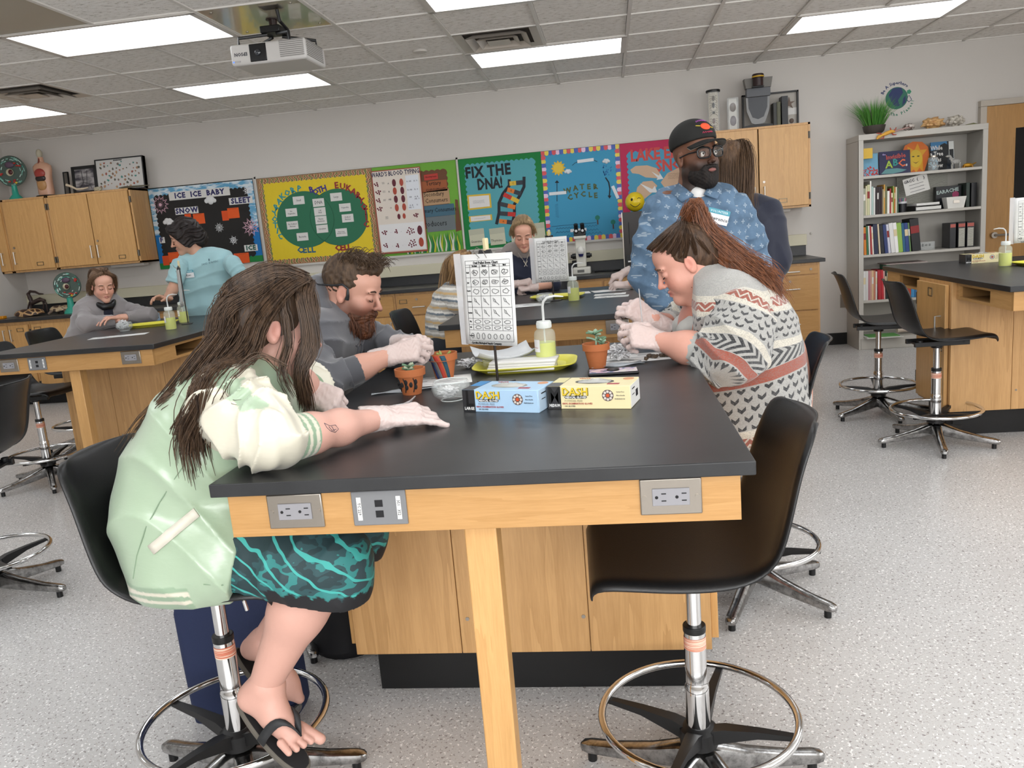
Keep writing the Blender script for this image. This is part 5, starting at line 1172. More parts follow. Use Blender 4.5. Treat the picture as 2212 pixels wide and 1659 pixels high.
# microscope
xm_ = at(1257,580,Y=7.78)[0]
t = thing('microscope','white and black binocular microscope on the back worktop','microscope',(xm_,7.78,z)); WM = M('d0cec4',.4)
obj('base',MB().box(-.085,.085,-.1,.1,0,.065),WM,t,local=True,bev=.012,seg=3); obj('control_panel',MB().box(-.04,.025,-.102,-.1,.02,.045),M('6a6a66',.4),t,local=True)
obj('arm',MB().prism([(-.045,.065),(.045,.065),(.05,.2),(.048,.34),(-.048,.34),(-.05,.2)],(0,.0,0),(1,0,0),(0,0,1),(0,.09,0)),WM,t,local=True,bev=.01)
m = MB(); m.ball((0,-.0,.22),(.036,.03,.045),16); obj('lamp_cover',m,M('dedcd6',.3),t,local=True); obj('objective',MB().cyl((0,-.015,.165),(0,-.015,.19),.018,.026,14),M('2a2c5c',.2),t,local=True)
obj('head',MB().box(-.06,.06,-.03,.09,.33,.36),WM,t,local=True,bev=.008); obj('prism_housing',MB().prism([(-.055,.36),(.055,.36),(.058,.41),(-.058,.41)],(0,-.02,0),(1,0,0),(0,0,1),(0,.08,0)),DARKPL,t,local=True,bev=.006)
for s in (-1,1):
    e_ = obj('eyepiece',MB().cyl((s * .03,-.01,.39),(s * .03,-.05,.47),.018,.02,16),DARKPL,t,local=True); obj('eye_lens',MB().cyl((s * .03,-.052,.408),(s * .03,-.028,.402),.012,n=12),M('b8b8b8',.1),e_,local=True)
    obj('focus_knob',MB().cyl((s * .05,.05,.17),(s * .085,.05,.17),.025,n=16).cyl((s * .085,.05,.17),(s * .1,.05,.17),.016,n=14),DARKPL,t,local=True)
m = MB(); m.tube([(at(1285 + 8 * k,586 + (3 if k % 2 else -1),Y=7.8)[0],7.8 + .04 * math.sin(k),.908) for k in range(9)],.006,6); single('power_cable',m,DARKPL,'tangled black cable on the worktop right of the microscope','cable')
# dark cabinet with ball
xa = .13; t = thing('dark_cabinet','dark brown glass-fronted case on the worktop behind the man in the cap','case',(xa + .27,7.83,.9))
obj('case',MB().box(xa,xa + .54,7.64,8.05,.9,1.44),M('1c130e',.35),t,bev=.002); obj('light_edge',MB().box(xa - .008,xa,7.63,7.65,.9,1.44),STEEL,t); obj('door_groove',MB().box(xa + .05,xa + .056,7.637,7.64,1.15,1.35),INK,t); obj('paper_shelf',MB().box(xa + .02,xa + .3,7.62,7.64,.98,1.05),M('1a1a1c',.3),t)
obj('paper',MB().box(xa + .03,xa + .2,7.615,7.622,.985,.998),PAPER,t)
xb2 = at(1372,445,Y=7.78)[0]
t = thing('smiley_ball','yellow winking smiley ball on the dark case','ball',(xb2,7.78,1.44)); m = MB(); m.ball((0,0,.09),.09,28); obj('ball',m,M('d8bc20',.25),t,local=True)
def onball(dx,dz,r=.0905): return (dx,-math.sqrt(max(0,r * r - dx * dx - dz * dz)),.09 + dz)
m = MB(); m.ball(onball(-.03,.02),(.01,.004,.014),10); obj('eye_mark',m,INK,t,local=True)
m = MB(); m.tube([onball(.02,.025),onball(.035,.032),onball(.05,.025)],.003,6); obj('wink_mark',m,INK,t,local=True)
m = MB(); m.tube([onball(-.045 + .01 * k,-.02 - .028 * math.sin(PI * k / 9)) for k in range(10)],.003,6); obj('smile_mark',m,INK,t,local=True)

# ------------------------------------------------------------------ on the lab tables
ZT = .914
def bottle_prof(r,h): return [(r * .94,0),(r,.006),(r,h * .68),(r * .92,h * .76),(r * .62,h * .82),(r * .62,h * .84)]
PLS = plain('milky_plastic','e4e8dc',.35,alpha=.26); LIQ = plain('yellow_liquid','d3da3a',.25,alpha=.95); CAPM = plain('milky_cap','e0e4e0',.4)
def wash_bottle(label):
    t = thing('wash_bottle',label,'bottle',group='wash bottles of yellow liquid'); r,h = .035,.15
    obj('bottle',MB().lathe(bottle_prof(r,h),28,close=True),PLS,t,local=True); obj('liquid',MB().lathe([(r * .9,.003),(r * .95,.01),(r * .95,h * .52),(0,h * .52)],28),LIQ,t,local=True)
    m = MB().lathe([(r * .68,h * .83),(r * .7,h * .84),(r * .7,h * .95),(r * .66,h * .98),(0,h * .985)],28)
    for k in range(28): a_ = 2 * PI * k / 28; m.box(-.0008,.0008,r * .69,r * .715,h * .85,h * .945,T=Matrix.Rotation(a_,4,'Z'))
    obj('cap',m,CAPM,t,local=True)
    m = MB(); m.tube([(0,0,h * .95),(0,0,h + .045),(.004,0,h + .06),(.016,0,h + .072),(.04,0,h + .076),(.07,0,h + .072)],[.0042,.0042,.0042,.0042,.0036,.0018],8); m.tube([(0,0,.02),(0,0,h * .9)],.003,6); obj('spout',m,plain('tube_plastic','e6e8e6',.3,alpha=.7),t,local=True)
    obj('label_sticker',MB().grid([[(r * 1.005 * math.cos(a_),r * 1.005 * math.sin(a_),zz) for a_ in [-PI * .95 + k * .12 for k in range(9)]] for zz in (h * .33,h * .6)]),M('e4e4e2',.6),t,local=True)
    m = MB(); m.tube([(r * 1.012 * math.cos(a_),r * 1.012 * math.sin(a_),h * .42) for a_ in [-PI * .9 + k * .12 for k in range(6)]],.0008,4); obj('printed_line',m,M('a04038',.6),t,local=True)
    return t
w0 = wash_bottle('wash bottle of yellow liquid on the yellow tray of the near table'); w0.location = (-.228,2.605,ZT + .006)
dup(w0,(-.234,4.9,ZT),.0,'wash bottle of yellow liquid in front of the blonde woman')
dup(w0,(-2.855,4.91,ZT),.2,'front one of the two wash bottles on the left table'); dup(w0,(-3.018,5.37,ZT),.3,'rear one of the two wash bottles on the left table')
dup(w0,(2.32,5.14,ZT),PI,'wash bottle of yellow liquid on the right table, spout to the left')
# bone chart stands
def chart(label):
    t = thing('chart_stand',label,'chart',group='bone chart stands on the lab tables')
    obj('stand_base',MB().box(-.05,.05,-.035,.035,0,.006),M('2c2a28',.4),t,local=True,bev=.002); obj('rod',MB().cyl((0,.006,.004),(0,.006,.405),.004,n=10),M('2a2320',.35),t,local=True)
    # spring clothespin on the rod and binder clip
    obj('clothespin',MB().box(-.007,.007,-.002,.012,.385,.435),M('d0c29a',.6),t,local=True,bev=.003)
    cl = obj('binder_clip',MB().prism([(-.012,.0),(.012,.0),(.001,.026),(-.001,.026)],(-.025,0,.375),(0,1,0),(0,0,1),(.05,0,0)),DARKPL,t,local=True,bev=.001)
    m = MB(); m.tube([(-.015,-.012,.378),(-.02,-.03,.4),(.0,-.034,.41),(.02,-.03,.4),(.015,-.012,.378)],.001,5); obj('clip_wire',m,STEEL,cl,local=True)
    W_,H_ = .214,.272; z0 = .118; y = -.004
    pg = obj('chart_page',MB().grid([[(W_ * (u - .5) + .005,y - .012 * math.sin(PI * u) * .6 - .01 * (1 - w),z0 + H_ * w) for u in [k / 10 for k in range(11)]] for w in [k / 6 for k in range(7)]]),PAPER,t,local=True,solid=.0008)
    sp = obj('sheet_protector',MB().box(-W_ / 2 - .022,-W_ / 2 + .006,y - .004,y - .002,z0 - .004,z0 + H_ + .004),plain('clear_film','e8e8ea',.15,alpha=.5),t,local=True)
    def S_(u,w): return (W_ * (u - .5) + .005,y - .012 * math.sin(PI * u) * .6 - .01 * (1 - w) - .0012,z0 + H_ * w)
    rows_ = [.93,.885,.86,.745,.645,.545,.42,.295,.225,.165,.045]; cols_ = [.1,.2,.4,.58,.77,.95]; m = MB()
    for w in rows_: m.tube([S_(cols_[0] + (cols_[-1] - cols_[0]) * k / 8,w) for k in range(9)],.0005,4)
    for i,u in enumerate(cols_): m.tube([S_(u,rows_[0 if i in (0,5) else 1]),S_(u,rows_[-1] if i in (0,5) else rows_[-2])],.0005,4)
    q = obj('printed_grid',m,INK,pg,local=True); q['kind'] = 'stuff'
    rnd = random.Random(9); m = MB()
    for i in range(2,9):
        for j in range(1,5):
            u0,u1,w0_,w1 = cols_[j],cols_[j + 1],rows_[i + 1],rows_[i]; cu,cw = (u0 + u1) / 2,(w0_ + w1) / 2; a_,b2 = (u1 - u0) * .36,(w1 - w0_) * .32; P = []
            if i in (5,6): P = [S_(cu - a_ * .7,cw + b2),S_(cu - a_ * .5,cw),S_(cu + a_ * .1,cw - b2 * .2),S_(cu + a_ * .8,cw - b2 * .9),S_(cu + a_ * .5,cw - b2 * .6),S_(cu,cw - b2 * .1),S_(cu - a_ * .35,cw + b2 * .8)]
            else:
                for k in range(14): an = 2 * PI * k / 13; P.append(S_(cu + a_ * math.cos(an) * rnd.uniform(.7,1),cw + b2 * math.sin(an) * rnd.uniform(.5,1)))
            m.tube(P,.0007,4)
            if i in (2,3): m.tube([S_(cu + a_ * rnd.uniform(-.7,.7),cw + b2 * rnd.uniform(-.6,.6)) for k in range(7)],.0006,4)
    for k in range(7):
        u = .17 + k * .115; P = [S_(u + .03 * math.cos(a_),.1 + (.028 if k not in (1,2) else .035) * math.sin(a_)) for a_ in [2 * PI * q_ / 9 for q_ in range(10)]]; m.tube(P,.0007,4)
    q = obj('bone_drawings',m,INK,pg,local=True); q['kind'] = 'stuff'
    m = MB()
    for tx,u,w,s_ in (('Owl Pellet Bone Chart',.52,.905,.011),('Rodent',.3,.872,.007),('Shrew',.49,.872,.007),('Mole',.68,.872,.007),('Bird',.86,.872,.007),('Skull',.145,.8,.006),('Jaw',.145,.69,.006),('Scapula',.148,.6,.005),('Forelimb',.148,.48,.005),('Hindlimb',.148,.355,.005),('Hip',.145,.26,.006),('Rib',.145,.195,.006),('Vertebrae',.15,.1,.005),('Carolina Biological Supply Company',.45,.022,.0085)):
        p = S_(u,w); add_text(m,tx,s_,(p[0],p[1] - .0006,p[2]),(1,0,0),(0,0,1),bold=.0003,depth=.0002)
    q = obj('lettering',m,INK,pg,local=True); q['kind'] = 'stuff'
    return t
c0 = chart('bone chart stand in the middle of the near table, by the glove boxes'); c0.location = (-.367,2.39,ZT); c0.rotation_euler.z = -.62
dup(c0,(-.365,5.0,ZT),-.22,'bone chart stand in front of the blonde woman'); dup(c0,(-2.93,5.25,ZT),-1.15,'bone chart stand on the left table, seen nearly edge-on'); dup(c0,(2.56,5.35,ZT),-.05,'bone chart stand at the right edge of the photo')
# glove boxes
def glove_box(kind,label,a,ang):
    L,D,H_ = .212,.112,.058; big = kind == 'L'
    t = thing('glove_box',label,'box',(a[0],a[1],ZT),ang,'glove boxes'); base = 'a9c8e2' if big else 'e2d6a8'
    main = plain('glove_box_%s' % kind,base,.4); BKk = M('2b2b2d',.4)
    obj('box',MB().box(0,L,0,D,0,H_),main,t,local=True,bev=.0012); obj('size_panel',MB().box(-.0004,.035,-.0006,.0,.0005,H_ - .0005).box(-.0006,0,-.0004,D,.0005,H_ - .0005),BKk,t,local=True)
    obj('top_band',MB().box(0,.033,.0,D,H_,H_ + .0005),M('48484a',.4),t,local=True); obj('top_logo',MB().box(.001,.032,.045,D - .005,H_ + .0004,H_ + .0008),M('3a86c0' if big else 'd8cf98',.4),t,local=True)
    def tx(s,size,x,z,col,**k): m = MB(); add_text(m,s,size,(x,-.0012 - (.0006 if col == 'e0c02c' else 0),z),(1,0,0),(0,0,1),depth=.0003,**k); obj('lettering',m,M(col,.5),t,local=True)
    tx('L' if big else 'M',.058,.019,.033,'070708',bold=.001,sx=.8); tx('LARGE' if big else 'MEDIUM',.0105,.018,.0085,'e4e4e2',bold=.0002,sx=.9 if big else .72)
    tx('DASH',.027,.0737,.0425,'6a5a18',bold=.0008,sx=.98); tx('DASH',.027,.0725,.0435,'e0c02c',bold=.0004,sx=.98)
    obj('logo_band',MB().prism([(.047,.0265),(.1,.0265),(.103,.03),(.1,.0335),(.047,.0335),(.044,.03)],(0,-.0004,0),(1,0,0),(0,0,1),(0,-.0006,0)),INK,t,local=True)
    m = MB(); add_text(m,'MEDICAL GLOVES',.0068,(.0735,-.0014,.0298),(1,0,0),(0,0,1),depth=.0002,bold=.0002); obj('lettering',m,M('e8e8e8',.5),t,local=True)
    tx('POWDER FREE',.0075,.068,.0205,'8a98a8' if big else 'a8a080',sx=.95); tx('VINYL EXAMINATION GLOVES',.006,.077,.0135,'a83a3c',bold=.0001,sx=.95); tx('100 GLOVES',.0052,.058,.007,'3c3c44'); tx('Latex Free',.0045,.188,.043,'3c3c44'); tx('Non-Sterile',.0045,.188,.034,'3c3c44'); tx('Ambidextrous',.0045,.186,.0255,'3c3c44')
    rc = (.156,.034); obj('roundel',MB().prism(rgon(24,.0145,rc),(0,-.0003,0),(1,0,0),(0,0,1),(0,-.0006,0)),M('5a4a48',.4),t,local=True)
    for k in range(8): a_ = 2 * PI * k / 8; obj('roundel_segment',MB().prism(rgon(8,.0034,(rc[0] + .0098 * math.cos(a_),rc[1] + .0098 * math.sin(a_))),(0,-.0008,0),(1,0,0),(0,0,1),(0,-.0004,0)),M('d0c8c0',.4),t,local=True)
    obj('roundel_centre',MB().prism(rgon(14,.0045,rc),(0,-.0008,0),(1,0,0),(0,0,1),(0,-.0005,0)),M('c8542c',.4),t,local=True)
    m = MB(); add_text(m,'VINYL',.012,(.075,.095,H_ + .0009),(1,0,0),(0,1,0),depth=.0002,bold=.0003); obj('lettering',m,M('c0502c',.4),t,local=True)
    obj('opening',MB().prism(rgon(28,.05,(.11,.055),ry=.026),(0,0,H_),(1,0,0),(0,1,0),(0,0,.0008)),M('33302c' if not big else '8a8c84',.4),t,local=True)
    m = MB(); rnd = random.Random(3 if big else 5)
    m.grid([[(.11 + .043 * u * (1 - .1 * abs(w)),.055 + .02 * w,H_ + .001 + rnd.uniform(0,.009) * (1 - u * u) * (1 - w * w)) for u in [-1 + k / 5 for k in range(11)]] for w in (-1,-.6,-.2,.2,.6,1)])
    obj('glove_film',m,plain('glove_vinyl','dcdcd6',.25,alpha=.6),t,local=True)
    obj('top_roundel',MB().prism(rgon(20,.014,(.19,.09),ry=.014),(0,0,H_),(1,0,0),(0,1,0),(0,0,.0008)),M('c88a5c',.4),t,local=True); obj('red_label',MB().box(.15,.18,.02,.032,H_,H_ + .0008),M('9a2a3a',.4),t,local=True)
    e_ = obj('end_flap',MB().box(L,L + .0008,.004,D - .004,.002,H_ - .002),M('d8d8d4' if not big else 'b4cbe0',.5),t,local=True); m = MB()
    for k in range(9): m.box(L + .0008,L + .0012,.06 + k * .003,.0612 + k * .003 + .001 * (k % 2),.018,.036)
    m.box(L + .0008,L + .0012,.02,.05,.044,.047); m.box(L + .0008,L + .0012,.02,.045,.03,.032); obj('barcode',m,INK,e_,local=True)
    return t
g1 = glove_box('L','light blue glove box marked LARGE on the near table',(-.4,2.008),-.31); g2 = glove_box('M','cream glove box marked MEDIUM on the near table',(-.178,1.985),-.235)
dup(g2,(2.245,5.5,ZT),-.05,'cream glove box marked M on the right table'); dup(g1,(-3.62,5.62,ZT),.12,'light blue glove box on the left table behind the yellow tray')
# trays and papers
def tray(label):
    t = thing('tray',label,'tray',group='yellow plastic trays'); P = []
    for s_,zz in ((.78,.0),(.8,.002),(.97,.016),(1.0,.018),(1.0,.021),(.95,.02),(.78,.005)):
        P.append([(.172 * s_ * math.copysign(abs(math.cos(a_)) ** .45,math.cos(a_)),.118 * s_ * math.copysign(abs(math.sin(a_)) ** .45,math.sin(a_)),zz) for a_ in [2 * PI * k / 40 for k in range(40)]])
    m = MB(); m.grid(P,close_u=True); m.add(P[0],[tuple(range(39,-1,-1))]); m.add(P[-1],[tuple(range(40))]); obj('tray',m,M('d9d24a',.4),t,local=True); return t
ty = tray('yellow plastic tray behind the glove boxes on the near table'); ty.location = (-.3,2.615,ZT)
dup(ty,(-.35,5.17,ZT),-.1,'yellow plastic tray in front of the blonde woman'); dup(ty,(-3.22,5.3,ZT),.3,'yellow plastic tray beside the wash bottles on the left table'); dup(ty,(2.53,5.1,ZT),.1,'yellow plastic tray on the right table')
def sheets(name,label,cat,c,w,d,n,rz,th=.0025,col='e4e3df',group=None,curl=.0):
    t = thing(name,label,cat,c,rz,group); rnd = random.Random(int(abs(c[0]) * 100))
    for k in range(n):
        m = MB(); a_ = rnd.uniform(-.05,.05); ox,oy = rnd.uniform(-.004,.004),rnd.uniform(-.004,.004)
        G = [[(w * (u - .5) + ox,d * (v_ - .5) + oy,k * th + curl * ((u - .5) ** 2 + (v_ - .5) ** 2) * 2) for u in [i / 6 for i in range(7)]] for v_ in [j / 4 for j in range(5)]]
        m.grid(G); q = obj('sheet',m,M(col,.8),t,local=True,solid=max(.0008,th * .8)); q.rotation_euler = (0,0,a_ * (n > 1)); q.location = (0,0,th / 2 + .0004)
    return t
sheets('towel_stack','stack of folded white paper towels on the near yellow tray','paper towels',(-.3,2.56,ZT + .007),.215,.1,4,-.06,.008)
cp = sheets('crumpled_sheet','clear crumpled sheet protector with printed paper on the near yellow tray','paper',(-.37,2.66,ZT + .02),.2,.17,1,.35,.002,'d2d4d6',curl=.05)
m = MB(); rnd = random.Random(5); [m.tube([(-.08 + .02 * k,-.06 + j * .02,.004 + .1 * ((.02 * k - .08) ** 2 / .04 + 0) * .5 + rnd.uniform(0,.002)) for k in range(8)],.0008,3) for j in range(7)]
q = obj('printed_lines',m,M('7a7c80',.8),cp,local=True); q['kind'] = 'stuff'; q.location = (0,0,.004)
def printed(label,c,w,d,rz,seed=1,group='printed bone sheets'):
    t = sheets('printed_sheet',label,'paper',c,w,d,1,rz,.0008,'e0e0de',group); rnd = random.Random(seed); m = MB()
    for k in range(9):
        x_ = rnd.uniform(-w * .42,w * .2); y_ = -d * .4 + d * .8 * k / 8; m.box(x_,x_ + rnd.uniform(.03,.09),y_,y_ + .003,.0016,.0018)
    q = obj('printed_marks',m,M('5a5c66',.8),t,local=True); q['kind'] = 'stuff'; return t
printed('printed sheet under the bearded man\'s pot',(-.56,2.47,ZT),.2,.15,.2); printed('printed sheet left of the glass bowl on the blonde woman\'s table',(-.53,4.83,ZT),.2,.2,.1,2)
printed('rear printed sheet at the right side of the blonde woman\'s table',(-.02,5.18,ZT),.2,.12,-.05,3); printed('front printed sheet at the right side of the blonde woman\'s table',(-.01,5.0,ZT),.21,.12,-.08,4)
printed('printed sheet under the child\'s gloved hands',(-.02,5.47,ZT),.24,.16,.2,5); printed('long sheet under the blonde woman\'s hands',(-.35,5.42,ZT),.4,.16,.12,6)
printed('narrow white sheet at the front of the left table',(-3.1,4.72,ZT),.34,.12,.3,7); printed('white sheet at the far right of the left table',(-2.78,5.6,ZT),.24,.12,.3,8)
printed('printed sheet under the cardigan woman\'s hands',(.07,2.68,ZT),.3,.16,.12,9); printed('folded white paper under the mint-jacket girl\'s hands',(-.7,2.03,ZT),.2,.14,.45,10)
FILM = plain('clear_packet','ced6dc',.2,alpha=.55)
def packet(label,c,w,d,rz): 
    m = MB(); m.grid([[(w * (u - .5),d * (v_ - .5),.002 + .003 * math.sin(u * 9 + v_ * 4)) for u in [i / 10 for i in range(11)]] for v_ in [j / 4 for j in range(5)]]); return single('clear_packet',m,FILM,label,'packet',c,rz,'clear plastic packets',solid=.0008)
packet('clear plastic packet behind the leaf-painted pot',(-.64,2.33,ZT + .001),.2,.035,.28); packet('clear plastic packet in front of the cardigan woman\'s paper',(.0,2.56,ZT + .001),.17,.05,.2)
# foil
FOIL = NT('aluminium_foil'); FOIL.col('d9d9da'); FOIL.set(Metallic=1.0,Roughness=.28); FOIL.bump(FOIL.noise(FOIL.obj(),130,4,.8),.9,.004); FOIL = FOIL.m
def foil(label,c,r,seed,n=1):
    rnd = random.Random(seed); import mathutils.noise as mn; bm = bmesh.new()
    for q in range(n):
        tmp = bmesh.new(); bmesh.ops.create_icosphere(tmp,subdivisions=4,radius=1); off = Vector((rnd.uniform(-1,1) * r[0] * .6,rnd.uniform(-1,1) * r[1] * .6,rnd.uniform(0,r[2] * .5))) if n > 1 else Vector((0,0,0)); sc_ = .55 if n > 1 else 1
        for v_ in tmp.verts:
            nn = v_.co.normalized(); d = 1 + .55 * mn.cell(nn * 3.5 + Vector((seed + q,0,0))) * .5 + .5 * mn.noise(nn * 4 + Vector((seed + q,0,0))); v_.co = Vector((nn.x * r[0],nn.y * r[1],nn.z * r[2])) * d * sc_ + off
        me_ = bpy.data.meshes.new('tmp'); tmp.to_mesh(me_); tmp.free(); bm.from_mesh(me_); bpy.data.meshes.remove(me_)
    me = bpy.data.meshes.new('foil'); bm.to_mesh(me); bm.free(); me.materials.append(FOIL)
    o = bpy.data.objects.new('foil_ball',me); COL.objects.link(o); o.location = (c[0],c[1],c[2] - min(v_.co.z for v_ in me.vertices)); o['label'] = label; o['category'] = 'foil'; o['group'] = 'crumpled foil'; return o
foil('crumpled foil beside the plain terracotta pot',(.015,2.64,ZT + .002),(.038,.03,.022),3); foil('crumpled foil behind the striped pot',(-.5,2.68,ZT),(.034,.02,.014),9)
# bowls
def bowl(label):
    t = thing('glass_bowl',label,'bowl',group='glass bowls'); obj('bowl',MB().lathe([(.03,0),(.033,.004),(.05,.018),(.056,.036),(.052,.05),(.047,.056),(.0445,.055),(.049,.048),(.052,.036),(.046,.02),(.03,.008),(0,.007)],36),plain('bowl_glass','eaf0ee',.03,alpha=.16,spec=.9),t,local=True)
    obj('rim',MB().tube([(.046 * math.cos(a_),.046 * math.sin(a_),.0555) for a_ in [2 * PI * k / 40 for k in range(40)]],.0016,6,closed=True),plain('rim_glass','e4eae8',.05,alpha=.7),t,local=True)
    obj('foot',MB().tube([(.031 * math.cos(a_),.031 * math.sin(a_),.003) for a_ in [2 * PI * k / 40 for k in range(40)]],.0018,6,closed=True),plain('rim_glass','e4eae8',.05,alpha=.7),t,local=True); return t
b0 = bowl('clear glass bowl of foil beside the blue glove box'); b0.location = (-.46,2.16,ZT); dup(b0,(-.41,4.9,ZT),0,'glass bowl of foil at the foot of the blonde woman\'s chart'); dup(b0,(-3.27,5.05,ZT),0,'glass bowl heaped with foil on the left table')
foil('foil scrap in the bowl beside the blue glove box',(-.47,2.155,ZT + .009),(.026,.02,.013),5); foil('foil heap in the bowl at the foot of the blonde woman\'s chart',(-.41,4.9,ZT + .009),(.036,.036,.026),6,5); foil('foil heap in the bowl on the left table',(-3.27,5.05,ZT + .009),(.042,.042,.036),7,7)
# terracotta pots
TC = plain('terracotta','b0663a',.75,noise=.25); SOIL = plain('soil','3a2a20',.95)
def pot(name,label,c,r=.044,h=.078):
    t = thing(name,label,'plant pot',c); obj('pot',MB().lathe([(r * .62,0),(r * .86,h * .72),(r,h * .73),(r * 1.02,h),(r * .92,h),(r * .82,h * .8),(0,h * .8)],36),TC,t,local=True); obj('soil',MB().lathe([(r * .82,h * .82),(0,h * .84)],24),SOIL,t,local=True); return t,r,h
def leaf(t,p,d,L,w,mat,thick=.0035,up=.4):
    d = Vector(d).normalized(); s = d.cross(Vector((0,0,1))); s = s.normalized() if s.length > .01 else Vector((1,0,0)); m = MB(); P = []
    for k in range(7):
        f = k / 6; c_ = Vector(p) + d * (L * f) + Vector((0,0,up * L * f * (1 - f * .6))); ww = w * math.sin(PI * min(.98,f * .85 + .12)) * (1 if f < .95 else .3); n_ = s.cross(d)
        P.append([c_ + s * ww * math.cos(a_) + n_ * thick * math.sin(a_) for a_ in [2 * PI * q / 8 for q in range(8)]])
    m.grid(P,close_u=True); m.add(P[0],[tuple(range(8))]); m.add(P[-1],[tuple(range(8))]); obj('leaf',m,mat,t,local=True)
SG = plain('succulent_green','5f7f62',.5,noise=.3); SG2 = plain('succulent_pale','8aa58c',.5,noise=.3)
t,r,h = pot('succulent_pot','plain terracotta pot with a green succulent near the phone',(-.062,2.545,ZT),.043,.078)
m = MB(); m.tube([(0,0,h * .8),(.002,0,h + .018),(0,0,h + .032)],.003,7); obj('stem',m,SG2,t,local=True)
for k,(a_,zz,L) in enumerate(((2.6,h + .03,.028),(.4,h + .032,.026),(1.5,h + .034,.024),(3.4,h + .028,.03),(5.5,h + .024,.026),(4.6,h + .03,.022),(2.9,h + .01,.03),(.1,h + .01,.03))): leaf(t,(0,0,zz),(math.cos(a_),math.sin(a_),.1),L,.0075,SG if k % 2 else SG2)
for k in range(10): a_ = k * 2.4; leaf(t,(.02,.0,h * .85 + k * .0025),(math.cos(a_) * .8,math.sin(a_) * .8,.3),.016,.0045,SG2 if k % 2 else SG)
t,r,h = pot('succulent_pot','terracotta pot painted with black leaf sprigs by the bearded man',(-.607,2.29,ZT),.045,.077)
def onpot(u,w): # angle, height on tapering wall
    rr = r * (.62 + .24 * w / (.72 * h)) + .0009; return (rr * math.cos(u),rr * math.sin(u),w)
for a0 in (-1.95,-1.15,-2.7):
    m = MB(); m.tube([onpot(a0 + .12 * math.sin(3 * f),h * (.12 + .55 * f)) for f in [k / 8 for k in range(9)]],.0016,5); obj('painted_stem',m,INK,t,local=True)
    for f,s in ((.25,1),(.45,-1),(.65,1)):
        c_ = onpot(a0 + s * .2,h * (.2 + .5 * f)); m = MB(); m.ball(c_,(.0055,.0025,.0085),8); obj('painted_leaf',m,INK,t,local=True)
for k in range(14): a_ = k * 2.4; leaf(t,(-.004,0,h * .82 + k * .0015),(math.cos(a_),math.sin(a_),.35),.019,.0035,plain('zebra_succulent','b5c0a4',.6,noise=.9) if k % 2 else SG)
t,r,h = pot('succulent_pot','terracotta pot painted with red and blue stripes',(-.555,2.52,ZT),.047,.083)
for a0,cc in ((-2.5,'1f2c5a'),(-2.15,'5c6268'),(-1.75,'a8372a'),(-1.3,'1f4a5c')):
    G = []
    for f in [k / 10 for k in range(11)]:
        zz = h * .03 + h * .93 * f; rr = (r * (.62 + .24 * zz / (.72 * h)) if zz < h * .72 else r * 1.005 + (zz - .72 * h) * .08) + .0009; G.append([(rr * math.cos(a0 + da + .55 * (1 - f) - .1),rr * math.sin(a0 + da + .55 * (1 - f) - .1),zz) for da in (-.17,-.06,.06,.17)])
    m = MB(); m.grid(G); obj('painted_stripe',m,M(cc,.6),t,local=True,solid=.0006)
for k in range(9): a_ = k * 2.1; leaf(t,(.012 * math.cos(a_),.012 * math.sin(a_),h * .85),(math.cos(a_),math.sin(a_),.8),.02,.005,plain('yellow_green_leaf','8f9a52',.5,noise=.4))
# phone
t = thing('phone','phone in a patterned clear case with a round black grip on the near table','phone',(-.012,2.425,ZT),.03)
obj('body',MB().box(-.076,.076,-.037,.037,0,.009),M('0e0e10',.3),t,local=True,bev=.004,seg=3); pr = NT('case_print'); pr.col(pr.ramp(pr.noise(pr.obj(),45,3),[(.4,'6a88a0'),(.5,'c8b0d0'),(.6,'e4dcd8')])); pr.set(Roughness=.15); obj('case_back',MB().box(-.072,.072,-.033,.033,.009,.0098),pr.m,t,local=True,bev=.001); obj('grip',MB().lathe([(.019,.0098),(.02,.012),(.018,.0135),(0,.014)],24),DARKPL,t,local=True)
for k,(x_,y_) in enumerate(((.15,2.66),(.125,2.64),(.17,2.655),(.11,2.66),(.095,2.6),(-.72,2.03),(-.69,2.06),(-.76,1.99))):
    lumpy('pellet_fragment','%s brown pellet fragment on the paper of the %s' % (('largest','second','third','fourth','nearest','middle','far','left')[k],'cardigan woman' if k < 5 else 'mint-jacket girl'),'pellet',(x_,y_,ZT + .0015),(.011 if k < 4 else .006,.008,.006),'5a4a3a',20 + k,.5,0,'3a2e24')['group'] = 'owl pellet fragments'
# bag under the stool
t = thing('tote_bag','navy blue tote bag standing on the floor under the mint-jacket girl','bag',(-1.16,2.1,0)); NB = plain('navy_fabric','1c2748',.75,bump=.001,bscale=400)
m = MB(); P = []
for zz,sx_,sy_ in ((0,.16,.075),(.02,.165,.08),(.2,.17,.075),(.34,.175,.06),(.4,.17,.04)): P.append([(sx_ * math.copysign(abs(math.cos(a_)) ** .4,math.cos(a_)) + .006 * math.sin(zz * 30),sy_ * math.copysign(abs(math.sin(a_)) ** .4,math.sin(a_)) + .004 * math.sin(zz * 40 + a_ * 3),zz) for a_ in [2 * PI * k / 32 for k in range(32)]])
m.grid(P,close_u=True); m.add(P[0],[tuple(range(32))]); obj('bag_body',m,NB,t,local=True)
for s in (-1,1): m = MB(); m.tube([(-.09,s * .04,.38),(-.1,s * .05,.44),(-.15,s * .06,.46),(-.19,s * .06,.43),(-.2,s * .05,.4)],[.011] * 5,6); obj('strap',m,NB,t,local=True)
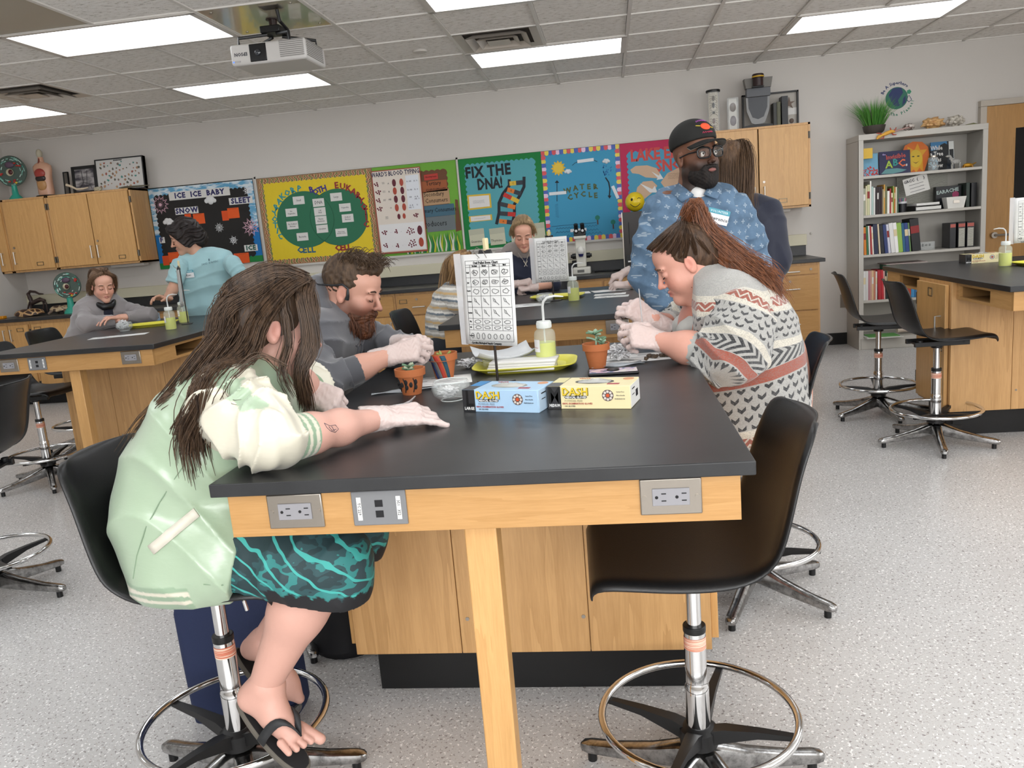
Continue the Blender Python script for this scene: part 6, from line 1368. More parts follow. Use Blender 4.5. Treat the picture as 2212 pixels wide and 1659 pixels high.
# backpack on the far stool
t = thing('backpack','dark backpack with navy trim hung on the stool behind the bearded man','backpack',(-1.42,3.92,.66),-.45)
m = MB(); P = []
for zz,sx_,sy_ in ((0,.05,.13),(.03,.07,.15),(.15,.08,.155),(.27,.065,.145),(.33,.035,.11),(.345,.01,.05)): P.append([(sx_ * math.copysign(abs(math.cos(a_)) ** .7,math.cos(a_)),sy_ * math.copysign(abs(math.sin(a_)) ** .7,math.sin(a_)),zz) for a_ in [2 * PI * k / 28 for k in range(28)]])
m.grid(P,close_u=True); obj('bag_body',m,M('17181c',.6),t,local=True); m = MB(); m.tube([(.0,-.13,.05),(.0,-.15,.17),(.0,-.12,.3),(.0,0,.355),(.0,.12,.3)],.006,6); obj('navy_piping',m,M('222f66',.6),t,local=True)
t = thing('black_bag','black fabric bag slumped on the floor against the base of the near table','bag',(-.98,2.52,0))
m = MB(); P = []
for zz,sx_,sy_ in ((0,.15,.13),(.03,.17,.15),(.12,.165,.14),(.22,.13,.11),(.28,.07,.06),(.3,.02,.02)): P.append([(sx_ * math.cos(a_) * (1 + .06 * math.sin(3 * a_ + zz * 20)),sy_ * math.sin(a_) * (1 + .05 * math.cos(4 * a_)),zz) for a_ in [2 * PI * k / 30 for k in range(30)]])
m.grid(P,close_u=True); obj('bag_body',m,M('121216',.7),t,local=True)
# ------------------------------------------------------------------ organic modelling: smooth unions of round cones, meshed with surface nets
def V3(p): return np.array(p,dtype=np.float64)
class Blob:
    """smooth union of round cones and ellipsoids; 'cut' planes remove the half-space dot(p - o, n) > 0"""
    def __init__(s,res=.006,k=.03): s.res = res; s.k = k; s.pr = []; s.cuts = []; s.disp = None
    def cap(s,a,b,ra,rb=None,k=None): s.pr.append(('c',V3(a),V3(b),ra,ra if rb is None else rb,s.k if k is None else k)); return s
    def ell(s,c,r,R=None,k=None): s.pr.append(('e',V3(c),V3(r),R,0,s.k if k is None else k)); return s
    def sub(s,c,r,k=.01,R=None): s.pr.append(('s',V3(c),V3(r if hasattr(r,'__len__') else (r,r,r)),R,0,k)); return s
    def chain(s,pts,k=None):
        for p,q in zip(pts[:-1],pts[1:]): s.cap(p[0],q[0],p[1],q[1],k)
        return s
    def cut(s,o,n): s.cuts.append((V3(o),V3(n) / np.linalg.norm(n))); return s
    def mesh(s):
        lo,hi = np.full(3,9e9),np.full(3,-9e9); bb = []
        for t,a,b,c,d,k in s.pr:
            if t == 'c': l = np.minimum(a - c,b - d); h = np.maximum(a + c,b + d)
            else: m = b.max(); l,h = a - m,a + m
            if t != 's': lo = np.minimum(lo,l); hi = np.maximum(hi,h)
            bb.append((l,h))
        pad = s.res * 4 + .012; lo = lo - pad; hi = hi + pad
        n = np.ceil((hi - lo) / s.res).astype(int) + 1
        ax = [lo[i] + s.res * np.arange(n[i]) for i in range(3)]
        D = np.full(n,.2,dtype=np.float32)
        for (t,a,b,c,d,k),(l,h) in zip(s.pr,bb):
            mg = k + s.res * 3 + .012
            i0 = np.maximum(0,np.floor((l - mg - lo) / s.res).astype(int)); i1 = np.minimum(n,np.ceil((h + mg - lo) / s.res).astype(int) + 1)
            if (i1 <= i0).any(): continue
            X = ax[0][i0[0]:i1[0],None,None]; Y = ax[1][None,i0[1]:i1[1],None]; Z = ax[2][None,None,i0[2]:i1[2]]
            if t == 'c':
                v = b - a; L = max(v @ v,1e-12); tt = np.clip(((X - a[0]) * v[0] + (Y - a[1]) * v[1] + (Z - a[2]) * v[2]) / L,0,1)
                q = np.sqrt((X - a[0] - tt * v[0]) ** 2 + (Y - a[1] - tt * v[1]) ** 2 + (Z - a[2] - tt * v[2]) ** 2) - (c + (d - c) * tt)
            else:
                x,y,z = X - a[0],Y - a[1],Z - a[2]
                if c is not None: R = c; x,y,z = (R[0][0] * x + R[0][1] * y + R[0][2] * z),(R[1][0] * x + R[1][1] * y + R[1][2] * z),(R[2][0] * x + R[2][1] * y + R[2][2] * z)
                k0 = np.sqrt((x / b[0]) ** 2 + (y / b[1]) ** 2 + (z / b[2]) ** 2); k1 = np.sqrt((x / b[0] ** 2) ** 2 + (y / b[1] ** 2) ** 2 + (z / b[2] ** 2) ** 2) + 1e-9
                q = k0 * (k0 - 1) / k1
            sl = tuple(slice(i0[i],i1[i]) for i in range(3)); old = D[sl]
            if t == 's': hh = np.maximum(k - np.abs(old + q),0) / k; D[sl] = np.maximum(old,-q) + hh * hh * k * .25
            else: hh = np.maximum(k - np.abs(old - q),0) / k; D[sl] = np.minimum(old,q) - hh * hh * k * .25
        if s.disp is not None:
            m = np.abs(D) < .035; I = np.nonzero(m)
            P = np.stack([ax[i][I[i]] for i in range(3)],1); D[m] += s.disp(P).astype(np.float32)
        for o,nn in s.cuts:
            q = (ax[0][:,None,None] - o[0]) * nn[0] + (ax[1][None,:,None] - o[1]) * nn[1] + (ax[2][None,None,:] - o[2]) * nn[2]; D = np.maximum(D,q.astype(np.float32))
        return nets(D,lo,s.res)
def nets(D,lo,res):
    ins = D < 0; n = np.array(D.shape) - 1
    cnt = np.zeros(n,np.int8)
    cs = [(i,j,k) for i in (0,1) for j in (0,1) for k in (0,1)]
    for i,j,k in cs: cnt += ins[i:i + n[0],j:j + n[1],k:k + n[2]]
    act = (cnt > 0) & (cnt < 8); I = np.nonzero(act); nv = len(I[0]); idx = np.full(n,-1,np.int64); idx[I] = np.arange(nv)
    acc = np.zeros((nv,3)); w = np.zeros(nv); val = {c: D[I[0] + c[0],I[1] + c[1],I[2] + c[2]] for c in cs}
    for a in cs:
        for ax_ in range(3):
            if a[ax_] == 1: continue
            b = list(a); b[ax_] = 1; b = tuple(b); va,vb = val[a],val[b]; m = (va < 0) != (vb < 0); t = va[m] / (va[m] - vb[m])
            p = np.tile(np.array(a,float),(m.sum(),1)); p[:,ax_] += t; acc[m] += p; w[m] += 1
    P = (np.stack(I,1) + acc / w[:,None]) * res + lo
    F = []
    for ax_ in range(3):
        o1,o2 = [(1,2),(2,0),(0,1)][ax_]
        sl = [slice(None)] * 3; sl2 = [slice(None)] * 3; sl[ax_] = slice(0,-1); sl2[ax_] = slice(1,None)
        a,b = ins[tuple(sl)],ins[tuple(sl2)]; E_ = np.nonzero(a != b); E_ = np.stack(E_,1)
        ok = (E_[:,o1] > 0) & (E_[:,o2] > 0) & (E_[:,o1] < n[o1]) & (E_[:,o2] < n[o2]); E_ = E_[ok]
        q = []
        for d1,d2 in ((1,1),(0,1),(0,0),(1,0)):
            c = E_.copy(); c[:,o1] -= d1; c[:,o2] -= d2; q.append(idx[c[:,0],c[:,1],c[:,2]])
        q = np.stack(q,1); fl = ins[E_[:,0],E_[:,1],E_[:,2]]; q[~fl] = q[~fl][:,::-1]; F.append(q)
    F = np.concatenate(F); return P,F[(F >= 0).all(1)]
def np_mesh(name,parts,mat,color=None,uv=None):
    """parts: list of (P, F); color(P)->rgb linear, uv(P)->(u, v)"""
    Ps,Fs,o = [],[],0
    for P,F in parts: Ps.append(P); Fs.append(F + o); o += len(P)
    P = np.concatenate(Ps); F = np.concatenate(Fs); me = bpy.data.meshes.new(name)
    me.vertices.add(len(P)); me.vertices.foreach_set('co',P.astype(np.float32).ravel()); me.loops.add(F.size); me.loops.foreach_set('vertex_index',F.ravel().astype(np.int32))
    me.polygons.add(len(F)); me.polygons.foreach_set('loop_start',(np.arange(len(F)) * 4).astype(np.int32)); me.update(calc_edges=True); me.validate()
    me.polygons.foreach_set('use_smooth',np.ones(len(me.polygons),bool))
    if color is not None:
        at_ = me.color_attributes.new('Col','FLOAT_COLOR','POINT'); C_ = np.ones((len(P),4),np.float32); C_[:,:3] = color(P); at_.data.foreach_set('color',C_.ravel())
    if uv is not None:
        at_ = me.attributes.new('pat','FLOAT_VECTOR','POINT'); U_ = np.zeros((len(P),3),np.float32); u,v = uv(P); U_[:,0] = u; U_[:,1] = v; at_.data.foreach_set('vector',U_.ravel())
    me.materials.append(mat); return me
def put(name,me,parent,label=None):
    o = bpy.data.objects.new(name,me); COL.objects.link(o); o.parent = parent
    if parent is not None:
        w = worldloc(parent)
        if w.length > 0: me.transform(Matrix.Translation(-w))
    if label: o['label'] = label
    return o
def attr_mat(name,rough=.5,sss=0,sheen=0,coat=0,bump=0,bscale=200,stretch=(1,1,1),spec=.5):
    t = NT(name); a = t.n('Attribute'); a.attribute_name = 'Col'; t.l(a.outputs['Color'],t.b.inputs['Base Color']); t.set(Roughness=rough); t.b.inputs['Specular IOR Level'].default_value = spec
    if sss: t.b.inputs['Subsurface Weight'].default_value = sss; t.b.inputs['Subsurface Radius'].default_value = (.012,.005,.003); t.b.inputs['Subsurface Scale'].default_value = 1
    if sheen: t.b.inputs['Sheen Weight'].default_value = sheen
    if coat: t.b.inputs['Coat Weight'].default_value = coat; t.b.inputs['Coat Roughness'].default_value = .3
    if bump: t.bump(t.noise(t.map(stretch),bscale,4,.6),.5,bump)
    return t.m
L3 = lambda c: np.array(lin(c)[:3])
SKIN = attr_mat('skin',.48,bump=.0006,bscale=350,spec=.4)
def folds(amp,f,seed=0,dirs=None):
    r = np.random.RandomState(seed); ds = r.normal(size=(6,3)); ds /= np.linalg.norm(ds,axis=1)[:,None]
    if dirs is not None: ds[0] = V3(dirs) / np.linalg.norm(dirs)
    def g(P):
        w = .8 * np.sin(f * .55 * (P @ ds[1]) + seed) + .6 * np.sin(f * .8 * (P @ ds[2]) + 2 * seed)
        a = np.sin(f * (P @ ds[0]) + 1.6 * w); b = np.sin(f * 1.9 * (P @ ds[3]) + 1.3 * w + 1)
        return amp * (-(1 - np.abs(a)) ** 1.5 * 1.4 + .5 + .35 * b)
    return g
def unit(v): v = V3(v); return v / np.linalg.norm(v)
def head_frame(fwd,roll=0):
    f = unit(fwd); r = unit(np.cross(f,(0,0,1))); u = np.cross(r,f)
    if roll: c,s_ = math.cos(roll),math.sin(roll); r,u = c * r + s_ * u,-s_ * r + c * u
    return np.stack([r,f,u],1)           # columns: right, forward, up
class Head:
    def __init__(s,c,fwd,size=1.0,roll=0): s.c = V3(c); s.M = head_frame(fwd,roll); s.s = size
    def w(s,*p): return s.c + s.M @ (V3(p) * s.s)
    def local(s,P): return ((P - s.c) @ s.M) / s.s
    def out(s,PF): return (s.c + (PF[0] * s.s) @ s.M.T,PF[1])
def head_blob(H,neck_base,neck_r=.052,fem=False,res=.003,full=1.0,eyes='down',cheek=1.0,nose=1.0):
    b = Blob(res / H.s,.02)
    b.ell((0,-.018,.035),(.074,.094,.082)).ell((0,.028,-.035),(.06 * full,.062,.075),k=.03).ell((0,.045,.05),(.056,.045,.045),k=.03)
    b.cap((-.05,.0,-.06),(0,.068,-.098),.018 * full,.016,.03).cap((.05,.0,-.06),(0,.068,-.098),.018 * full,.016,.03)
    b.ell((0,.074,-.1),(.018,.016,.014),k=.02)
    for x in (-1,1):
        b.ell((x * .036,.058,-.035),(.023 * cheek,.022,.025 * cheek),k=.025)
        b.ell((x * .028,.082,.024),(.022,.009,.0065),k=.014)
        b.sub((x * .031,.1,.003),(.015,.013,.011),.014)
        b.ell((x * .031,.079,.002),(.0145,.0125,.0115),k=.004)
        b.ell((x * .0105,.099,-.0335),(.0075,.008,.007),k=.007)
        b.ell((x * .076,-.004,-.004),(.007,.018,.03),R=None,k=.006).sub((x * .086,.002,.0),(.008,.0095,.018),.006).ell((x * .078,.0,-.024),(.006,.008,.009),k=.006)
        b.sub((x * .006,.104,-.0405),(.0032,.0038,.003),.003)
    b.cap((0,.087,.014),(0,.108 * nose,-.022),.006,.0082,.012).ell((0,.113 * nose,-.030),(.0095,.0095,.0082),k=.008)
    b.cap((-.019,.083,-.0635),(0,.0925,-.06),.0035,.0055,.006).cap((.019,.083,-.0635),(0,.0925,-.06),.0035,.0055,.006)
    b.cap((-.016,.083,-.0685),(0,.0915,-.0715),.0035,.0062,.006).cap((.016,.083,-.0685),(0,.0915,-.0715),.0035,.0062,.006)
    b.sub((0,.1005,-.0662),(.02,.0055,.0012),.003)
    nb = H.local(V3(neck_base)[None])[0]
    b.cap((0,-.025,-.05),nb,neck_r * .95,neck_r * 1.12,.025)
    b.res = res / H.s
    return H.out(b.mesh())
def skin_color(H,base,lip,beard=None,blush=.35,brow=None):
    cb,cl = L3(base),L3(lip); red = cb * np.array([1.05,.62,.6])
    def f(P):
        q = H.local(P); C_ = np.tile(cb,(len(P),1))
        def mixin(w,c): nonlocal C_; w = np.clip(w,0,1)[:,None]; C_ = C_ * (1 - w) + c * w
        for x in (-1,1):
            mixin(blush * np.exp(-(((q[:,0] - x * .04) / .024) ** 2 + ((q[:,1] - .075) / .04) ** 2 + ((q[:,2] + .032) / .026) ** 2)),red)
            mixin(blush * .9 * np.exp(-(((q[:,0] - x * .08) / .012) ** 2 + ((q[:,2]) / .035) ** 2 + (q[:,1] / .03) ** 2)),red)
            mixin(.35 * np.exp(-(((q[:,0] - x * .031) / .018) ** 2 + ((q[:,2] - .002) / .012) ** 2 + ((q[:,1] - .09) / .02) ** 2)),cb * .6)
        mixin(blush * np.exp(-((q[:,0] / .014) ** 2 + ((q[:,1] - .11) / .014) ** 2 + ((q[:,2] + .03) / .014) ** 2)),red)
        mixin((np.exp(-((q[:,0] / .019) ** 4 + ((q[:,2] + .0655) / .0085) ** 4)) * (q[:,1] > .07)) * .85,cl)
        if beard is not None: mixin(beard[1] * (q[:,1] > -.02) * np.exp(-np.clip((q[:,2] + .05) / .03,0,9) ** 2) * (np.abs(q[:,0]) < .08) * (q[:,2] > -.13),L3(beard[0]))
        return C_
    return f
# ---- hands: local frame x = across (thumb side +), y = towards fingers, z = back of hand
def hand_blob(curl,spread=.0,thumb=(.4,.5),side=1,s=1.0,res=.0023,infl=0.0,slim=1.0):
    """curl: per finger (index..little) list of 3 bend angles; positive bends to the palm (-z)"""
    b = Blob(res,.012); R0 = infl
    xs = [.030,.010,-.010,-.029]; ys = [.088,.092,.087,.078]; Ls = [(.042,.026,.021),(.046,.029,.022),(.042,.027,.021),(.033,.021,.019)]; rr = [.0088,.009,.0086,.0076]
    for i,(x,y) in enumerate(zip(xs,ys)):
        b.cap((x * .62 * side,.012,0),(x * side,y,.002),(.0125 + R0) * slim,(.0112 + R0) * slim,.014)
    b.cap((.012 * side,0,0),(-.012 * side,0,0),.0165 + R0,.0165 + R0,.012).cap((.012 * side,-.045,0),(.012 * side,0,0),.0155 + R0,.0165 + R0,.012).cap((-.012 * side,-.045,0),(-.012 * side,0,0),.0155 + R0,.0165 + R0,.012)
    b.cap((.02 * side,.025,-.006),(.028 * side,.055,-.007),.0155 + R0,.011 + R0,.012)
    tips = []
    for i in range(4):
        p = V3((xs[i] * side,ys[i],.002)); ang = 0; sp = (1.5 - i) * spread * side; r = (rr[i] + R0 * .7) * slim
        for j in range(3):
            ang += curl[i][j]; d = V3((math.sin(sp) * math.cos(ang),math.cos(sp) * math.cos(ang),-math.sin(ang))); q = p + d * Ls[i][j]
            b.cap(p,q,r * (1 - .06 * j),r * (1 - .06 * (j + 1)),.0035 if j else .006); p = q
        tips.append(p)
    a,c = thumb; p = V3((.022 * side,.02,-.006)); d = unit(((.75) * side,.75,-a)); q = p + d * .042; b.cap(p,q,.0135 + R0,.0105 + R0 * .7,.01)
    d2 = unit((.35 * side * (1 - c) - .25 * c * side,.9,-a * 1.1 - c * .4)); q2 = q + d2 * .034; b.cap(q,q2,.0105 + R0 * .7,.0092 + R0 * .7,.005)
    d3 = unit((-.25 * side * c,1,-a * .6 - c * .5)); q3 = q2 + d3 * .022; b.cap(q2,q3,.0094 + R0 * .7,.0078 + R0 * .7,.004); tips.append(q3)
    b.tips = tips; b.scale = s; return b
def hand_frame(wrist,fwd,back):
    f = unit(fwd); n = V3(back); n = unit(n - f * (n @ f)); x = np.cross(f,n); return (V3(wrist),np.stack([x,f,n],1))
def hand_out(fr,PF,s=1.0): return (fr[0] + (PF[0] * s) @ fr[1].T,PF[1])
POSE = {'relaxed': [(.35,.4,.25),(.4,.45,.25),(.45,.45,.3),(.5,.45,.3)],'pinch': [(.75,.75,.35),(.85,.8,.4),(1.0,.95,.5),(1.1,1.0,.5)],
      'flat': [(.12,.12,.08),(.1,.12,.08),(.12,.14,.1),(.05,.1,.08)],'fist': [(1.2,1.3,.7),(1.25,1.35,.7),(1.3,1.35,.7),(1.3,1.3,.7)],'hold': [(.6,.9,.5),(.75,1.0,.55),(.95,1.1,.6),(1.1,1.1,.6)]}
GLOVE = NT('vinyl_glove'); GLOVE.col('e9dcd8'); GLOVE.set(Roughness=.3,Alpha=.62); GLOVE.bump(GLOVE.noise(GLOVE.map((1,1.6,1)),75,4,.65),.7,.003); GLOVE = GLOVE.m
def crinkle(P): return .0009 * np.sin(P[:,0] * 330 + 3 * np.sin(P[:,1] * 160)) * np.sin(P[:,1] * 210 + 2 * np.sin(P[:,2] * 200))
class Hand:
    def __init__(s,wrist,fwd,back,pose='relaxed',side=1,thumb=(.4,.5),spread=.05,size=1.0,res=.0024,curl=None):
        s.fr = hand_frame(wrist,fwd,back); s.a = dict(curl=curl or POSE[pose],spread=spread,thumb=thumb,side=side,res=res); s.size = size
    def skin(s): b = hand_blob(**s.a); s.tips = [s.fr[0] + s.fr[1] @ (t * s.size) for t in b.tips]; return hand_out(s.fr,b.mesh(),s.size)
    def glove(s,parent,cuff=.05,label=None):
        b = hand_blob(**s.a,infl=.0016); b.disp = crinkle
        b.chain([((0,-.0,0),.027),((0,-cuff * .6,0),.0285),((0,-cuff,0),.032)],.014).cut((0,-cuff + .002,0),(0,-1,-.25))
        PF = hand_out(s.fr,b.mesh(),s.size); o = put('glove',np_mesh('glove',[PF],GLOVE),parent,label)
        m = MB(); w,R = s.fr; n = 28; m.tube([tuple(w + R @ (V3((.0315 * math.cos(a_),-cuff + .004 + .003 * math.sin(3 * a_),.0315 * math.sin(a_) * .95)) * s.size)) for a_ in [2 * PI * k / n for k in range(n)]],.0016,6,closed=True)
        c = obj('glove_cuff',m,plain('glove_rim','ece4e0',.4),o,local=False); c.data.transform(Matrix.Translation(-Vector((0,0,0)))); return o
from mathutils.bvhtree import BVHTree
def surf(o):
    """caster onto a finished part: px, py -> point of its surface lifted a little towards the room"""
    w = worldloc(o.parent); T_ = BVHTree.FromPolygons([v.co + w for v in o.data.vertices],[tuple(p.vertices) for p in o.data.polygons])
    def f(px,py,lift=.0015):
        d = Vector(at(px,py,Y=3)) - Vector(CAM); h = T_.ray_cast(Vector(CAM),d.normalized()); return V3(h[0] + h[1] * lift) if h[0] is not None else V3(at(px,py,Y=1.6))
    return f
def limbs(b,pts,k=.02): return b.chain(pts,k)
def pushed(P,caps,i):
    e = .003 + .009 * ((i * .618) % 1)
    for it in range(2):
        for a,b,ra,rb in caps:
            v = b - a; L = max(v @ v,1e-9); t = np.clip((P - a) @ v / L,0,1); q = a + t[:,None] * v; d = P - q; n = np.linalg.norm(d,axis=1) + 1e-9; r = ra + (rb - ra) * t + e; m = n < r; P[m] += (d[m] / n[m][:,None]) * (r[m] - n[m])[:,None]
    return P
def strands(name,roots,paths,mat,parent,n=200,r=.0011,spread=.01,seed=0,seg=12,sides=4,label=None,taper=.3,curl=0.0,cf=30,push=None):
    """hair: paths = list of (weight, [control points]) ; strands blend neighbouring guides"""
    rnd = np.random.RandomState(seed); m = MB()
    for i in range(n):
        g = paths[rnd.randint(len(paths))]; P = np.array([V3(p) for p in g]); j = rnd.normal(size=3) * spread
        t = np.linspace(0,len(P) - 1.001,seg + 1) * (1 if taper is None else rnd.uniform(.8,1)); out = []
        for q in t:
            a = int(q); f = q - a; p0,p1,p2,p3 = P[max(a - 1,0)],P[a],P[min(a + 1,len(P) - 1)],P[min(a + 2,len(P) - 1)]
            c = .5 * ((2 * p1) + (-p0 + p2) * f + (2 * p0 - 5 * p1 + 4 * p2 - p3) * f * f + (-p0 + 3 * p1 - 3 * p2 + p3) * f ** 3)
            amt = .45 + .9 * min(1,q / max(1,len(P) - 1)); out.append(c + j * amt + curl * np.array([math.sin(cf * q + i),math.cos(cf * q * .8 + 2 * i),math.sin(cf * q * .6 + 3 * i)]))
        if push: out = pushed(np.array(out),push,i)
        rs = [r * (1 - taper * k / seg) if k < seg else r * .3 for k in range(seg + 1)]
        m.tube([tuple(p) for p in out],rs,sides,cap=False)
    o = obj(name,m,mat,parent,smooth=80,label=label); return o
def hair_mat(name,c1,c2,rough=.5):
    t = NT(name); t.col(t.ramp(t.noise(t.map((60,60,6)),1.5,4,.6),[(.3,c1),(.7,c2)])); t.set(Roughness=rough); t.b.inputs['Specular IOR Level'].default_value = .32
    t.bump(t.noise(t.map((260,260,30)),1,3),.6,.003); return t.m
def stick(name,pts,r,mat,parent,sides=6,label=None,closed=False):
    m = MB(); m.tube([tuple(p) for p in pts],r,sides,closed=closed); return obj(name,m,mat,parent,smooth=80,label=label)
def person(label,loc):
    return thing('person',label,'person',tuple(float(x) for x in loc))
def face_parts(H,t,brow='3a2a1e',lash='2a1e18',eyes='down',iris='5a4632'):
    for x in (-1,1):
        stick('eyebrow',[H.w(x * .016,.0925,.025),H.w(x * .03,.0935,.0295),H.w(x * .043,.0875,.0275),H.w(x * .051,.079,.022)],[.0022 * H.s,.0032 * H.s,.0028 * H.s,.001 * H.s],M(brow,.8),t)
        if eyes == 'down': stick('eyelashes',[H.w(x * (.031 + .0135 * math.cos(a)),.0925 - .006 * math.cos(a) ** 2,-.002 - .0055 * math.sin(a)) for a in [PI * k / 6 for k in range(7)]],.0013 * H.s,M(lash,.6),t)
        else:
            m = MB(); m.ball(tuple(H.w(x * .031,.0815,.002)),.0118 * H.s,14); e = obj('eyeball',m,M('cfc8c0',.15),t)
            m = MB(); p = H.w(x * .031,.0815,.002); m.ball(tuple(p + H.M @ V3((0,.0095,.0005)) * H.s),.0048 * H.s,10); obj('iris',m,M(iris,.1),e)
            stick('eyelid',[H.w(x * (.031 + .0145 * math.cos(a)),.0905 - .004 * math.cos(a) ** 2,.003 + .0075 * math.sin(a)) for a in [PI * k / 6 for k in range(7)]],.0016 * H.s,M(lash,.6),t)
def shell(H,ells,res=.004,k=.02,cuts=(),disp=None,extra=None):
    b = Blob(res / H.s,k)
    for c,r in ells: b.ell(c,r)
    if extra: extra(b)
    for o,n in cuts: b.cut(o,n)
    b.disp = disp; return H.out(b.mesh())
def hair_disp(f=220,a=.0016,up=(0,0,1)): return lambda P: a * np.sin(f * P[:,0] + 3 * np.sin(40 * P[:,2])) * np.cos(f * .7 * P[:,1] + 2 * np.sin(30 * P[:,2]))
# ------------------------------------------------------------------ people
def A(px,py,**k): return V3(at(px,py,**k))
def blend_cap(b,pts,lat,k=.07):
    """torso: list of (centre, radius, half width) swept on both sides of the spine along lat"""
    lat = unit(lat)
    for s in (-1,1): b.chain([(V3(c) + lat * (w * s),r) for c,r,w in pts],k)
    b.chain([(V3(c),r) for c,r,w in pts],k); return b
def garment(name,b,t,mat,color=None,uv=None,label=None): return put(name,np_mesh(name,[b.mesh()],mat,color,uv),t,label)
def const(c): c = L3(c); return lambda P: np.tile(c,(len(P),1))

# ===== girl in the mint jacket (near left)
t = person('girl with long brown hair in a mint and white satin jacket at the near table',(-1.02,1.76,0))
H1 = Head((-.79,1.785,1.19),(.84,.47,-.24),.97)
lat = (0,1,0)
pel,bel,mid_,che,upp,nck = V3((-1.035,1.76,.715)),V3((-1.03,1.76,.79)),V3((-.985,1.76,.88)),V3((-.92,1.765,.97)),V3((-.865,1.77,1.045)),V3((-.835,1.775,1.085))
RS,RE,RW = V3((-.815,1.60,1.055)),V3((-.705,1.545,.978)),V3((-.572,1.80,.953))
LS,LE,LW = V3((-.80,1.94,1.03)),V3((-.74,2.03,.965)),V3((-.775,1.955,1.01))
LE = V3((-.86,2.10,.97)); LW = V3((-.795,1.965,1.008))
skin = [head_blob(H1,(-.85,1.77,1.07),.05,res=.0028)]
b = Blob(.006,.03); blend_cap(b,[(pel,.13,.05),(bel,.12,.05),(mid_,.11,.05),(che,.11,.07),(upp,.07,.09)],lat)
b.chain([(RS,.045),(RE,.036),(RE * .7 + RW * .3,.041),(RE * .4 + RW * .6,.037),(RW,.026)]).chain([(LS,.04),(LE,.036),(LW,.026)])
hR,kR,aR = V3((-1.0,1.68,.70)),V3((-.66,1.63,.675)),A(572,1478,Y=1.61)
hL,kL,aL = V3((-1.0,1.84,.70)),V3((-.68,1.86,.66)),A(572,1385,Y=1.87)
b.chain([(hR,.09),(kR,.07),(kR * .6 + aR * .4 + V3((-.015,0,0)),.062),(aR,.036)],.03); b.chain([(hL,.09),(kL,.07),(kL * .6 + aL * .4,.06),(aL,.036)],.03)
skin.append(b.mesh())
# near foot: heel, instep, toes
heel,ball_ = A(548,1505,Y=1.61),A(628,1588,Y=1.575); f = Blob(.0028,.02)
f.chain([(aR,.036),(heel,.031)],.02).chain([(aR + V3((.01,0,-.01)),.034),(heel * .4 + ball_ * .6 + V3((.0,0,.012)),.027),(ball_,.024)],.03).chain([(heel,.028),(ball_ + V3((-.0,.02,-.005)),.018)],.03)
fd = unit(ball_ - heel); fs = unit(np.cross(fd,(0.2,0,1)))
for k in range(5):
    o = (k - 2) * .0165; L_ = (.046,.036,.033,.03,.026)[k]; r_ = (.0125,.0088,.0083,.0078,.0075)[k]
    base = ball_ + fs * o * 1.0; tip = base + (fd * .8 + V3((.35,0,-.12))) * L_ + fs * o * .25
    f.chain([(base,r_ + .002),(tip,r_)],.0035)
skin.append(f.mesh())
heel2,ball2 = A(545,1400,Y=1.87),A(618,1478,Y=1.87); f = Blob(.005,.02); f.chain([(aL,.036),(heel2,.031)],.02).chain([(aL,.034),(ball2,.03),(ball2 + (ball2 - heel2) * .4,.014)],.03); skin.append(f.mesh())
hr = Hand(RW + V3((.012,.012,0)),(.86,.5,-.06),(-.1,-.45,.88),side=-1,curl=[(.5,.75,.4),(.45,.7,.4),(.3,.45,.3),(.08,.1,.1)],spread=.17,thumb=(.8,.8)); skin.append(hr.skin())
hl = Hand(LW,(.86,-.28,-.42),(-.1,-.55,.83),pose='pinch',side=1,thumb=(1.0,.55),spread=.0); skin.append(hl.skin())
b1 = put('body',np_mesh('body',skin,SKIN,skin_color(H1,'cb9d8e','b06a66',blush=.45)),t)
hr.glove(t); hl.glove(t); face_parts(H1,t,'4a3426')
SATIN = attr_mat('satin',.3,sheen=.15,coat=.3,spec=.7,bump=.004,bscale=9,stretch=(1,1,2.2)); KNIT = attr_mat('rib_knit',.8,sheen=.2)
mint,mintd,cream_ = L3('9fb399'),L3('88a085'),L3('d0cbb9')
JT = [(pel + V3((.01,0,-.06)),.13,.05),(pel,.142,.055),(bel,.145,.055),(mid_,.136,.06),(che,.125,.085),(upp,.085,.1),(nck,.055,.045)]
b = Blob(.0045,.05); blend_cap(b,JT,lat,.06)
b.cap((-1.0,1.655,.695),(-.93,1.65,.69),.13,.13,.05)
for y_ in (1.66,1.86): b.cap(pel + V3((.02,y_ - 1.76,-.06)),(-.90,y_,.69),.11,.095,.05).cap((-.9,y_,.69),(-.9,y_,.78),.09,.07,.05)
b.disp = folds(.0065,24,3,(.55,.15,.8)); b.cut((-1.0,1.76,.607),(-.03,0,-1)).cut((-.868,1.76,.7),(1,0,.0))
b.cuts = b.cuts[:1]; b.cuts.append((V3((-.866,1.76,.64)),unit(V3((1,0,-.3)))))
def jc(P):
    C_ = np.tile(mint,(len(P),1)); h = P[:,2] + .12 * 0 * P[:,0]; d = (P[:,2] - .607) + .03 * (P[:,0] + 1.0)
    rib = (d < .062) & (P[:,0] < -.945); C_[rib] = mintd
    for a_,b_ in ((.018,.028),(.04,.05)): C_[(d > a_) & (d < b_) & (P[:,0] < -.945)] = cream_
    return C_
jk = garment('jacket',b,t,SATIN,jc); cast = surf(jk)
m = MB(); G = []
for k in range(11):
    f_ = k / 10; x_,y_ = 328 + 97 * f_,1188 - 82 * f_; G.append([tuple(cast(x_ - 7,y_ - 9,.003)),tuple(cast(x_ + 7,y_ + 9,.003))])
m.grid(G); obj('pocket_welt',m,M('cdc8ba',.5),t,solid=.004)
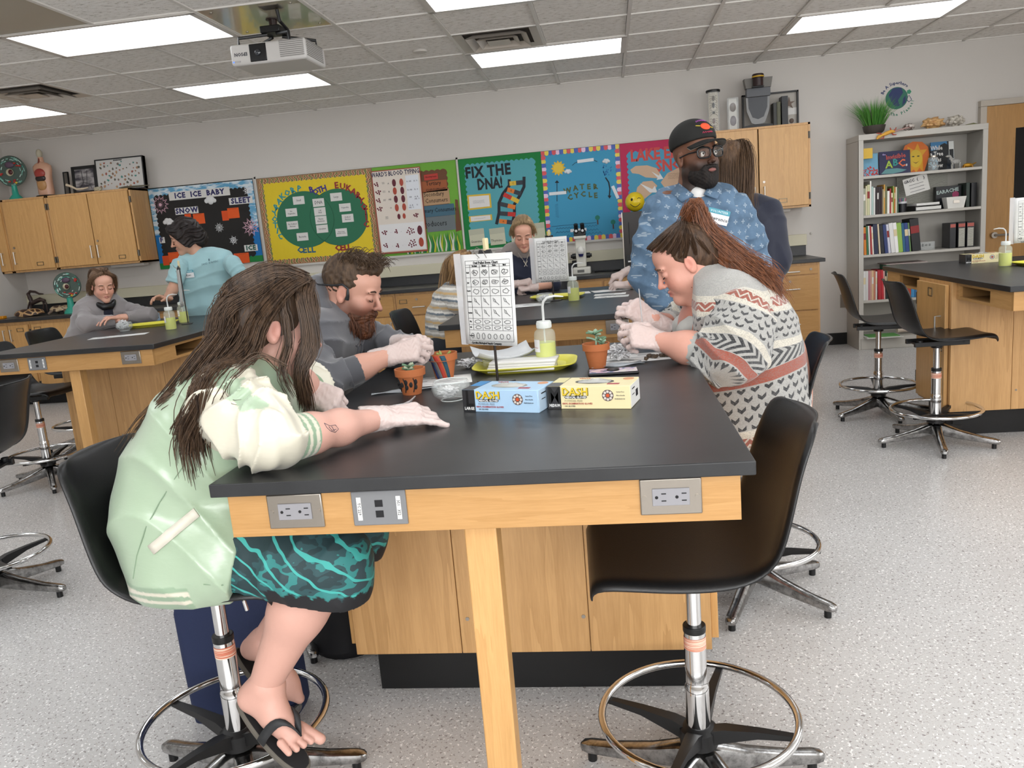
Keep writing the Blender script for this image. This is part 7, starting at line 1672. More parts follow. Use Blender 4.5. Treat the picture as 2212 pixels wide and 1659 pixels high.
stick('seam',[cast(x,y,.0005) for x,y in ((415,980),(380,1030),(345,1085),(315,1140),(296,1200),(288,1250))],.0012,M('7f957c',.7),t); stick('seam',[cast(x,y,.0005) for x,y in ((440,1262),(480,1264),(505,1262),(530,1258))],.0015,M('7f957c',.7),t)
zp = [cast(x,y,.001) for x,y in ((533,1165),(531,1200),(530,1240),(529,1280),(527,1297))]; stick('zip',zp,.0028,M('c8c8b8',.4,metal=.5),t); stick('zip_pull',[zp[-1],zp[-1] + V3((.004,0,-.024))],.0045,CHROME,t)
for (S0,S1,E0,W0,nm,sd) in ((V3((-.845,1.70,1.09)),RS,RE,RW,'near',5),(V3((-.835,1.84,1.08)),LS,LE,LW,'far',8)):
    b = Blob(.004,.035); d_ = unit(W0 - E0); end = E0 + d_ * (.035 if nm == 'near' else .07)
    b.chain([(S0,.045),(S1 + V3((-.01,0,-.01)),.08),(S1 * .45 + E0 * .55 + V3((-.01,0,.0)),.076),(E0 + V3((-.012,0,.008)),.062),(end,.053)],.04)
    b.disp = folds(.0095,58,sd,E0 - S1); b.cut(end,d_)
    def sc(P,S0=S0,S1=S1): 
        C_ = np.tile(cream_,(len(P),1)); q = (P[:,2] - S1[2]) + 0 * P[:,0]; band = np.abs((P[:,0] - S1[0]) * .6 + (P[:,2] - S1[2] - .03) * .8 - .03) < .014; C_[band & (P[:,2] > S1[2] + .0)] = mint; return C_
    garment('sleeve',b,t,SATIN,sc)
    b = Blob(.0035,.02); b.cap(end - d_ * .012,end + d_ * .052,.052,.047); b.cut(end + d_ * .052,d_).cut(end - d_ * .012,-d_)
    def cc(P,e=end,d_=d_): q = (P - e) @ d_; C_ = np.tile(mintd,(len(P),1)); C_[(q > .008) & (q < .018)] = cream_; C_[(q > .028) & (q < .038)] = cream_; return C_
    garment('cuff',b,t,KNIT,cc)
# patterned shorts
b = Blob(.0045,.04); b.chain([(hR + V3((.0,0,.0)),.115),(kR + V3((-.06,0,0)),.1),(kR + V3((.0,0,-.015)),.088),(kR + V3((.0,0,-.06)),.085)],.04).chain([(hL,.115),(kL + V3((-.05,0,0)),.1),(kL + V3((0,0,-.02)),.086)],.04)
nrm_ = unit(V3((.42,0,-1))); b.disp = folds(.0035,34,2,(1,0,.3)); b.cut(A(640,1290,Y=1.6) + V3((0,0,.006)),(-.2,0,-1)); b.cut((-.9,1.7,.58),(-.2,0,-1))
b.cuts = b.cuts[:1]
SP = NT('mountain_print'); av = SP.n('TexCoord').outputs['Object']; n1 = SP.noise(SP.map((5,5,9),(0,.5,0)),1.6,3,.6); vo = SP.n('TexVoronoi'); vo.inputs['Scale'].default_value = 13; SP.l(SP.map((1,1,1.6),(0,.6,0)),vo.inputs['Vector'])
base_ = SP.ramp(n1,[(.3,'1d3438'),(.45,'27484c'),(.52,'2f7a78'),(.6,'2b3f44'),(.75,'1c2e33')],'CONSTANT'); wv = SP.n('TexWave'); wv.inputs['Scale'].default_value = 9; wv.inputs['Distortion'].default_value = 7; SP.l(SP.map((1,1,1),(0,.9,0)),wv.inputs['Vector'])
m1 = SP.ramp(wv.outputs[0],[(.0,'000000'),(.93,'ffffff')],'CONSTANT'); c_ = SP.mix(m1,base_,lin('3fa39c')); m2 = SP.ramp(vo.outputs['Distance'],[(0,'ffffff'),(.13,'000000')],'CONSTANT'); c_ = SP.mix(m2,c_,lin('c9c6c0'))
a2 = SP.n('Attribute'); a2.attribute_name = 'Col'; sp_ = SP.n('SeparateColor'); SP.l(a2.outputs['Color'],sp_.inputs[0]); c_ = SP.mix(sp_.outputs[0],c_,lin('15161a')); SP.col(c_); SP.set(Roughness=.7)
hem0 = A(640,1290,Y=1.6)
def hemc(P):
    d = -((P - hem0) @ unit(V3((-.2,0,-1)))); C_ = np.zeros((len(P),3)); C_[(d < .035 + .012 * np.abs(np.sin(P[:,0] * 90 + P[:,1] * 60))) & (P[:,0] > -.78),0] = 1; return C_
garment('patterned_shorts',b,t,SP.m,hemc)
# flip-flops
SOLE,STRAP = M('5f5a52',.8),M('2a2b2d',.6)
for (he,ba,nm,up_) in ((heel,ball_,'near',fs),(heel2,ball2,'far',fs)):
    d_ = unit(ba - he); s_ = unit(np.cross(d_,(0.2,0,1))); n_ = unit(np.cross(s_,d_)); o_ = he - n_ * .036 - d_ * .03; L_ = .235 if nm == 'near' else .2; pts = []
    for k in range(28): a_ = 2 * PI * k / 28; pts.append((L_ / 2 + L_ / 2 * math.cos(a_),(.036 + .009 * math.cos(a_)) * math.copysign(abs(math.sin(a_)) ** .8,math.sin(a_))))
    fl = thing('flip_flop','dark grey flip-flop on the %s foot of the girl in the mint jacket' % ('front' if nm == 'near' else 'rear'),'sandal',tuple(o_),group='flip-flops')
    obj('sole',MB().prism(pts,tuple(o_),tuple(d_),tuple(s_),tuple(n_ * -.014)),SOLE,fl,bev=.004); obj('footbed',MB().prism([(L_ / 2 + (p[0] - L_ / 2) * .94,p[1] * .9) for p in pts],tuple(o_ + n_ * .0005),tuple(d_),tuple(s_),tuple(n_ * .001)),M('1b1b1d',.8),fl)
    if nm == 'near':
        tp = ba + d_ * .012 + n_ * .022; mid2 = ba + n_ * .06 - d_ * .05
        for sg in (-1,1):
            q0 = o_ + d_ * (L_ * .5) + s_ * (sg * .042); m = MB(); P = []; 
            for q in range(9):
                f_ = q / 8; c0 = q0 * (1 - f_) ** 2 + 2 * (mid2 + s_ * sg * .034 + n_ * .012) * f_ * (1 - f_) + tp * f_ ** 2; P.append([tuple(c0 - d_ * .011),tuple(c0 + d_ * .011)])
            m.grid(P); obj('strap',m,STRAP,fl,solid=.004)
# hair
HM = hair_mat('brown_hair','241a14','5c4736')
cap = shell(H1,[((0,-.022,.038),(.084,.104,.094)),((0,-.055,-.02),(.07,.06,.08))],.0035,.03,cuts=[((0,.07,.028),(0,.75,-.66)),((0,.078,.06),(0,1,-.1))],disp=lambda P: .0012 * np.sin(420 * P[:,0] + 6 * np.sin(20 * P[:,1])))
def gp(*q): return [V3(p) for p in q]
w_ = H1.w; G1 = []
for s_ in (-.03,-.01,.012,.03):
    G1.append(gp(w_(s_,.06,.125),w_(s_ * 2.2,-.02,.132),w_(.03 + s_,-.1,.07),A(500,700,Y=1.72 + s_),A(430,800,Y=1.66 + s_),A(372,880,Y=1.68 + s_),A(330,930,Y=1.68 + s_),A(300 + 500 * s_,1000,Y=1.68)))
G2 = []
for s_ in (-.02,0,.02): G2.append(gp(w_(.02 + s_,.055,.125),w_(.085,-.0,.085),w_(.098,-.045,.01),A(530,760,Y=1.64),A(475,820,Y=1.6 + s_),A(430,890,Y=1.555 + s_),A(412 + 300 * s_,950,Y=1.55),A(425 + 400 * s_,1020,Y=1.56)))
G3 = []
for s_ in (-.012,0,.012): G3.append(gp(w_(.01,.07 + s_,.122),w_(.075,.055 + s_,.085),w_(.09,.07 + s_,.03),w_(.088,.082 + s_,-.03),A(650 + 400 * s_,800,Y=1.73),A(658 + 500 * s_,850,Y=1.75),A(662 + 600 * s_,885,Y=1.77)))
G4 = [gp(w_(.0,.075,.12),w_(.06,.085,.08),w_(.078,.088,.03),A(652,760,Y=1.76),A(645,830,Y=1.76)),gp(w_(.01,.03,.13),w_(.08,.01,.09),w_(.095,.012,.05),w_(.097,.02,.03),w_(.1,.03,-.03),A(610,800,Y=1.68),A(640,860,Y=1.7))]
hb = np_mesh('hair',[cap],HM); ho = put('hair',hb,t)
tw = [(V3(c0) + V3((0,s_ * w0,0)),V3(c1) + V3((0,s_ * w1,0)),r0,r1) for (c0,r0,w0),(c1,r1,w1) in zip(JT[:-1],JT[1:]) for s_ in (-1,0,1)] + [(V3((-.845,1.70,1.09)),RS,.05,.084),(RS,RE,.084,.07)]
strands('long_strands',None,G1 * 3 + G2 * 2,HM,ho,n=1500,r=.0012,spread=.012,seed=1,seg=18,sides=4,push=tw); strands('front_strands',None,G3 * 2 + G4,HM,ho,n=420,r=.0011,spread=.006,seed=2,seg=12,sides=4)
strands('top_strands',None,[[w_(x * .01 + .004,.07,.121),w_(x * .05,.0,.134 - abs(x) * .014),w_(x * .075,-.06,.1 - abs(x) * .02),w_(x * .07,-.115,.03),w_(x * .06,-.12,-.05),w_(x * .05,-.11,-.12)] for x in (-1.1,-.7,-.3,.3,.7,1.1)],HM,ho,n=700,r=.0012,spread=.009,seed=3,seg=12)
wis = [gp(A(600,800,Y=1.62),A(560,770,Y=1.58),A(500,830,Y=1.55),A(505,870,Y=1.545),A(545,885,Y=1.54)),gp(A(620,790,Y=1.6),A(560,765,Y=1.56),A(520,790,Y=1.545),A(500,820,Y=1.54))]
strands('loose_strands',None,wis,HM,ho,push=tw,n=8,r=.0009,spread=.004,seed=4)
# tweezers in her far hand, foil under her near hand
tp = hl.tips[0] * .5 + hl.tips[4] * .5; single('needle_probe',MB().cyl(tuple(tp + V3((-.02,0,.03))),tuple(tp + V3((.012,.01,-.045))),.0016,.0008,8),M('b8a888',.3,metal=.6),'thin metal probe pinched in the mint-jacket girl\'s far hand','probe')
single('foil_wrapper',MB().tube([tuple(A(845,885,Z=.925)),tuple(A(872,878,Z=.93)),tuple(A(885,868,Z=.932)),tuple(A(897,856,Z=.93))],[.012,.009,.004,.002],7),FOIL,'twisted foil wrapper between the mint-jacket girl\'s fingers','foil')
cast = surf(b1); TI = M('4a4250',.7)
for P in (((700,914),(712,920),(724,918),(731,927),(724,934),(714,931),(706,924),(700,914)),((710,922),(717,930),(726,927)),((716,921),(722,931))): stick('tattoo',[cast(x,y,.0004) for x,y in P],.0007,TI,t,4)

# ===== bearded man
t = person('bearded man in a grey hooded sweatshirt looking down at his gloved hands',(-1.15,2.62,0))
H2 = Head((-.875,2.66,1.205),(.93,-.13,-.33),.98)
pel,mid_,che,upp,nck = V3((-1.15,2.62,.72)),V3((-1.12,2.62,.86)),V3((-1.05,2.63,1.0)),V3((-.985,2.64,1.07)),V3((-.955,2.65,1.12))
RS,RE,RW = V3((-.985,2.44,1.045)),V3((-.90,2.30,.955)),V3((-.70,2.42,1.012)); LS,LE,LW = V3((-.96,2.85,1.03)),V3((-.76,2.82,.96)),V3((-.68,2.56,1.03))
skin = [head_blob(H2,(-.96,2.65,1.08),.06,res=.0028)]
b = Blob(.008,.03); blend_cap(b,[(pel,.12,.06),(mid_,.11,.06),(che,.11,.08),(upp,.07,.1)],(0,1,0)); b.chain([(RS,.05),(RE,.044),(RE * .4 + RW * .6,.036),(RW,.027)]).chain([(LS,.05),(LE,.044),(LW,.027)])
b.chain([(V3((-1.12,2.54,.72)),.08),(V3((-.72,2.52,.68)),.065),(V3((-.85,2.52,.28)),.045)]).chain([(V3((-1.12,2.7,.72)),.08),(V3((-.72,2.74,.68)),.065),(V3((-.85,2.74,.28)),.045)]); skin.append(b.mesh())
hr = Hand(RW,(.95,.12,.16),(.1,-.75,.65),pose='hold',side=-1,thumb=(.3,.3)); hl = Hand(LW,(.8,-.5,.1),(.3,.3,.9),pose='hold',side=1,thumb=(.4,.4)); skin += [hr.skin(),hl.skin()]
put('body',np_mesh('body',skin,SKIN,skin_color(H2,'c99885','a8665a',beard=('5a3222',.85))),t); hr.glove(t,.06); hl.glove(t); face_parts(H2,t,'3a281c')
BM = hair_mat('beard_hair','2e1b12','6b4028',.6)
bd_ = shell(H2,[((0,.03,-.07),(.064,.058,.042)),((0,.066,-.105),(.034,.034,.034)),((0,.075,-.125),(.024,.024,.024)),((0,.09,-.052),(.024,.013,.007))],.003,.03,cuts=[((0,.02,-.04),(0,-.62,.78))],disp=lambda P: .0022 * np.sin(300 * P[:,0] + 4 * np.sin(90 * P[:,2])) * np.sin(260 * P[:,2]))
bo = put('beard',np_mesh('beard',[bd_],BM),t)
mq = shell(H2,[((-.014,.0925,-.052),(.016,.009,.006)),((.014,.0925,-.052),(.016,.009,.006)),((-.027,.083,-.066),(.008,.009,.014)),((.027,.083,-.066),(.008,.009,.014))],.0025,.008); put('moustache',np_mesh('moustache',[mq],BM),t)
w_ = H2.w; strands('beard_strands',None,[[w_(x,.03 + .05 * (1 - abs(x) / .06),-.07),w_(x * 1.05,.05 + .045 * (1 - abs(x) / .06),-.1),w_(x * .8,.055 + .04 * (1 - abs(x) / .06),-.135)] for x in (-.06,-.045,-.03,-.01,.01,.03,.045,.06)],BM,bo,n=320,r=.0012,spread=.008,seed=5,seg=5,sides=3)
SH_ = hair_mat('short_brown_hair','2c2018','5e4a38',.6)
hc = shell(H2,[((0,-.02,.045),(.0775,.098,.086)),((0,.035,.1),(.058,.055,.034))],.0035,.02,cuts=[((0,.07,.058),(0,.82,-.57)),((0,-.03,-.02),(0,.25,-1))],disp=lambda P: .003 * np.sin(160 * P[:,0] + 5 * np.sin(60 * P[:,2])) * np.sin(140 * P[:,1]))
ho = put('hair',np_mesh('hair',[hc],SH_),t)
strands('hair_tufts',None,[[w_(x,y,.118 - abs(x) * .35),w_(x * 1.1,y + .018,.14 - abs(x) * .3),w_(x * 1.1,y + .034,.13 - abs(x) * .35)] for x in (-.05,-.02,.02,.05) for y in (-.04,.0,.035,.06)],SH_,ho,n=420,r=.0013,spread=.012,seed=6,seg=5,sides=3)
HB = M('1a1b1e',.35); stick('headphone',[w_(.083,-.075,.012),w_(.09,-.03,.022),w_(.09,.0,.034),w_(.09,.022,.026),w_(.088,.026,.0),w_(.086,.024,-.012)],[.003,.0032,.004,.004,.006,.008],HB,t,8); stick('headphone_band',[w_(.083,-.075,.012),w_(.06,-.12,.0),w_(0,-.135,-.005),w_(-.06,-.12,.0)],.003,HB,t)
FLE = attr_mat('grey_fleece',.9,sheen=.35,bump=.0008,bscale=400); GH = const('5b5c61')
b = Blob(.005,.05); blend_cap(b,[(pel,.155,.07),(mid_,.15,.07),(che,.14,.09),(upp,.095,.11),(nck,.055,.03)],(0,1,0),.06); b.disp = folds(.009,30,4,(.3,0,1)); garment('sweatshirt',b,t,FLE,GH)
for S1,E0,W0,sd in ((RS,RE,RW,3),(LS,LE,LW,6)):
    b = Blob(.0045,.03); d_ = unit(W0 - E0); end = E0 + d_ * .10; b.chain([(S1 + V3((-.02,0,.0)),.078),(S1 * .5 + E0 * .5,.072),(E0,.062),(end,.048)],.035); b.disp = folds(.008,50,sd,E0 - S1); b.cut(end,d_); garment('sleeve',b,t,FLE,GH)
    b = Blob(.004,.02); b.cap(end - d_ * .005,end + d_ * .045,.046,.043); b.cut(end + d_ * .04,d_).cut(end - d_ * .02,-d_); garment('cuff',b,t,FLE,const('505156'))
b = Blob(.004,.03); W = H2.w
b.chain([(W(0,-.12,-.03),.03),(W(.055,-.105,-.03),.036),(W(.088,-.05,-.075),.033),(W(.075,.01,-.125),.03),(W(.02,.045,-.17),.022)],.02).chain([(W(0,-.12,-.03),.03),(W(-.055,-.105,-.03),.036),(W(-.088,-.05,-.075),.033),(W(-.075,.01,-.125),.03),(W(-.02,.045,-.17),.022)],.02); b.cap(W(.03,-.125,.005),W(-.03,-.125,.005),.024,.024,.03).cap(W(0,-.12,-.1),upp,.06,.08,.05)
b.disp = folds(.004,40,7); garment('hood',b,t,FLE,const('56575c'))
for s_ in (-1,1): stick('drawstring',[W(s_ * .025,.05,-.17),V3((-.86,2.63 - s_ * .02,1.02)),V3((-.875,2.63 - s_ * .022,.96))],.003,M('4c4d52',.8),t)
b = Blob(.008,.03); b.chain([(V3((-1.12,2.54,.70)),.1),(V3((-.72,2.52,.67)),.08),(V3((-.85,2.52,.26)),.055)]).chain([(V3((-1.12,2.7,.70)),.1),(V3((-.72,2.74,.67)),.08),(V3((-.85,2.74,.26)),.055)]); garment('trousers',b,t,FLE,const('24262c'))
for y_ in (2.52,2.74): obj('shoe',MB().prism([(-.06,0),(.2,0),(.21,.03),(.13,.06),(.02,.09),(-.06,.08)],(-.85,y_ - .04,.212),(1,0,0),(0,0,1),(0,.08,0)),M('202024',.6),t,bev=.015)
tp = hr.tips[0]; single('small_bone',MB().cyl(tuple(tp + V3((0,0,.0))),tuple(tp + V3((.012,0,.018))),.0018,.001,6),M('3a342e',.5),'tiny dark bone held in the bearded man\'s gloved fingertips','bone')

# ===== woman in the patterned cardigan
t = person('woman with a long auburn ponytail in a patterned grey cardigan, holding a probe',(.44,2.80,0))
H3 = Head((.24,2.70,1.215),(-.885,-.06,-.45),.97)
pel,bel,mid_,che,upp,nck = V3((.45,2.78,.66)),V3((.44,2.78,.76)),V3((.43,2.77,.88)),V3((.40,2.75,.99)),V3((.35,2.73,1.07)),V3((.30,2.72,1.12))
LS,LE,LW = V3((.385,2.545,1.045)),A(1560,768,Y=2.47),A(1428,738,Y=2.56); RS,RE,RW = V3((.36,2.93,1.05)),V3((.24,2.96,.96)),A(1412,692,Y=2.80)
skin = [head_blob(H3,(.31,2.71,1.10),.066,full=1.12,cheek=1.25,res=.0028,nose=.98)]
b = Blob(.007,.04); blend_cap(b,[(pel,.16,.08),(bel,.17,.08),(mid_,.16,.08),(che,.14,.1),(upp,.08,.1)],(0,1,0)); b.chain([(LS,.06),(LE,.055),(LE * .45 + LW * .55,.046),(LW,.032)]).chain([(RS,.06),(RE,.052),(RW,.031)])
b.chain([(V3((.42,2.68,.67)),.1),(V3((.1,2.66,.66)),.08),(V3((.2,2.66,.27)),.05)]).chain([(V3((.42,2.9,.67)),.1),(V3((.1,2.92,.66)),.08),(V3((.2,2.92,.27)),.05)]); skin.append(b.mesh())
hl = Hand(LW,(-.95,-.02,.28),(-.1,-.8,.6),pose='hold',side=1,thumb=(.2,.5),size=1.02); hr = Hand(RW,(-.8,-.15,.58),(.25,-.85,.45),pose='pinch',side=-1,thumb=(.3,.4),size=1.02,curl=[(.9,1.0,.5),(1.0,1.1,.6),(1.1,1.15,.6),(1.2,1.15,.6)]); skin += [hl.skin(),hr.skin()]
put('body',np_mesh('body',skin,SKIN,skin_color(H3,'cf9987','a05650',blush=.5)),t); hl.glove(t,.06); hr.glove(t,.06); face_parts(H3,t,'6a4a36')
stick('mole',[H3.w(-.076,.03,-.072),H3.w(-.0775,.03,-.072)],.0015,M('5a3428',.6),t)
HM3 = hair_mat('auburn_hair','4a2c1c','8a5434',.45); HM3b = hair_mat('brown_roots','2f2119','5f4836',.45)
hc = shell(H3,[((0,-.022,.04),(.0805,.1,.092)),((0,-.06,.0),(.07,.06,.075))],.003,.02,cuts=[((0,.06,.058),(0,.72,-.69)),((0,-.01,-.02),(0,.5,-.87))],disp=lambda P: .001 * np.sin(500 * P[:,0] + 3 * np.sin(50 * P[:,1])))
ho = put('hair',np_mesh('hair',[hc],HM3b),t); w_ = H3.w; tie = w_(0,-.075,.125)
strands('pulled_back_strands',None,[[w_(x * .98,y - .004,z + .004),w_(x * .98,y * .5 - .03,z * .65 + .05),w_(x * .3,-.06,.12)] for x,y,z in ((-.07,.045,.06),(-.078,.02,.03),(-.08,-.01,.035),(-.05,.075,.085),(-.02,.085,.1),(.02,.085,.1),(.05,.075,.085),(.075,.03,.05),(-.079,-.03,.01),(-.07,-.07,-.01),(-.075,.035,.045),(-.079,.005,.02),(-.06,.06,.075),(-.035,.08,.095),(0,.087,.102),(.035,.08,.095),(.065,.055,.07),(.08,0,.03),(-.035,-.1,-.0),(0,-.11,0))],HM3b,ho,n=1500,r=.0008,spread=.0045,seed=8,seg=7,sides=3)
obj('hair_tie',MB().tube([tuple(tie + H3.M @ V3((.017 * math.cos(a_),.0,.0)) + H3.M @ V3((0,.012 * math.sin(a_),.012 * math.sin(a_)))) for a_ in [2 * PI * k / 18 for k in range(18)]],.005,6,closed=True),M('4f5a54',.7),t)
PT_ = [tie,tie + V3((.03,.0,.035)),A(1525,500,Y=2.71),A(1575,545,Y=2.69),A(1620,585,Y=2.67),A(1655,610,Y=2.64),A(1680,650,Y=2.62)]
pg_ = [[p + V3((0,o1,0)) + V3((0,0,o2)) * (i_ / 6) for i_,p in enumerate(PT_)] for o1 in (-.02,0,.02) for o2 in (-.04,-.01,.02)]
pb = Blob(.005,.03); pb.chain([(PT_[0],.012),(PT_[1],.024),(PT_[2] + V3((0,0,-.01)),.034),(PT_[3] + V3((0,0,-.015)),.038),(PT_[4],.034),(PT_[5],.022),(PT_[6],.006)],.02); pb.disp = lambda P: .003 * np.sin(240 * (P[:,2] + P[:,0] * .7) + 3 * np.sin(40 * P[:,0])); po = put('ponytail',np_mesh('ponytail',[pb.mesh()],HM3),t)
strands('ponytail_strands',None,pg_,HM3,po,n=1100,r=.0011,spread=.017,seed=9,seg=14,sides=3,curl=.0025,cf=9)
# cardigan pattern
CK = NT('fair_isle_knit'); pa = CK.n('Attribute'); pa.attribute_name = 'pat'; sx = CK.n('SeparateXYZ'); CK.l(pa.outputs['Vector'],sx.inputs[0]); U,Vv = sx.outputs[0],sx.outputs[1]; mt = CK.math
def tri(x,p): return mt('MULTIPLY',mt('ABSOLUTE',mt('SUBTRACT',mt('FRACT',mt('DIVIDE',x,p)),.5)),2.0)
vn = mt('DIVIDE',Vv,.70)
def band(stops): return CK.ramp(vn,stops,'CONSTANT')
g_,cr_,ru = 'a9a8a4','cfc9bb','99503f'
B = [(0,g_),(.045,ru),(.1,cr_),(.145,g_),(.19,ru),(.235,cr_),(.27,g_),(.475,ru),(.53,g_),(.62,cr_),(.66,g_),(.83,cr_),(.86,ru),(.92,cr_),(.96,g_)]
base = band([(p / 1.0,c) for p,c in B])
K = lambda on: band([(0,'000000')] + on)
zz = mt('ABSOLUTE',mt('SUBTRACT',mt('FRACT',mt('ADD',mt('DIVIDE',Vv,.026),mt('MULTIPLY',tri(U,.034),1.0))),.5)); zig = mt('LESS_THAN',zz,.17)
base = CK.mix(mt('MULTIPLY',zig,K([(.045,'ffffff'),(.1,'000000'),(.19,'ffffff'),(.235,'000000'),(.86,'ffffff'),(.92,'000000')])),base,lin('c9c0b4'))
us = mt('ADD',U,mt('MULTIPLY',mt('FLOOR',mt('DIVIDE',Vv,.031)),.0145)); tu = tri(us,.029); fv = mt('FRACT',mt('DIVIDE',Vv,.031)); q1 = mt('SUBTRACT',fv,mt('MULTIPLY',mt('SUBTRACT',1.0,tu),-.0)); vv_ = mt('SUBTRACT',fv,mt('MULTIPLY',tu,.0))
tu2 = mt('SUBTRACT',1.0,tu)      # 0 at the cell edge, 1 at the mark's axis... tri is 1 at edges
hr1 = mt('MULTIPLY',mt('LESS_THAN',tu,.62),mt('LESS_THAN',mt('ABSOLUTE',mt('SUBTRACT',mt('SUBTRACT',fv,.22),mt('MULTIPLY',tu,.55))),.2))
base = CK.mix(mt('MULTIPLY',hr1,K([(.275,'ffffff'),(.465,'000000'),(.67,'ffffff'),(.825,'000000')])),base,lin('2b2d30'))
ch = mt('LESS_THAN',mt('FRACT',mt('ADD',mt('DIVIDE',U,.024),mt('MULTIPLY',tri(Vv,.075),1.4))),.5)
base = CK.mix(mt('MULTIPLY',ch,K([(.535,'ffffff'),(.615,'000000')])),base,lin('2b2d30'))
hn = CK.noise(CK.obj(),230,3,.7); base = CK.mix(mt('MULTIPLY',CK.ramp(hn,[(.42,'ffffff'),(.55,'000000')]),.35),base,lin('7d7c7a')); CK.col(base); CK.set(Roughness=.92); CK.b.inputs['Sheen Weight'].default_value = .3
wk = CK.n('TexWave'); wk.inputs['Scale'].default_value = 130; wk.bands_direction = 'Z'; wk.inputs['Distortion'].default_value = 2; CK.l(CK.obj(),wk.inputs['Vector']); CK.bump(wk.outputs[0],.5,.0016); CK = CK.m
def uv3(P):
    ang = np.arctan2(P[:,1] - 2.77,P[:,0] - .42); u = ang * .2 + 3; v = (P[:,2] - .52) * 1.02 - .22 * (P[:,0] - .45) * (P[:,2] < .95) + np.maximum(0,P[:,2] - .98) * .45; return u,np.clip(v,.001,.69)
b = Blob(.0045,.05); blend_cap(b,[(pel + V3((-.02,0,-.06)),.165,.09),(pel + V3((-.02,0,0)),.18,.095),(bel + V3((-.02,0,0)),.182,.095),(mid_ + V3((-.01,0,0)),.175,.095),(che,.158,.11),(upp,.105,.12),(nck,.07,.03)],(0,1,0),.06); b.disp = folds(.005,20,5,(0,.1,1))
b.cap(nck + V3((.02,-.03,0)),nck + V3((.0,-.04,.035)),.07,.055,.04).cap(nck + V3((.02,.03,0)),nck + V3((.0,.04,.035)),.07,.055,.04).cut((.42,2.77,.53),(.1,0,-1)).cut(H3.w(0,.035,-.1),H3.M[:,1] * .3 + V3((-1,0,.2))); garment('cardigan',b,t,CK,None,uv3)
for S1,E0,W0,sd in ((LS,LE,LW,3),(RS,RE,RW,6)):
    b = Blob(.0045,.04); d_ = unit(W0 - E0); end = E0 + d_ * .075; M_ = S1 * .5 + E0 * .5 + V3((.02,-.01 if sd == 3 else .01,-.01)); b.chain([(S1 + V3((-.0,0,.0)),.1),(M_,.098),(E0 + V3((.02,0,0)),.085),(end,.062)],.05); b.disp = folds(.011,36,sd,E0 - S1); b.cut(end,d_)
    ax0 = S1; axd = unit(E0 - S1)
    def uvs(P,ax0=ax0,axd=axd,E0=E0,d_=d_): q = (P - ax0) @ axd; q = np.where(q > np.linalg.norm(E0 - ax0),q + .6 * np.maximum(0,(P - E0) @ d_),q); e1 = unit(np.cross(axd,(0,0,1))); e2 = np.cross(axd,e1); r = P - ax0; u = np.arctan2(r @ e1,r @ e2) * .09 + 3; v = .62 - (q + .02) * 1.3; return u,np.clip(v,.245,.69)
    garment('sleeve',b,t,CK,None,uvs)
    b = Blob(.004,.02); b.cap(end - d_ * .008,end + d_ * .05,.058,.05); b.disp = lambda P,d_=d_: .0016 * np.sin(((P @ unit(np.cross(d_,(0,0,1))))) * 600); b.cut(end + d_ * .045,d_).cut(end - d_ * .02,-d_); garment('cuff',b,t,KNIT,const('a3a39f'))
b = Blob(.004,.03); W = H3.w; b.chain([(W(-.0,-.1,-.09),.03),(W(-.075,-.07,-.125),.028),(W(-.07,.0,-.17),.026),(V3((.235,2.66,1.0)),.03),(V3((.235,2.67,.9)),.03)],.025).chain([(W(-.0,-.1,-.09),.03),(W(.075,-.07,-.125),.028),(W(.07,.0,-.17),.026),(V3((.23,2.78,1.0)),.03),(V3((.235,2.78,.9)),.03)],.025); b.disp = folds(.002,40,1); garment('shawl_collar',b,t,KNIT,const('a8a7a3'))
b = Blob(.006,.04); blend_cap(b,[(mid_ + V3((-.04,0,0)),.15,.06),(che + V3((-.05,0,0)),.12,.06)],(0,1,0)); garment('top',b,t,KNIT,const('b0705e'))
b = Blob(.008,.03); b.chain([(V3((.42,2.68,.65)),.115),(V3((.1,2.66,.645)),.092),(V3((.2,2.66,.27)),.06)]).chain([(V3((.42,2.9,.65)),.115),(V3((.1,2.92,.645)),.092),(V3((.2,2.92,.27)),.06)]); garment('trousers',b,t,FLE,const('2a2c34'))
for y_ in (2.66,2.92): obj('shoe',MB().prism([(.06,0),(-.2,0),(-.21,.03),(-.13,.06),(-.02,.09),(.06,.08)],(.2,y_ - .04,.212),(1,0,0),(0,0,1),(0,.08,0)),M('c8c4be',.6),t,bev=.015)
single('probe',MB().tube([tuple(A(1380,624,Y=2.70)),tuple(A(1384,660,Y=2.69)),tuple(A(1388,705,Y=2.67))],[.0016,.0022,.0012],8),M('cfd0d2',.25,metal=.7),'long thin metal probe in the cardigan woman\'s raised hand','probe')
stick('tattoo',[RW + (RE - RW) * .3 + V3((-.01,-.034,.01)),RW + (RE - RW) * .36 + V3((0,-.036,0)),RW + (RE - RW) * .42 + V3((.0,-.037,-.014))],[.003,.008,.003],M('3a3a44',.7),t,6)

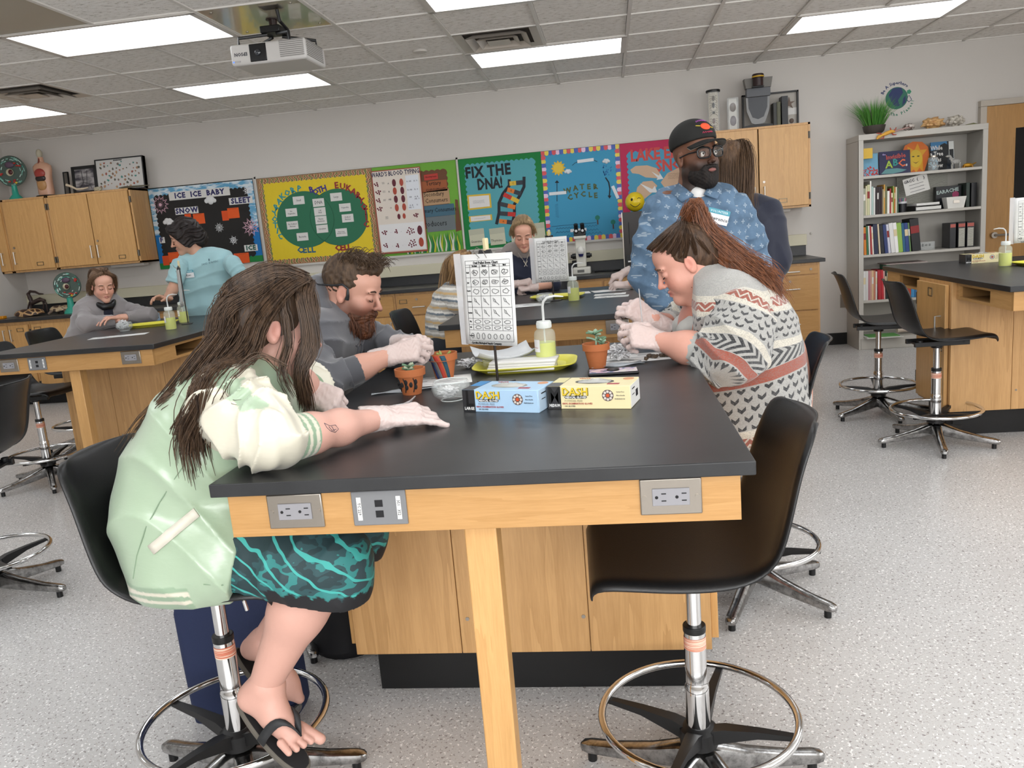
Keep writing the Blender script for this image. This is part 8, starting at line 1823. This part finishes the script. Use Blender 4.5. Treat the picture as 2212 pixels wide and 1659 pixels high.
# ===== man in cap and denim shirt
t = person('man in a black cap, black glasses and a patterned denim shirt, standing',(.38,3.5,0))
H4 = Head((.375,3.52,1.598),(.5,-.86,.06),1.0,roll=-.06)
W = H4.w; skin = [head_blob(H4,(.36,3.54,1.45),.062,res=.003)]
RS,RE,RW = V3((.20,3.53,1.385)),V3((.145,3.5,1.12)),V3((.225,3.38,.96)); LS,LE,LW = V3((.54,3.52,1.37)),V3((.60,3.52,1.11)),V3((.57,3.38,.95))
b = Blob(.009,.03); blend_cap(b,[(V3((.37,3.53,.95)),.12,.06),(V3((.37,3.54,1.1)),.11,.06),(V3((.37,3.54,1.3)),.11,.09),(V3((.37,3.54,1.4)),.07,.12)],(1,0,-.05)); b.chain([(RS,.05),(RE,.042),(RW,.028)]).chain([(LS,.05),(LE,.042),(LW,.028)])
b.chain([(V3((.29,3.53,.92)),.08),(V3((.28,3.51,.5)),.06),(V3((.28,3.55,.09)),.042)]).chain([(V3((.45,3.53,.92)),.08),(V3((.46,3.51,.5)),.06),(V3((.46,3.55,.09)),.042)]); skin.append(b.mesh())
for w0,sd in ((RW,-1),(LW,1)): skin.append(Hand(w0,(.1 * sd,-.5,-.85),(0,-.85,.5),side=sd,res=.004).skin())
put('body',np_mesh('body',skin,SKIN,skin_color(H4,'6f4a38','7a4640',beard=('1a120e',.9),blush=.1)),t); face_parts(H4,t,'120d0b','0e0a08',eyes='open',iris='2a1a10')
BK4 = hair_mat('black_beard','0a0807','1f1713',.7)
bd_ = shell(H4,[((0,.03,-.075),(.066,.062,.055)),((0,.058,-.105),(.042,.04,.034)),((0,.09,-.05),(.026,.011,.006)),((-.028,.083,-.068),(.008,.008,.016)),((.028,.083,-.068),(.008,.008,.016))],.003,.02,cuts=[((0,.02,-.035),(0,-.66,.75))],disp=lambda P: .0012 * np.sin(500 * P[:,0]) * np.sin(450 * P[:,2])); put('beard',np_mesh('beard',[bd_],BK4),t)
lp_ = shell(H4,[((0,.096,-.0655),(.019,.006,.0075))],.002,.004); put('lips',np_mesh('lips',[lp_],M('7d4c46',.45)),t)
CAPM_ = plain('black_cap','151513',.8,bump=.0006,bscale=500); cp_ = shell(H4,[((0,-.012,.068),(.09,.11,.088))],.0035,.02,cuts=[((0,.0,.052),(0,.12,-1))],disp=None); ca = put('cap',np_mesh('cap',[cp_],CAPM_),t)
m = MB(); G = []
for i in range(9):
    f_ = i / 8; row_ = []
    for j in range(17):
        u = -1 + 2 * j / 16; y0 = .082 * math.sqrt(max(0,1 - (u * .86) ** 2)); y_ = y0 + f_ * .075 * math.sqrt(max(0,1 - u * u * .92)); row_.append(tuple(W(u * .078,y_ + .012,.055 - .018 * u * u - .012 * f_)))
    G.append(row_)
m.grid(G); obj('brim',m,CAPM_,ca,solid=.004)
m = MB(); m.grid([[tuple(V3(p) + H4.M @ V3((0,-.001,-.0035))) for p in r_] for r_ in G]); obj('brim_underside',m,M('77756e',.8),ca)
def on_cap(u,z_): 
    y_ = -.012 + .11 * math.sqrt(max(.0,1 - (u / .09) ** 2 - ((z_ - .068) / .088) ** 2)); return W(u,y_ + .002,z_)
m = MB(); G = [[tuple(on_cap(r_ * .022 * math.cos(a_),.108 + r_ * .0145 * math.sin(a_))) for a_ in [2 * PI * k / 20 for k in range(20)]] for r_ in (.05,.5,1)]; m.grid(G,close_u=True); m.add(G[0],[tuple(range(20))]); obj('emblem',m,M('e0502c',.7),ca,solid=.002)
stick('emblem_bar',[on_cap(-.036,.1),on_cap(-.022,.104)],.0018,M('c8b03c',.7),ca); stick('emblem_bar',[on_cap(.022,.112),on_cap(.036,.116)],.0018,M('c8b03c',.7),ca)
for txt,z_,cc,h_ in (('emblem_lettering',.133,'a85aa8',.006),('emblem_lettering',.084,'d0486a',.006)): stick(txt,[on_cap(-.024 + .004 * k,z_ + (.004 * math.sin(PI * k / 12) if z_ > .1 else 0) + h_ * (.5 if k % 2 else -.5)) for k in range(13)],.0013,M(cc,.7),ca,5)
GL = M('0c0c0e',.2); FR_ = lambda x: [W(x * .0345 + .0275 * math.copysign(abs(math.cos(a_)) ** .6,math.cos(a_)),.108 - 1.1 * abs(x * .0345 + .0275 * math.cos(a_)) ** 1.6,.004 + .0205 * math.copysign(abs(math.sin(a_)) ** .7,math.sin(a_))) for a_ in [2 * PI * k / 22 for k in range(22)]]
gg = obj('glasses',MB().tube([tuple(p) for p in FR_(-1)],.0034,6,closed=True).tube([tuple(p) for p in FR_(1)],.0034,6,closed=True).tube([tuple(W(-.009,.104,.01)),tuple(W(0,.106,.012)),tuple(W(.009,.104,.01))],.0028,6).tube([tuple(W(.058,.098,.012)),tuple(W(.078,.06,.012)),tuple(W(.081,.0,.006))],.003,6).tube([tuple(W(-.058,.098,.012)),tuple(W(-.078,.06,.012)),tuple(W(-.081,.0,.006))],.003,6),GL,t,smooth=80)
for x in (-1,1): m = MB(); P = FR_(x); m.add([tuple(p) for p in P],[tuple(range(22))]); obj('lens',m,plain('lens_glass','d8e0e0',.05,alpha=.05,spec=.3),gg)
DN = NT('denim_print'); pa = DN.n('Attribute'); pa.attribute_name = 'pat'; sx = DN.n('SeparateXYZ'); DN.l(pa.outputs['Vector'],sx.inputs[0]); mt = DN.math; cell = .042
v0 = mt('DIVIDE',sx.outputs[1],cell); rw = mt('FLOOR',v0); u0 = mt('ADD',mt('DIVIDE',sx.outputs[0],cell),mt('MULTIPLY',mt('MODULO',rw,2.0),.5)); cu = mt('SUBTRACT',mt('FRACT',u0),.5); cv = mt('SUBTRACT',mt('FRACT',v0),.5)
r2 = mt('SQRT',mt('ADD',mt('MULTIPLY',cu,cu),mt('MULTIPLY',cv,cv))); an = mt('ARCTAN2',cv,cu); pet = mt('ABSOLUTE',mt('COSINE',mt('MULTIPLY',an,2.0))); mk = mt('MULTIPLY',mt('LESS_THAN',r2,mt('MULTIPLY',pet,.24)),mt('GREATER_THAN',r2,.03))
nb_ = DN.ramp(DN.noise(DN.map((1,1,1)),9,5,.65),[(.3,'445a70'),(.55,'5a748e'),(.8,'6f89a0')]); DN.col(DN.mix(mt('MULTIPLY',mk,.65),nb_,lin('a3b0ba'))); DN.set(Roughness=.85); DN.bump(DN.noise(DN.obj(),500,2),.3,.0008); DN = DN.m
b = Blob(.005,.05); blend_cap(b,[(V3((.375,3.53,.84)),.145,.07),(V3((.37,3.54,1.0)),.14,.08),(V3((.37,3.54,1.2)),.134,.085),(V3((.37,3.54,1.34)),.112,.105),(V3((.37,3.54,1.42)),.06,.095),(V3((.37,3.545,1.46)),.058,.02)],(1,0,-.06),.06); b.disp = folds(.004,18,9,(.2,.1,1)); b.cut((.37,3.5,.80),(0,0,-1)).cut((.37,3.53,1.475),(0,-.45,1))
garment('denim_shirt',b,t,DN,None,lambda P: (P[:,0] + .6 * (P[:,1] - 3.4) + 2,P[:,2]))
for S1,E0,W0,sd in ((RS,RE,RW,3),(LS,LE,LW,6)):
    b = Blob(.005,.04); d_ = unit(W0 - E0); end = W0 - d_ * .02; b.chain([(S1 + V3((.015 if sd == 3 else -.015,0,.0)),.075),(S1 * .5 + E0 * .5,.07),(E0,.062),(end,.05)],.05); b.disp = folds(.0055,34,sd,E0 - S1); b.cut(end,d_); garment('sleeve',b,t,DN,None,lambda P: (P[:,1] * .9 + P[:,0] * .7 + 2,P[:,2] + .02))
for s_ in (-1,1):      # collar leaves
    q = [V3((.37,3.50,1.50)) + V3((s_ * .07,.02,.0)),V3((.37,3.50,1.485)) + V3((s_ * .02,-.075,-.04)),V3((.37,3.5,1.43)) + V3((s_ * .07,-.09,-.01)),V3((.37,3.5,1.46)) + V3((s_ * .105,-.0,.0))]
    m = MB(); m.add([tuple(p) for p in q],[(0,1,2,3)]); o = obj('collar',m,DN,t,solid=.006); at_ = o.data.attributes.new('pat','FLOAT_VECTOR','POINT')
    for i_,p in enumerate(q): at_.data[i_].vector = (p[0] + 2,p[2],0)
b = Blob(.004,.03); b.ell((.375,3.485,1.435),(.04,.045,.045)); garment('undershirt',b,t,KNIT,const('d8d6d4'))
pl = MB(); P = []; 
for k in range(9): z_ = 1.42 - k * .06; yy = 3.54 - (.13 + (.008 if k else -.012)) + .0; P.append([(.353 + .002,yy - .004,z_),(.385,yy - .004,z_)])
for k in range(4): yy = 3.40 - .002; z_ = 1.405 - k * .095; obj('button',MB().cyl((.372,yy - .006 + (.012 if k == 0 else 0),z_),(.372,yy - .016,z_),.0065,n=12),M('cfc8b8',.4),t)
stick('placket_seam',[V3((.355,3.405 if k else 3.42,1.42 - k * .07)) + V3((0,-.008,0)) for k in range(8)],.0022,M('7f97b0',.8),t)
def name_tag(t,c,u,w,name_,head_):
    u,w = unit(u),unit(w); n_ = np.cross(u,w); g = MB().prism(crect((0,0),.088,.058),tuple(c),tuple(u),tuple(w),tuple(n_ * .0015)); o = obj('name_tag',g,M('e4e4e6',.6),t,bev=.001)
    obj('tag_header',MB().prism(rect(-.044,.044,.010,.029),tuple(V3(c) + n_ * .0016),tuple(u),tuple(w),tuple(n_ * .0006)),M('4f9db0',.6),o)
    m = MB(); add_text(m,head_,.013,tuple(V3(c) + w * .019 + n_ * .0026),tuple(u),tuple(w),depth=.0002,bold=.0002); obj('lettering',m,M('cfe4e8',.6),o); m = MB(); add_text(m,name_,.021,tuple(V3(c) - w * .009 + n_ * .0026),tuple(u),tuple(w),depth=.0002,shear=.2); obj('lettering',m,INK,o)
name_tag(t,A(1551,468,Y=3.385),(.95,.08,-.3),(.3,-.0,.95),'Lawrence','VOLUNTEER')
b = Blob(.009,.03); b.chain([(V3((.29,3.53,.88)),.105),(V3((.28,3.51,.5)),.085),(V3((.28,3.55,.1)),.07)]).chain([(V3((.45,3.53,.88)),.105),(V3((.46,3.51,.5)),.085),(V3((.46,3.55,.1)),.07)]); garment('trousers',b,t,FLE,const('1f2530'))
for x_ in (.28,.46): obj('shoe',MB().prism([(.1,0),(-.18,0),(-.19,.03),(-.1,.07),(0,.1),(.1,.1)],(x_ - .045,3.55,0),(0,1,0),(0,0,1),(.09,0,0)),M('1c1c1f',.6),t,bev=.015)

# ===== background people (coarser)
def simple_person(label,base,head,fwd,skin_c,neck,tor,lat,arms,top_c,hair,size=.95,top_name='shirt',gloves=True,sleeve=1.0,top_mat=None,top_color=None,legs=None,leg_c='20232b',seat=True,disp_f=28,brow='4a3626',hres=.0042,up_cut=None,hand_pose='hold'):
    t = person(label,base); Hh = Head(head,fwd,size); sk = [head_blob(Hh,neck,.05,res=.0036)]; b = Blob(.009,.03); blend_cap(b,[(V3(c),r * .78,w) for c,r,w in tor],lat)
    for a_ in arms: S1,E0,W0 = [V3(q) for q in a_[:3]]; b.chain([(S1,.042),(E0,.036),(W0,.024)])
    for lg in legs or []: b.chain([(V3(p),r) for p,r in zip(lg,(.075,.06,.04))])
    sk.append(b.mesh()); hs = []
    for a_ in arms: h_ = Hand(a_[2],a_[3],a_[4],pose=hand_pose,side=a_[5],res=.0035,size=.93); sk.append(h_.skin()); hs.append(h_)
    put('body',np_mesh('body',sk,SKIN,skin_color(Hh,skin_c,'b06a62')),t); face_parts(Hh,t,brow)
    if gloves: [h_.glove(t) for h_ in hs]
    b = Blob(.007,.045); blend_cap(b,[(V3(c),r,w) for c,r,w in tor],lat,.05); b.disp = folds(.0045,disp_f,4,(.2,0,1))
    for o_,n_ in (up_cut or []): b.cut(o_,n_)
    pc = top_color or const(top_c); garment(top_name,b,t,top_mat or KNIT,pc)
    for i_,a_ in enumerate(arms):
        S1,E0,W0 = [V3(q) for q in a_[:3]]; b = Blob(.006,.03); f_ = sleeve if not isinstance(sleeve,tuple) else sleeve[i_]
        if f_ <= .5: end = S1 + (E0 - S1) * (f_ * 2); d_ = unit(E0 - S1); b.chain([(S1,.066),(end,.062)],.03)
        else: d_ = unit(W0 - E0); end = E0 + (W0 - E0) * ((f_ - .5) * 2 * .8); b.chain([(S1,.062),(E0,.054),(end,.04)],.03)
        b.disp = folds(.005,50,3 + i_,E0 - S1); b.cut(end,d_); garment('sleeve',b,t,top_mat or KNIT,pc)
    if legs:
        b = Blob(.01,.03)
        for lg in legs: b.chain([(V3(p),r) for p,r in zip(lg,(.1,.08,.055))])
        garment('trousers',b,t,FLE,const(leg_c))
        for lg in legs:
            p = V3(lg[2]); d_ = unit(V3(lg[1]) - V3(lg[2])); q = unit(V3((fwd[0],fwd[1],0))); s_ = np.cross(q,(0,0,1)); obj('shoe',MB().prism([(-.06,0),(.18,0),(.19,.03),(.1,.06),(.02,.09),(-.06,.08)],tuple(p - V3((0,0,.05)) - s_ * .04),tuple(q),(0,0,1),tuple(s_ * .08)),M('202024',.6),t,bev=.012)
    hair(Hh,t); return t,Hh
def cap_hair(c1,c2,cuts,paths,n=200,r=.002,spread=.008,extra=None,disp=None):
    def f(Hh,t):
        mt_ = hair_mat('hair_%s_%s' % (c1,c2),c1,c2); pf = shell(Hh,[((0,-.022,.04),(.084,.103,.094)),((0,-.055,-.01),(.072,.06,.07))] + (extra or []),.0045,.03,cuts=cuts,disp=disp or (lambda P: .0012 * np.sin(380 * P[:,0] + 4 * np.sin(20 * P[:,1])))); ho = put('hair',np_mesh('hair',[pf],mt_),t)
        if paths: strands('hair_strands',None,[[V3(p) if len(p) == 3 and not isinstance(p,tuple) else Hh.w(*p) for p in g] for g in paths],mt_,ho,n=n,r=r,spread=spread,seed=3,seg=9,sides=4)
    return f
CUTF = [((0,.07,.045),(0,.75,-.66)),((0,.078,.06),(0,1,-.1))]
def side_locks(z_end,y0=.0): return [[(x * .01,.06,.122),(x * .07,.045,.085),(x * .088,.02,.0),(x * .088,y0 + .0,-.06),(x * .085,y0 - .0,z_end)] for x in (-1,1)] + [[(x * .01,.02,.13),(x * .08,-.02,.06),(x * .09,-.04,-.02),(x * .08,-.05,z_end)] for x in (-1,1)] + [[(x * .02,-.02,.135),(x * .04,-.11,.06),(x * .05,-.13,-.02),(x * .06,-.11,z_end)] for x in (-1,0,1)]
# blonde woman
c6 = V3((-.62,5.98,.95)); navy_,grey_ = L3('262c42'),L3('8f8682')
def ragl(P):
    C_ = np.tile(navy_,(len(P),1)); sh = (np.abs(P[:,0] + .63) > .125 + .35 * np.maximum(0,1.2 - P[:,2])) & (P[:,2] > 1.07); nk = (P[:,2] > 1.215) | (((P[:,0] + .62) ** 2 + (P[:,2] - 1.27) ** 2) < .11 ** 2); C_[sh | nk] = grey_; return C_
t6,H6 = simple_person('blonde woman in a navy and grey raglan top leaning on the second table',(-.62,6.1,0),(-.605,5.80,1.335),(.08,-.9,-.42),'d8a48e',(-.62,5.93,1.22),
    [(V3((-.62,6.2,.72)),.14,.05),(V3((-.62,6.12,.9)),.13,.06),(V3((-.62,6.03,1.08)),.12,.08),(V3((-.62,5.97,1.19)),.07,.1),(V3((-.62,5.93,1.235)),.055,.03)],(1,0,-.05),
    [((-.80,5.97,1.17),(-.83,5.80,.97),(-.66,5.69,.99),(.8,-.15,.1),(-.1,-.4,.9),-1),((-.44,5.97,1.15),(-.42,5.80,.965),(-.56,5.66,.955),(-.9,-.1,.0),(.1,-.4,.9),1)],'262c42',
    cap_hair('7a6248','c2a67e',CUTF,[[(x * .012,.07,.124),(x * .06,.05,.1),(x * .083,.035,.04),(x * .08,.0,-.02)] for x in (-1,1)] + [[(x * .018,.07,.12),(x * .03,.0,.132),(x * .03,-.08,.09)] for x in (-1,0,1)],500,.001,.007),size=.96,top_name='raglan_top',sleeve=.62,top_color=ragl,up_cut=[((-.61,5.87,1.26),(0,-.5,.87))],
    legs=[[(-.7,6.2,.68),(-.7,5.92,.64),(-.7,6.0,.26)],[(-.54,6.2,.68),(-.54,5.92,.64),(-.54,6.0,.26)]],hand_pose='fist')
stick('necklace',[(-.66,5.86,1.2),(-.635,5.855,1.16),(-.61,5.85,1.125),(-.595,5.855,1.16),(-.575,5.86,1.2)],.0016,M('b8b0a4',.3,metal=.8),t6); stick('pendant',[(-.625,5.85,1.14),(-.6,5.845,1.1)],.003,M('b8b0a4',.3,metal=.8),t6); stick('pendant',[(-.595,5.85,1.14),(-.62,5.845,1.1)],.003,M('b8b0a4',.3,metal=.8),t6)
# child in the striped shirt
strp = [L3('a8a49c'),L3('d6d4ce'),L3('5f6a74'),L3('b89a6a')]
def stripes(P): k = np.floor((P[:,2] * 1.0 + .12 * P[:,0]) / .013).astype(int) % 7; C_ = np.tile(strp[0],(len(P),1)); C_[k == 1] = strp[1]; C_[k == 3] = strp[2]; C_[k == 4] = strp[1]; C_[k == 6] = strp[3]; return C_
simple_person('fair-haired child in a striped shirt half hidden behind the near bone chart',(-1.08,4.93,0),(-.90,4.93,1.15),(.93,-.2,-.3),'d8a890',(-.965,4.94,1.05),
    [(V3((-1.06,4.93,.72)),.11,.03),(V3((-1.04,4.93,.85)),.105,.035),(V3((-1.0,4.94,.97)),.09,.05),(V3((-.97,4.94,1.02)),.055,.06)],(0,1,0),
    [((-.99,4.84,.99),(-.93,4.80,.955),(-.74,4.82,.95),(.9,.1,.0),(0,-.4,.9),-1),((-.99,5.04,.99),(-.92,5.08,.955),(-.74,5.0,.95),(.9,-.1,.0),(0,.2,.9),1)],'a8a49c',
    cap_hair('6e543a','b08c5e',CUTF,side_locks(-.2),600,.0011,.01),size=.86,sleeve=.7,top_color=stripes,top_name='striped_shirt',legs=[[(-1.06,4.87,.7),(-.82,4.87,.66),(-.88,4.87,.28)],[(-1.06,5.0,.7),(-.82,5.0,.66),(-.88,5.0,.28)]])
# child in white sleeves behind the man
simple_person('fair-haired child in white sleeves, mostly hidden behind the man in the cap',(.5,5.5,0),(.265,5.52,1.15),(-.9,.05,-.4),'d8a890',(.33,5.52,1.05),
    [(V3((.47,5.5,.72)),.11,.03),(V3((.45,5.5,.85)),.105,.035),(V3((.39,5.51,.97)),.09,.05),(V3((.35,5.52,1.02)),.055,.06)],(0,1,0),
    [((.36,5.40,.99),(.24,5.38,.955),(.10,5.44,.945),(-.95,.1,.05),(0,-.4,.9),1),((.36,5.63,.99),(.22,5.68,1.0),(.085,5.56,1.02),(-.9,-.15,-.3),(0,-.3,.95),-1)],'d2cfca',
    cap_hair('7a5c3e','b8935f',CUTF,side_locks(-.22,.03),600,.0012,.012),size=.86,sleeve=.93,top_name='white_shirt',legs=[[(.47,5.43,.7),(.24,5.43,.66),(.3,5.43,.28)],[(.47,5.57,.7),(.24,5.57,.66),(.3,5.57,.28)]])
# person in the light blue T-shirt
def curls(P): return .006 * np.sin(95 * P[:,0] + 3 * np.sin(50 * P[:,2])) * np.sin(85 * P[:,2] + 2 * np.sin(45 * P[:,1])) * 1.2
t9,H9 = simple_person('person with dark wavy hair in a light blue T-shirt leaning by the left table',(-3.05,6.15,0),A(398,512,Y=5.98),(-.82,-.42,-.32),'c99a82',A(425,548,Y=6.01),
    [(V3((-3.07,6.12,.86)),.13,.06),(A(448,650,Y=6.1),.13,.07),(A(440,605,Y=6.06),.125,.09),(A(442,572,Y=6.03),.105,.12),(A(432,556,Y=6.02),.06,.09)],(.95,.1,.1),
    [(A(388,576,Y=5.9),A(372,628,Y=5.82),A(358,645,Y=5.66),(-.3,-.9,.2),(-.3,.1,.9),-1),(A(500,568,Y=5.98),A(538,620,Y=6.0),A(560,668,Y=5.9),(.2,-.3,-.9),(.4,-.8,.2),1)],'9cc2c8',
    lambda Hh,t: [put('hair',np_mesh('hair',[shell(Hh,[((0,-.03,.045),(.1,.112,.1)),((0,-.09,-.03),(.085,.07,.09)),((.07,.0,-.01),(.035,.07,.075)),((-.07,.0,-.01),(.035,.07,.075)),((.04,.06,.08),(.05,.04,.04)),((-.04,.06,.08),(.05,.04,.04)),((.065,.055,.03),(.022,.03,.05))],.004,.02,cuts=[((0,.075,.03),(0,.9,-.43))],disp=curls)],hair_mat('dark_wavy_hair','120e0d','2c2220',.5)),t)],
    size=1.0,gloves=False,sleeve=.36,top_name='t_shirt',disp_f=22,legs=[[(-3.15,6.14,.85),(-3.16,6.12,.47),(-3.16,6.16,.09)],[(-2.99,6.14,.85),(-2.98,6.12,.47),(-2.98,6.16,.09)]],brow='1a1412',hand_pose='relaxed')
name_tag(t9,A(407,592,Y=5.90),(1,0,.02),(0,-.1,1),'Ryan','VOLUNTEER'); q = A(453,568,Y=5.885); m = MB(); add_text(m,'SAND SURFERS',.02,tuple(q),(.98,.1,.12),(-.1,-.1,1)); obj('shirt_print',m,M('54707a',.7),t9); stick('shirt_mark',[q + V3((0,-.003,.016)),q + V3((0,-.003,.032))],.005,M('54707a',.7),t9)
# girl in the grey hoodie
t10,H10 = simple_person('girl in a light grey hoodie with black headphones around her neck, arms folded',(-3.98,5.5,0),A(222,616,Y=5.45),(.66,-.66,-.3),'dba792',A(222,650,Y=5.5),
    [(V3((-3.93,5.5,.74)),.13,.04),(A(212,712,Y=5.52),.125,.05),(A(215,690,Y=5.52),.12,.06),(A(220,668,Y=5.51),.095,.08),(A(222,655,Y=5.5),.06,.05)],(.6,.8,0),
    [(A(188,668,Y=5.42),V3((-3.70,5.27,.965)),V3((-3.52,5.42,.965)),(.2,.9,.1),(-.2,0,.95),-1),(A(256,664,Y=5.62),V3((-3.42,5.62,.965)),V3((-3.52,5.40,.98)),(-.5,-.7,.1),(.1,0,.95),1)],'8e898a',
    cap_hair('4c392c','8b6c52',CUTF,[[(x * .01,.06,.122),(x * .07,.04,.085),(x * .092,.0,.03),(x * .088,-.03,-.05),(x * .07,-.05,-.1)] for x in (-1,1)] + [[(x * .02,.05,.125),(x * .05,-.06,.11),(x * .06,-.11,.03),(x * .06,-.1,-.08)] for x in (-1,0,1)],700,.0011,.008),size=.93,gloves=False,top_name='hoodie',sleeve=1.0,top_mat=FLE,hand_pose='relaxed',legs=[[(-3.95,5.42,.72),(-3.72,5.36,.67),(-3.76,5.36,.28)],[(-3.9,5.58,.72),(-3.66,5.56,.67),(-3.7,5.56,.28)]])
Wt = H10.w; b = Blob(.006,.03); b.chain([(Wt(0,-.1,-.09),.035),(Wt(.07,-.075,-.11),.035),(Wt(.085,-.01,-.15),.028)],.02).chain([(Wt(0,-.1,-.09),.035),(Wt(-.07,-.075,-.11),.035),(Wt(-.085,-.01,-.15),.028)],.02); garment('hood',b,t10,FLE,const('938e8f'))
stick('headphones',[Wt(.07,-.0,-.13),Wt(.05,.05,-.14),Wt(.03,.075,-.15),Wt(-.03,.075,-.15),Wt(-.05,.05,-.14),Wt(-.07,0,-.13)],[.014,.02,.026,.026,.02,.014],M('141416',.35),t10,10); b = Blob(.006,.03); b.ell(Wt(0,.03,-.2),(.05,.05,.08)); garment('dark_top',b,t10,KNIT,const('1c1f30'))
# woman with long brown hair, seen from behind
t5 = person('woman in navy with long brown hair, back turned, behind the man in the cap',(.72,4.55,0)); H5 = Head((.665,4.5,1.60),(.25,.95,-.1),.97)
b = Blob(.01,.03); blend_cap(b,[(V3((.72,4.53,.9)),.11,.05),(V3((.72,4.53,1.1)),.1,.05),(V3((.70,4.53,1.35)),.08,.08)],(1,0,0)); b.chain([(V3((.66,4.52,.9)),.075),(V3((.66,4.5,.5)),.055),(V3((.66,4.54,.09)),.04)]).chain([(V3((.8,4.52,.9)),.075),(V3((.8,4.5,.5)),.055),(V3((.8,4.54,.09)),.04)]); b.chain([(V3((.87,4.52,1.34)),.04),(V3((.9,4.5,1.1)),.036),(V3((.84,4.62,.95)),.026)]).chain([(V3((.56,4.52,1.34)),.04),(V3((.54,4.5,1.1)),.036),(V3((.6,4.62,.95)),.026)])
put('body',np_mesh('body',[head_blob(H5,(.69,4.5,1.46),.05,res=.004),b.mesh(),Hand((.84,4.62,.95),(0,.8,-.5),(0,.3,.9),side=-1,res=.004).skin(),Hand((.6,4.62,.95),(0,.8,-.5),(0,.3,.9),side=1,res=.004).skin()],SKIN,skin_color(H5,'d0a08a','b06a62')),t5)
b = Blob(.007,.05); blend_cap(b,[(V3((.72,4.53,.85)),.135,.05),(V3((.72,4.53,1.05)),.13,.06),(V3((.715,4.53,1.25)),.12,.07),(V3((.70,4.53,1.38)),.07,.09)],(1,0,0)); b.chain([(V3((.865,4.52,1.35)),.06),(V3((.9,4.5,1.1)),.055),(V3((.85,4.6,.97)),.045)]).chain([(V3((.56,4.52,1.35)),.06),(V3((.54,4.5,1.1)),.055),(V3((.6,4.6,.97)),.045)]); b.disp = folds(.005,24,5); b.cut((.7,4.5,.82),(0,0,-1)); garment('navy_sweater',b,t5,KNIT,const('181d30'))
b = Blob(.01,.03); b.chain([(V3((.66,4.52,.86)),.1),(V3((.66,4.5,.5)),.08),(V3((.66,4.54,.1)),.06)]).chain([(V3((.8,4.52,.86)),.1),(V3((.8,4.5,.5)),.08),(V3((.8,4.54,.1)),.06)]); garment('trousers',b,t5,FLE,const('23262e'))
for x_ in (.66,.8): obj('shoe',MB().prism([(-.1,0),(.16,0),(.17,.03),(.1,.06),(0,.09),(-.1,.09)],(x_ - .04,4.55,0),(0,1,0),(0,0,1),(.08,0,0)),M('202024',.6),t5,bev=.012)
cap_hair('3a2a20','70563f',[((0,.05,.05),(0,.75,-.66))],[[(x * .01,.05,.125),(x * .06,-.03,.11),(x * .08,-.1,.02),(x * .08,-.12,-.1),(x * .07,-.12,-.22),(x * .08,-.11,-.32)] for x in (-1.1,-.7,-.3,.1,.5,.9,1.2)],1000,.0013,.014,extra=[((0,-.085,-.1),(.075,.04,.14))])(H5,t5)
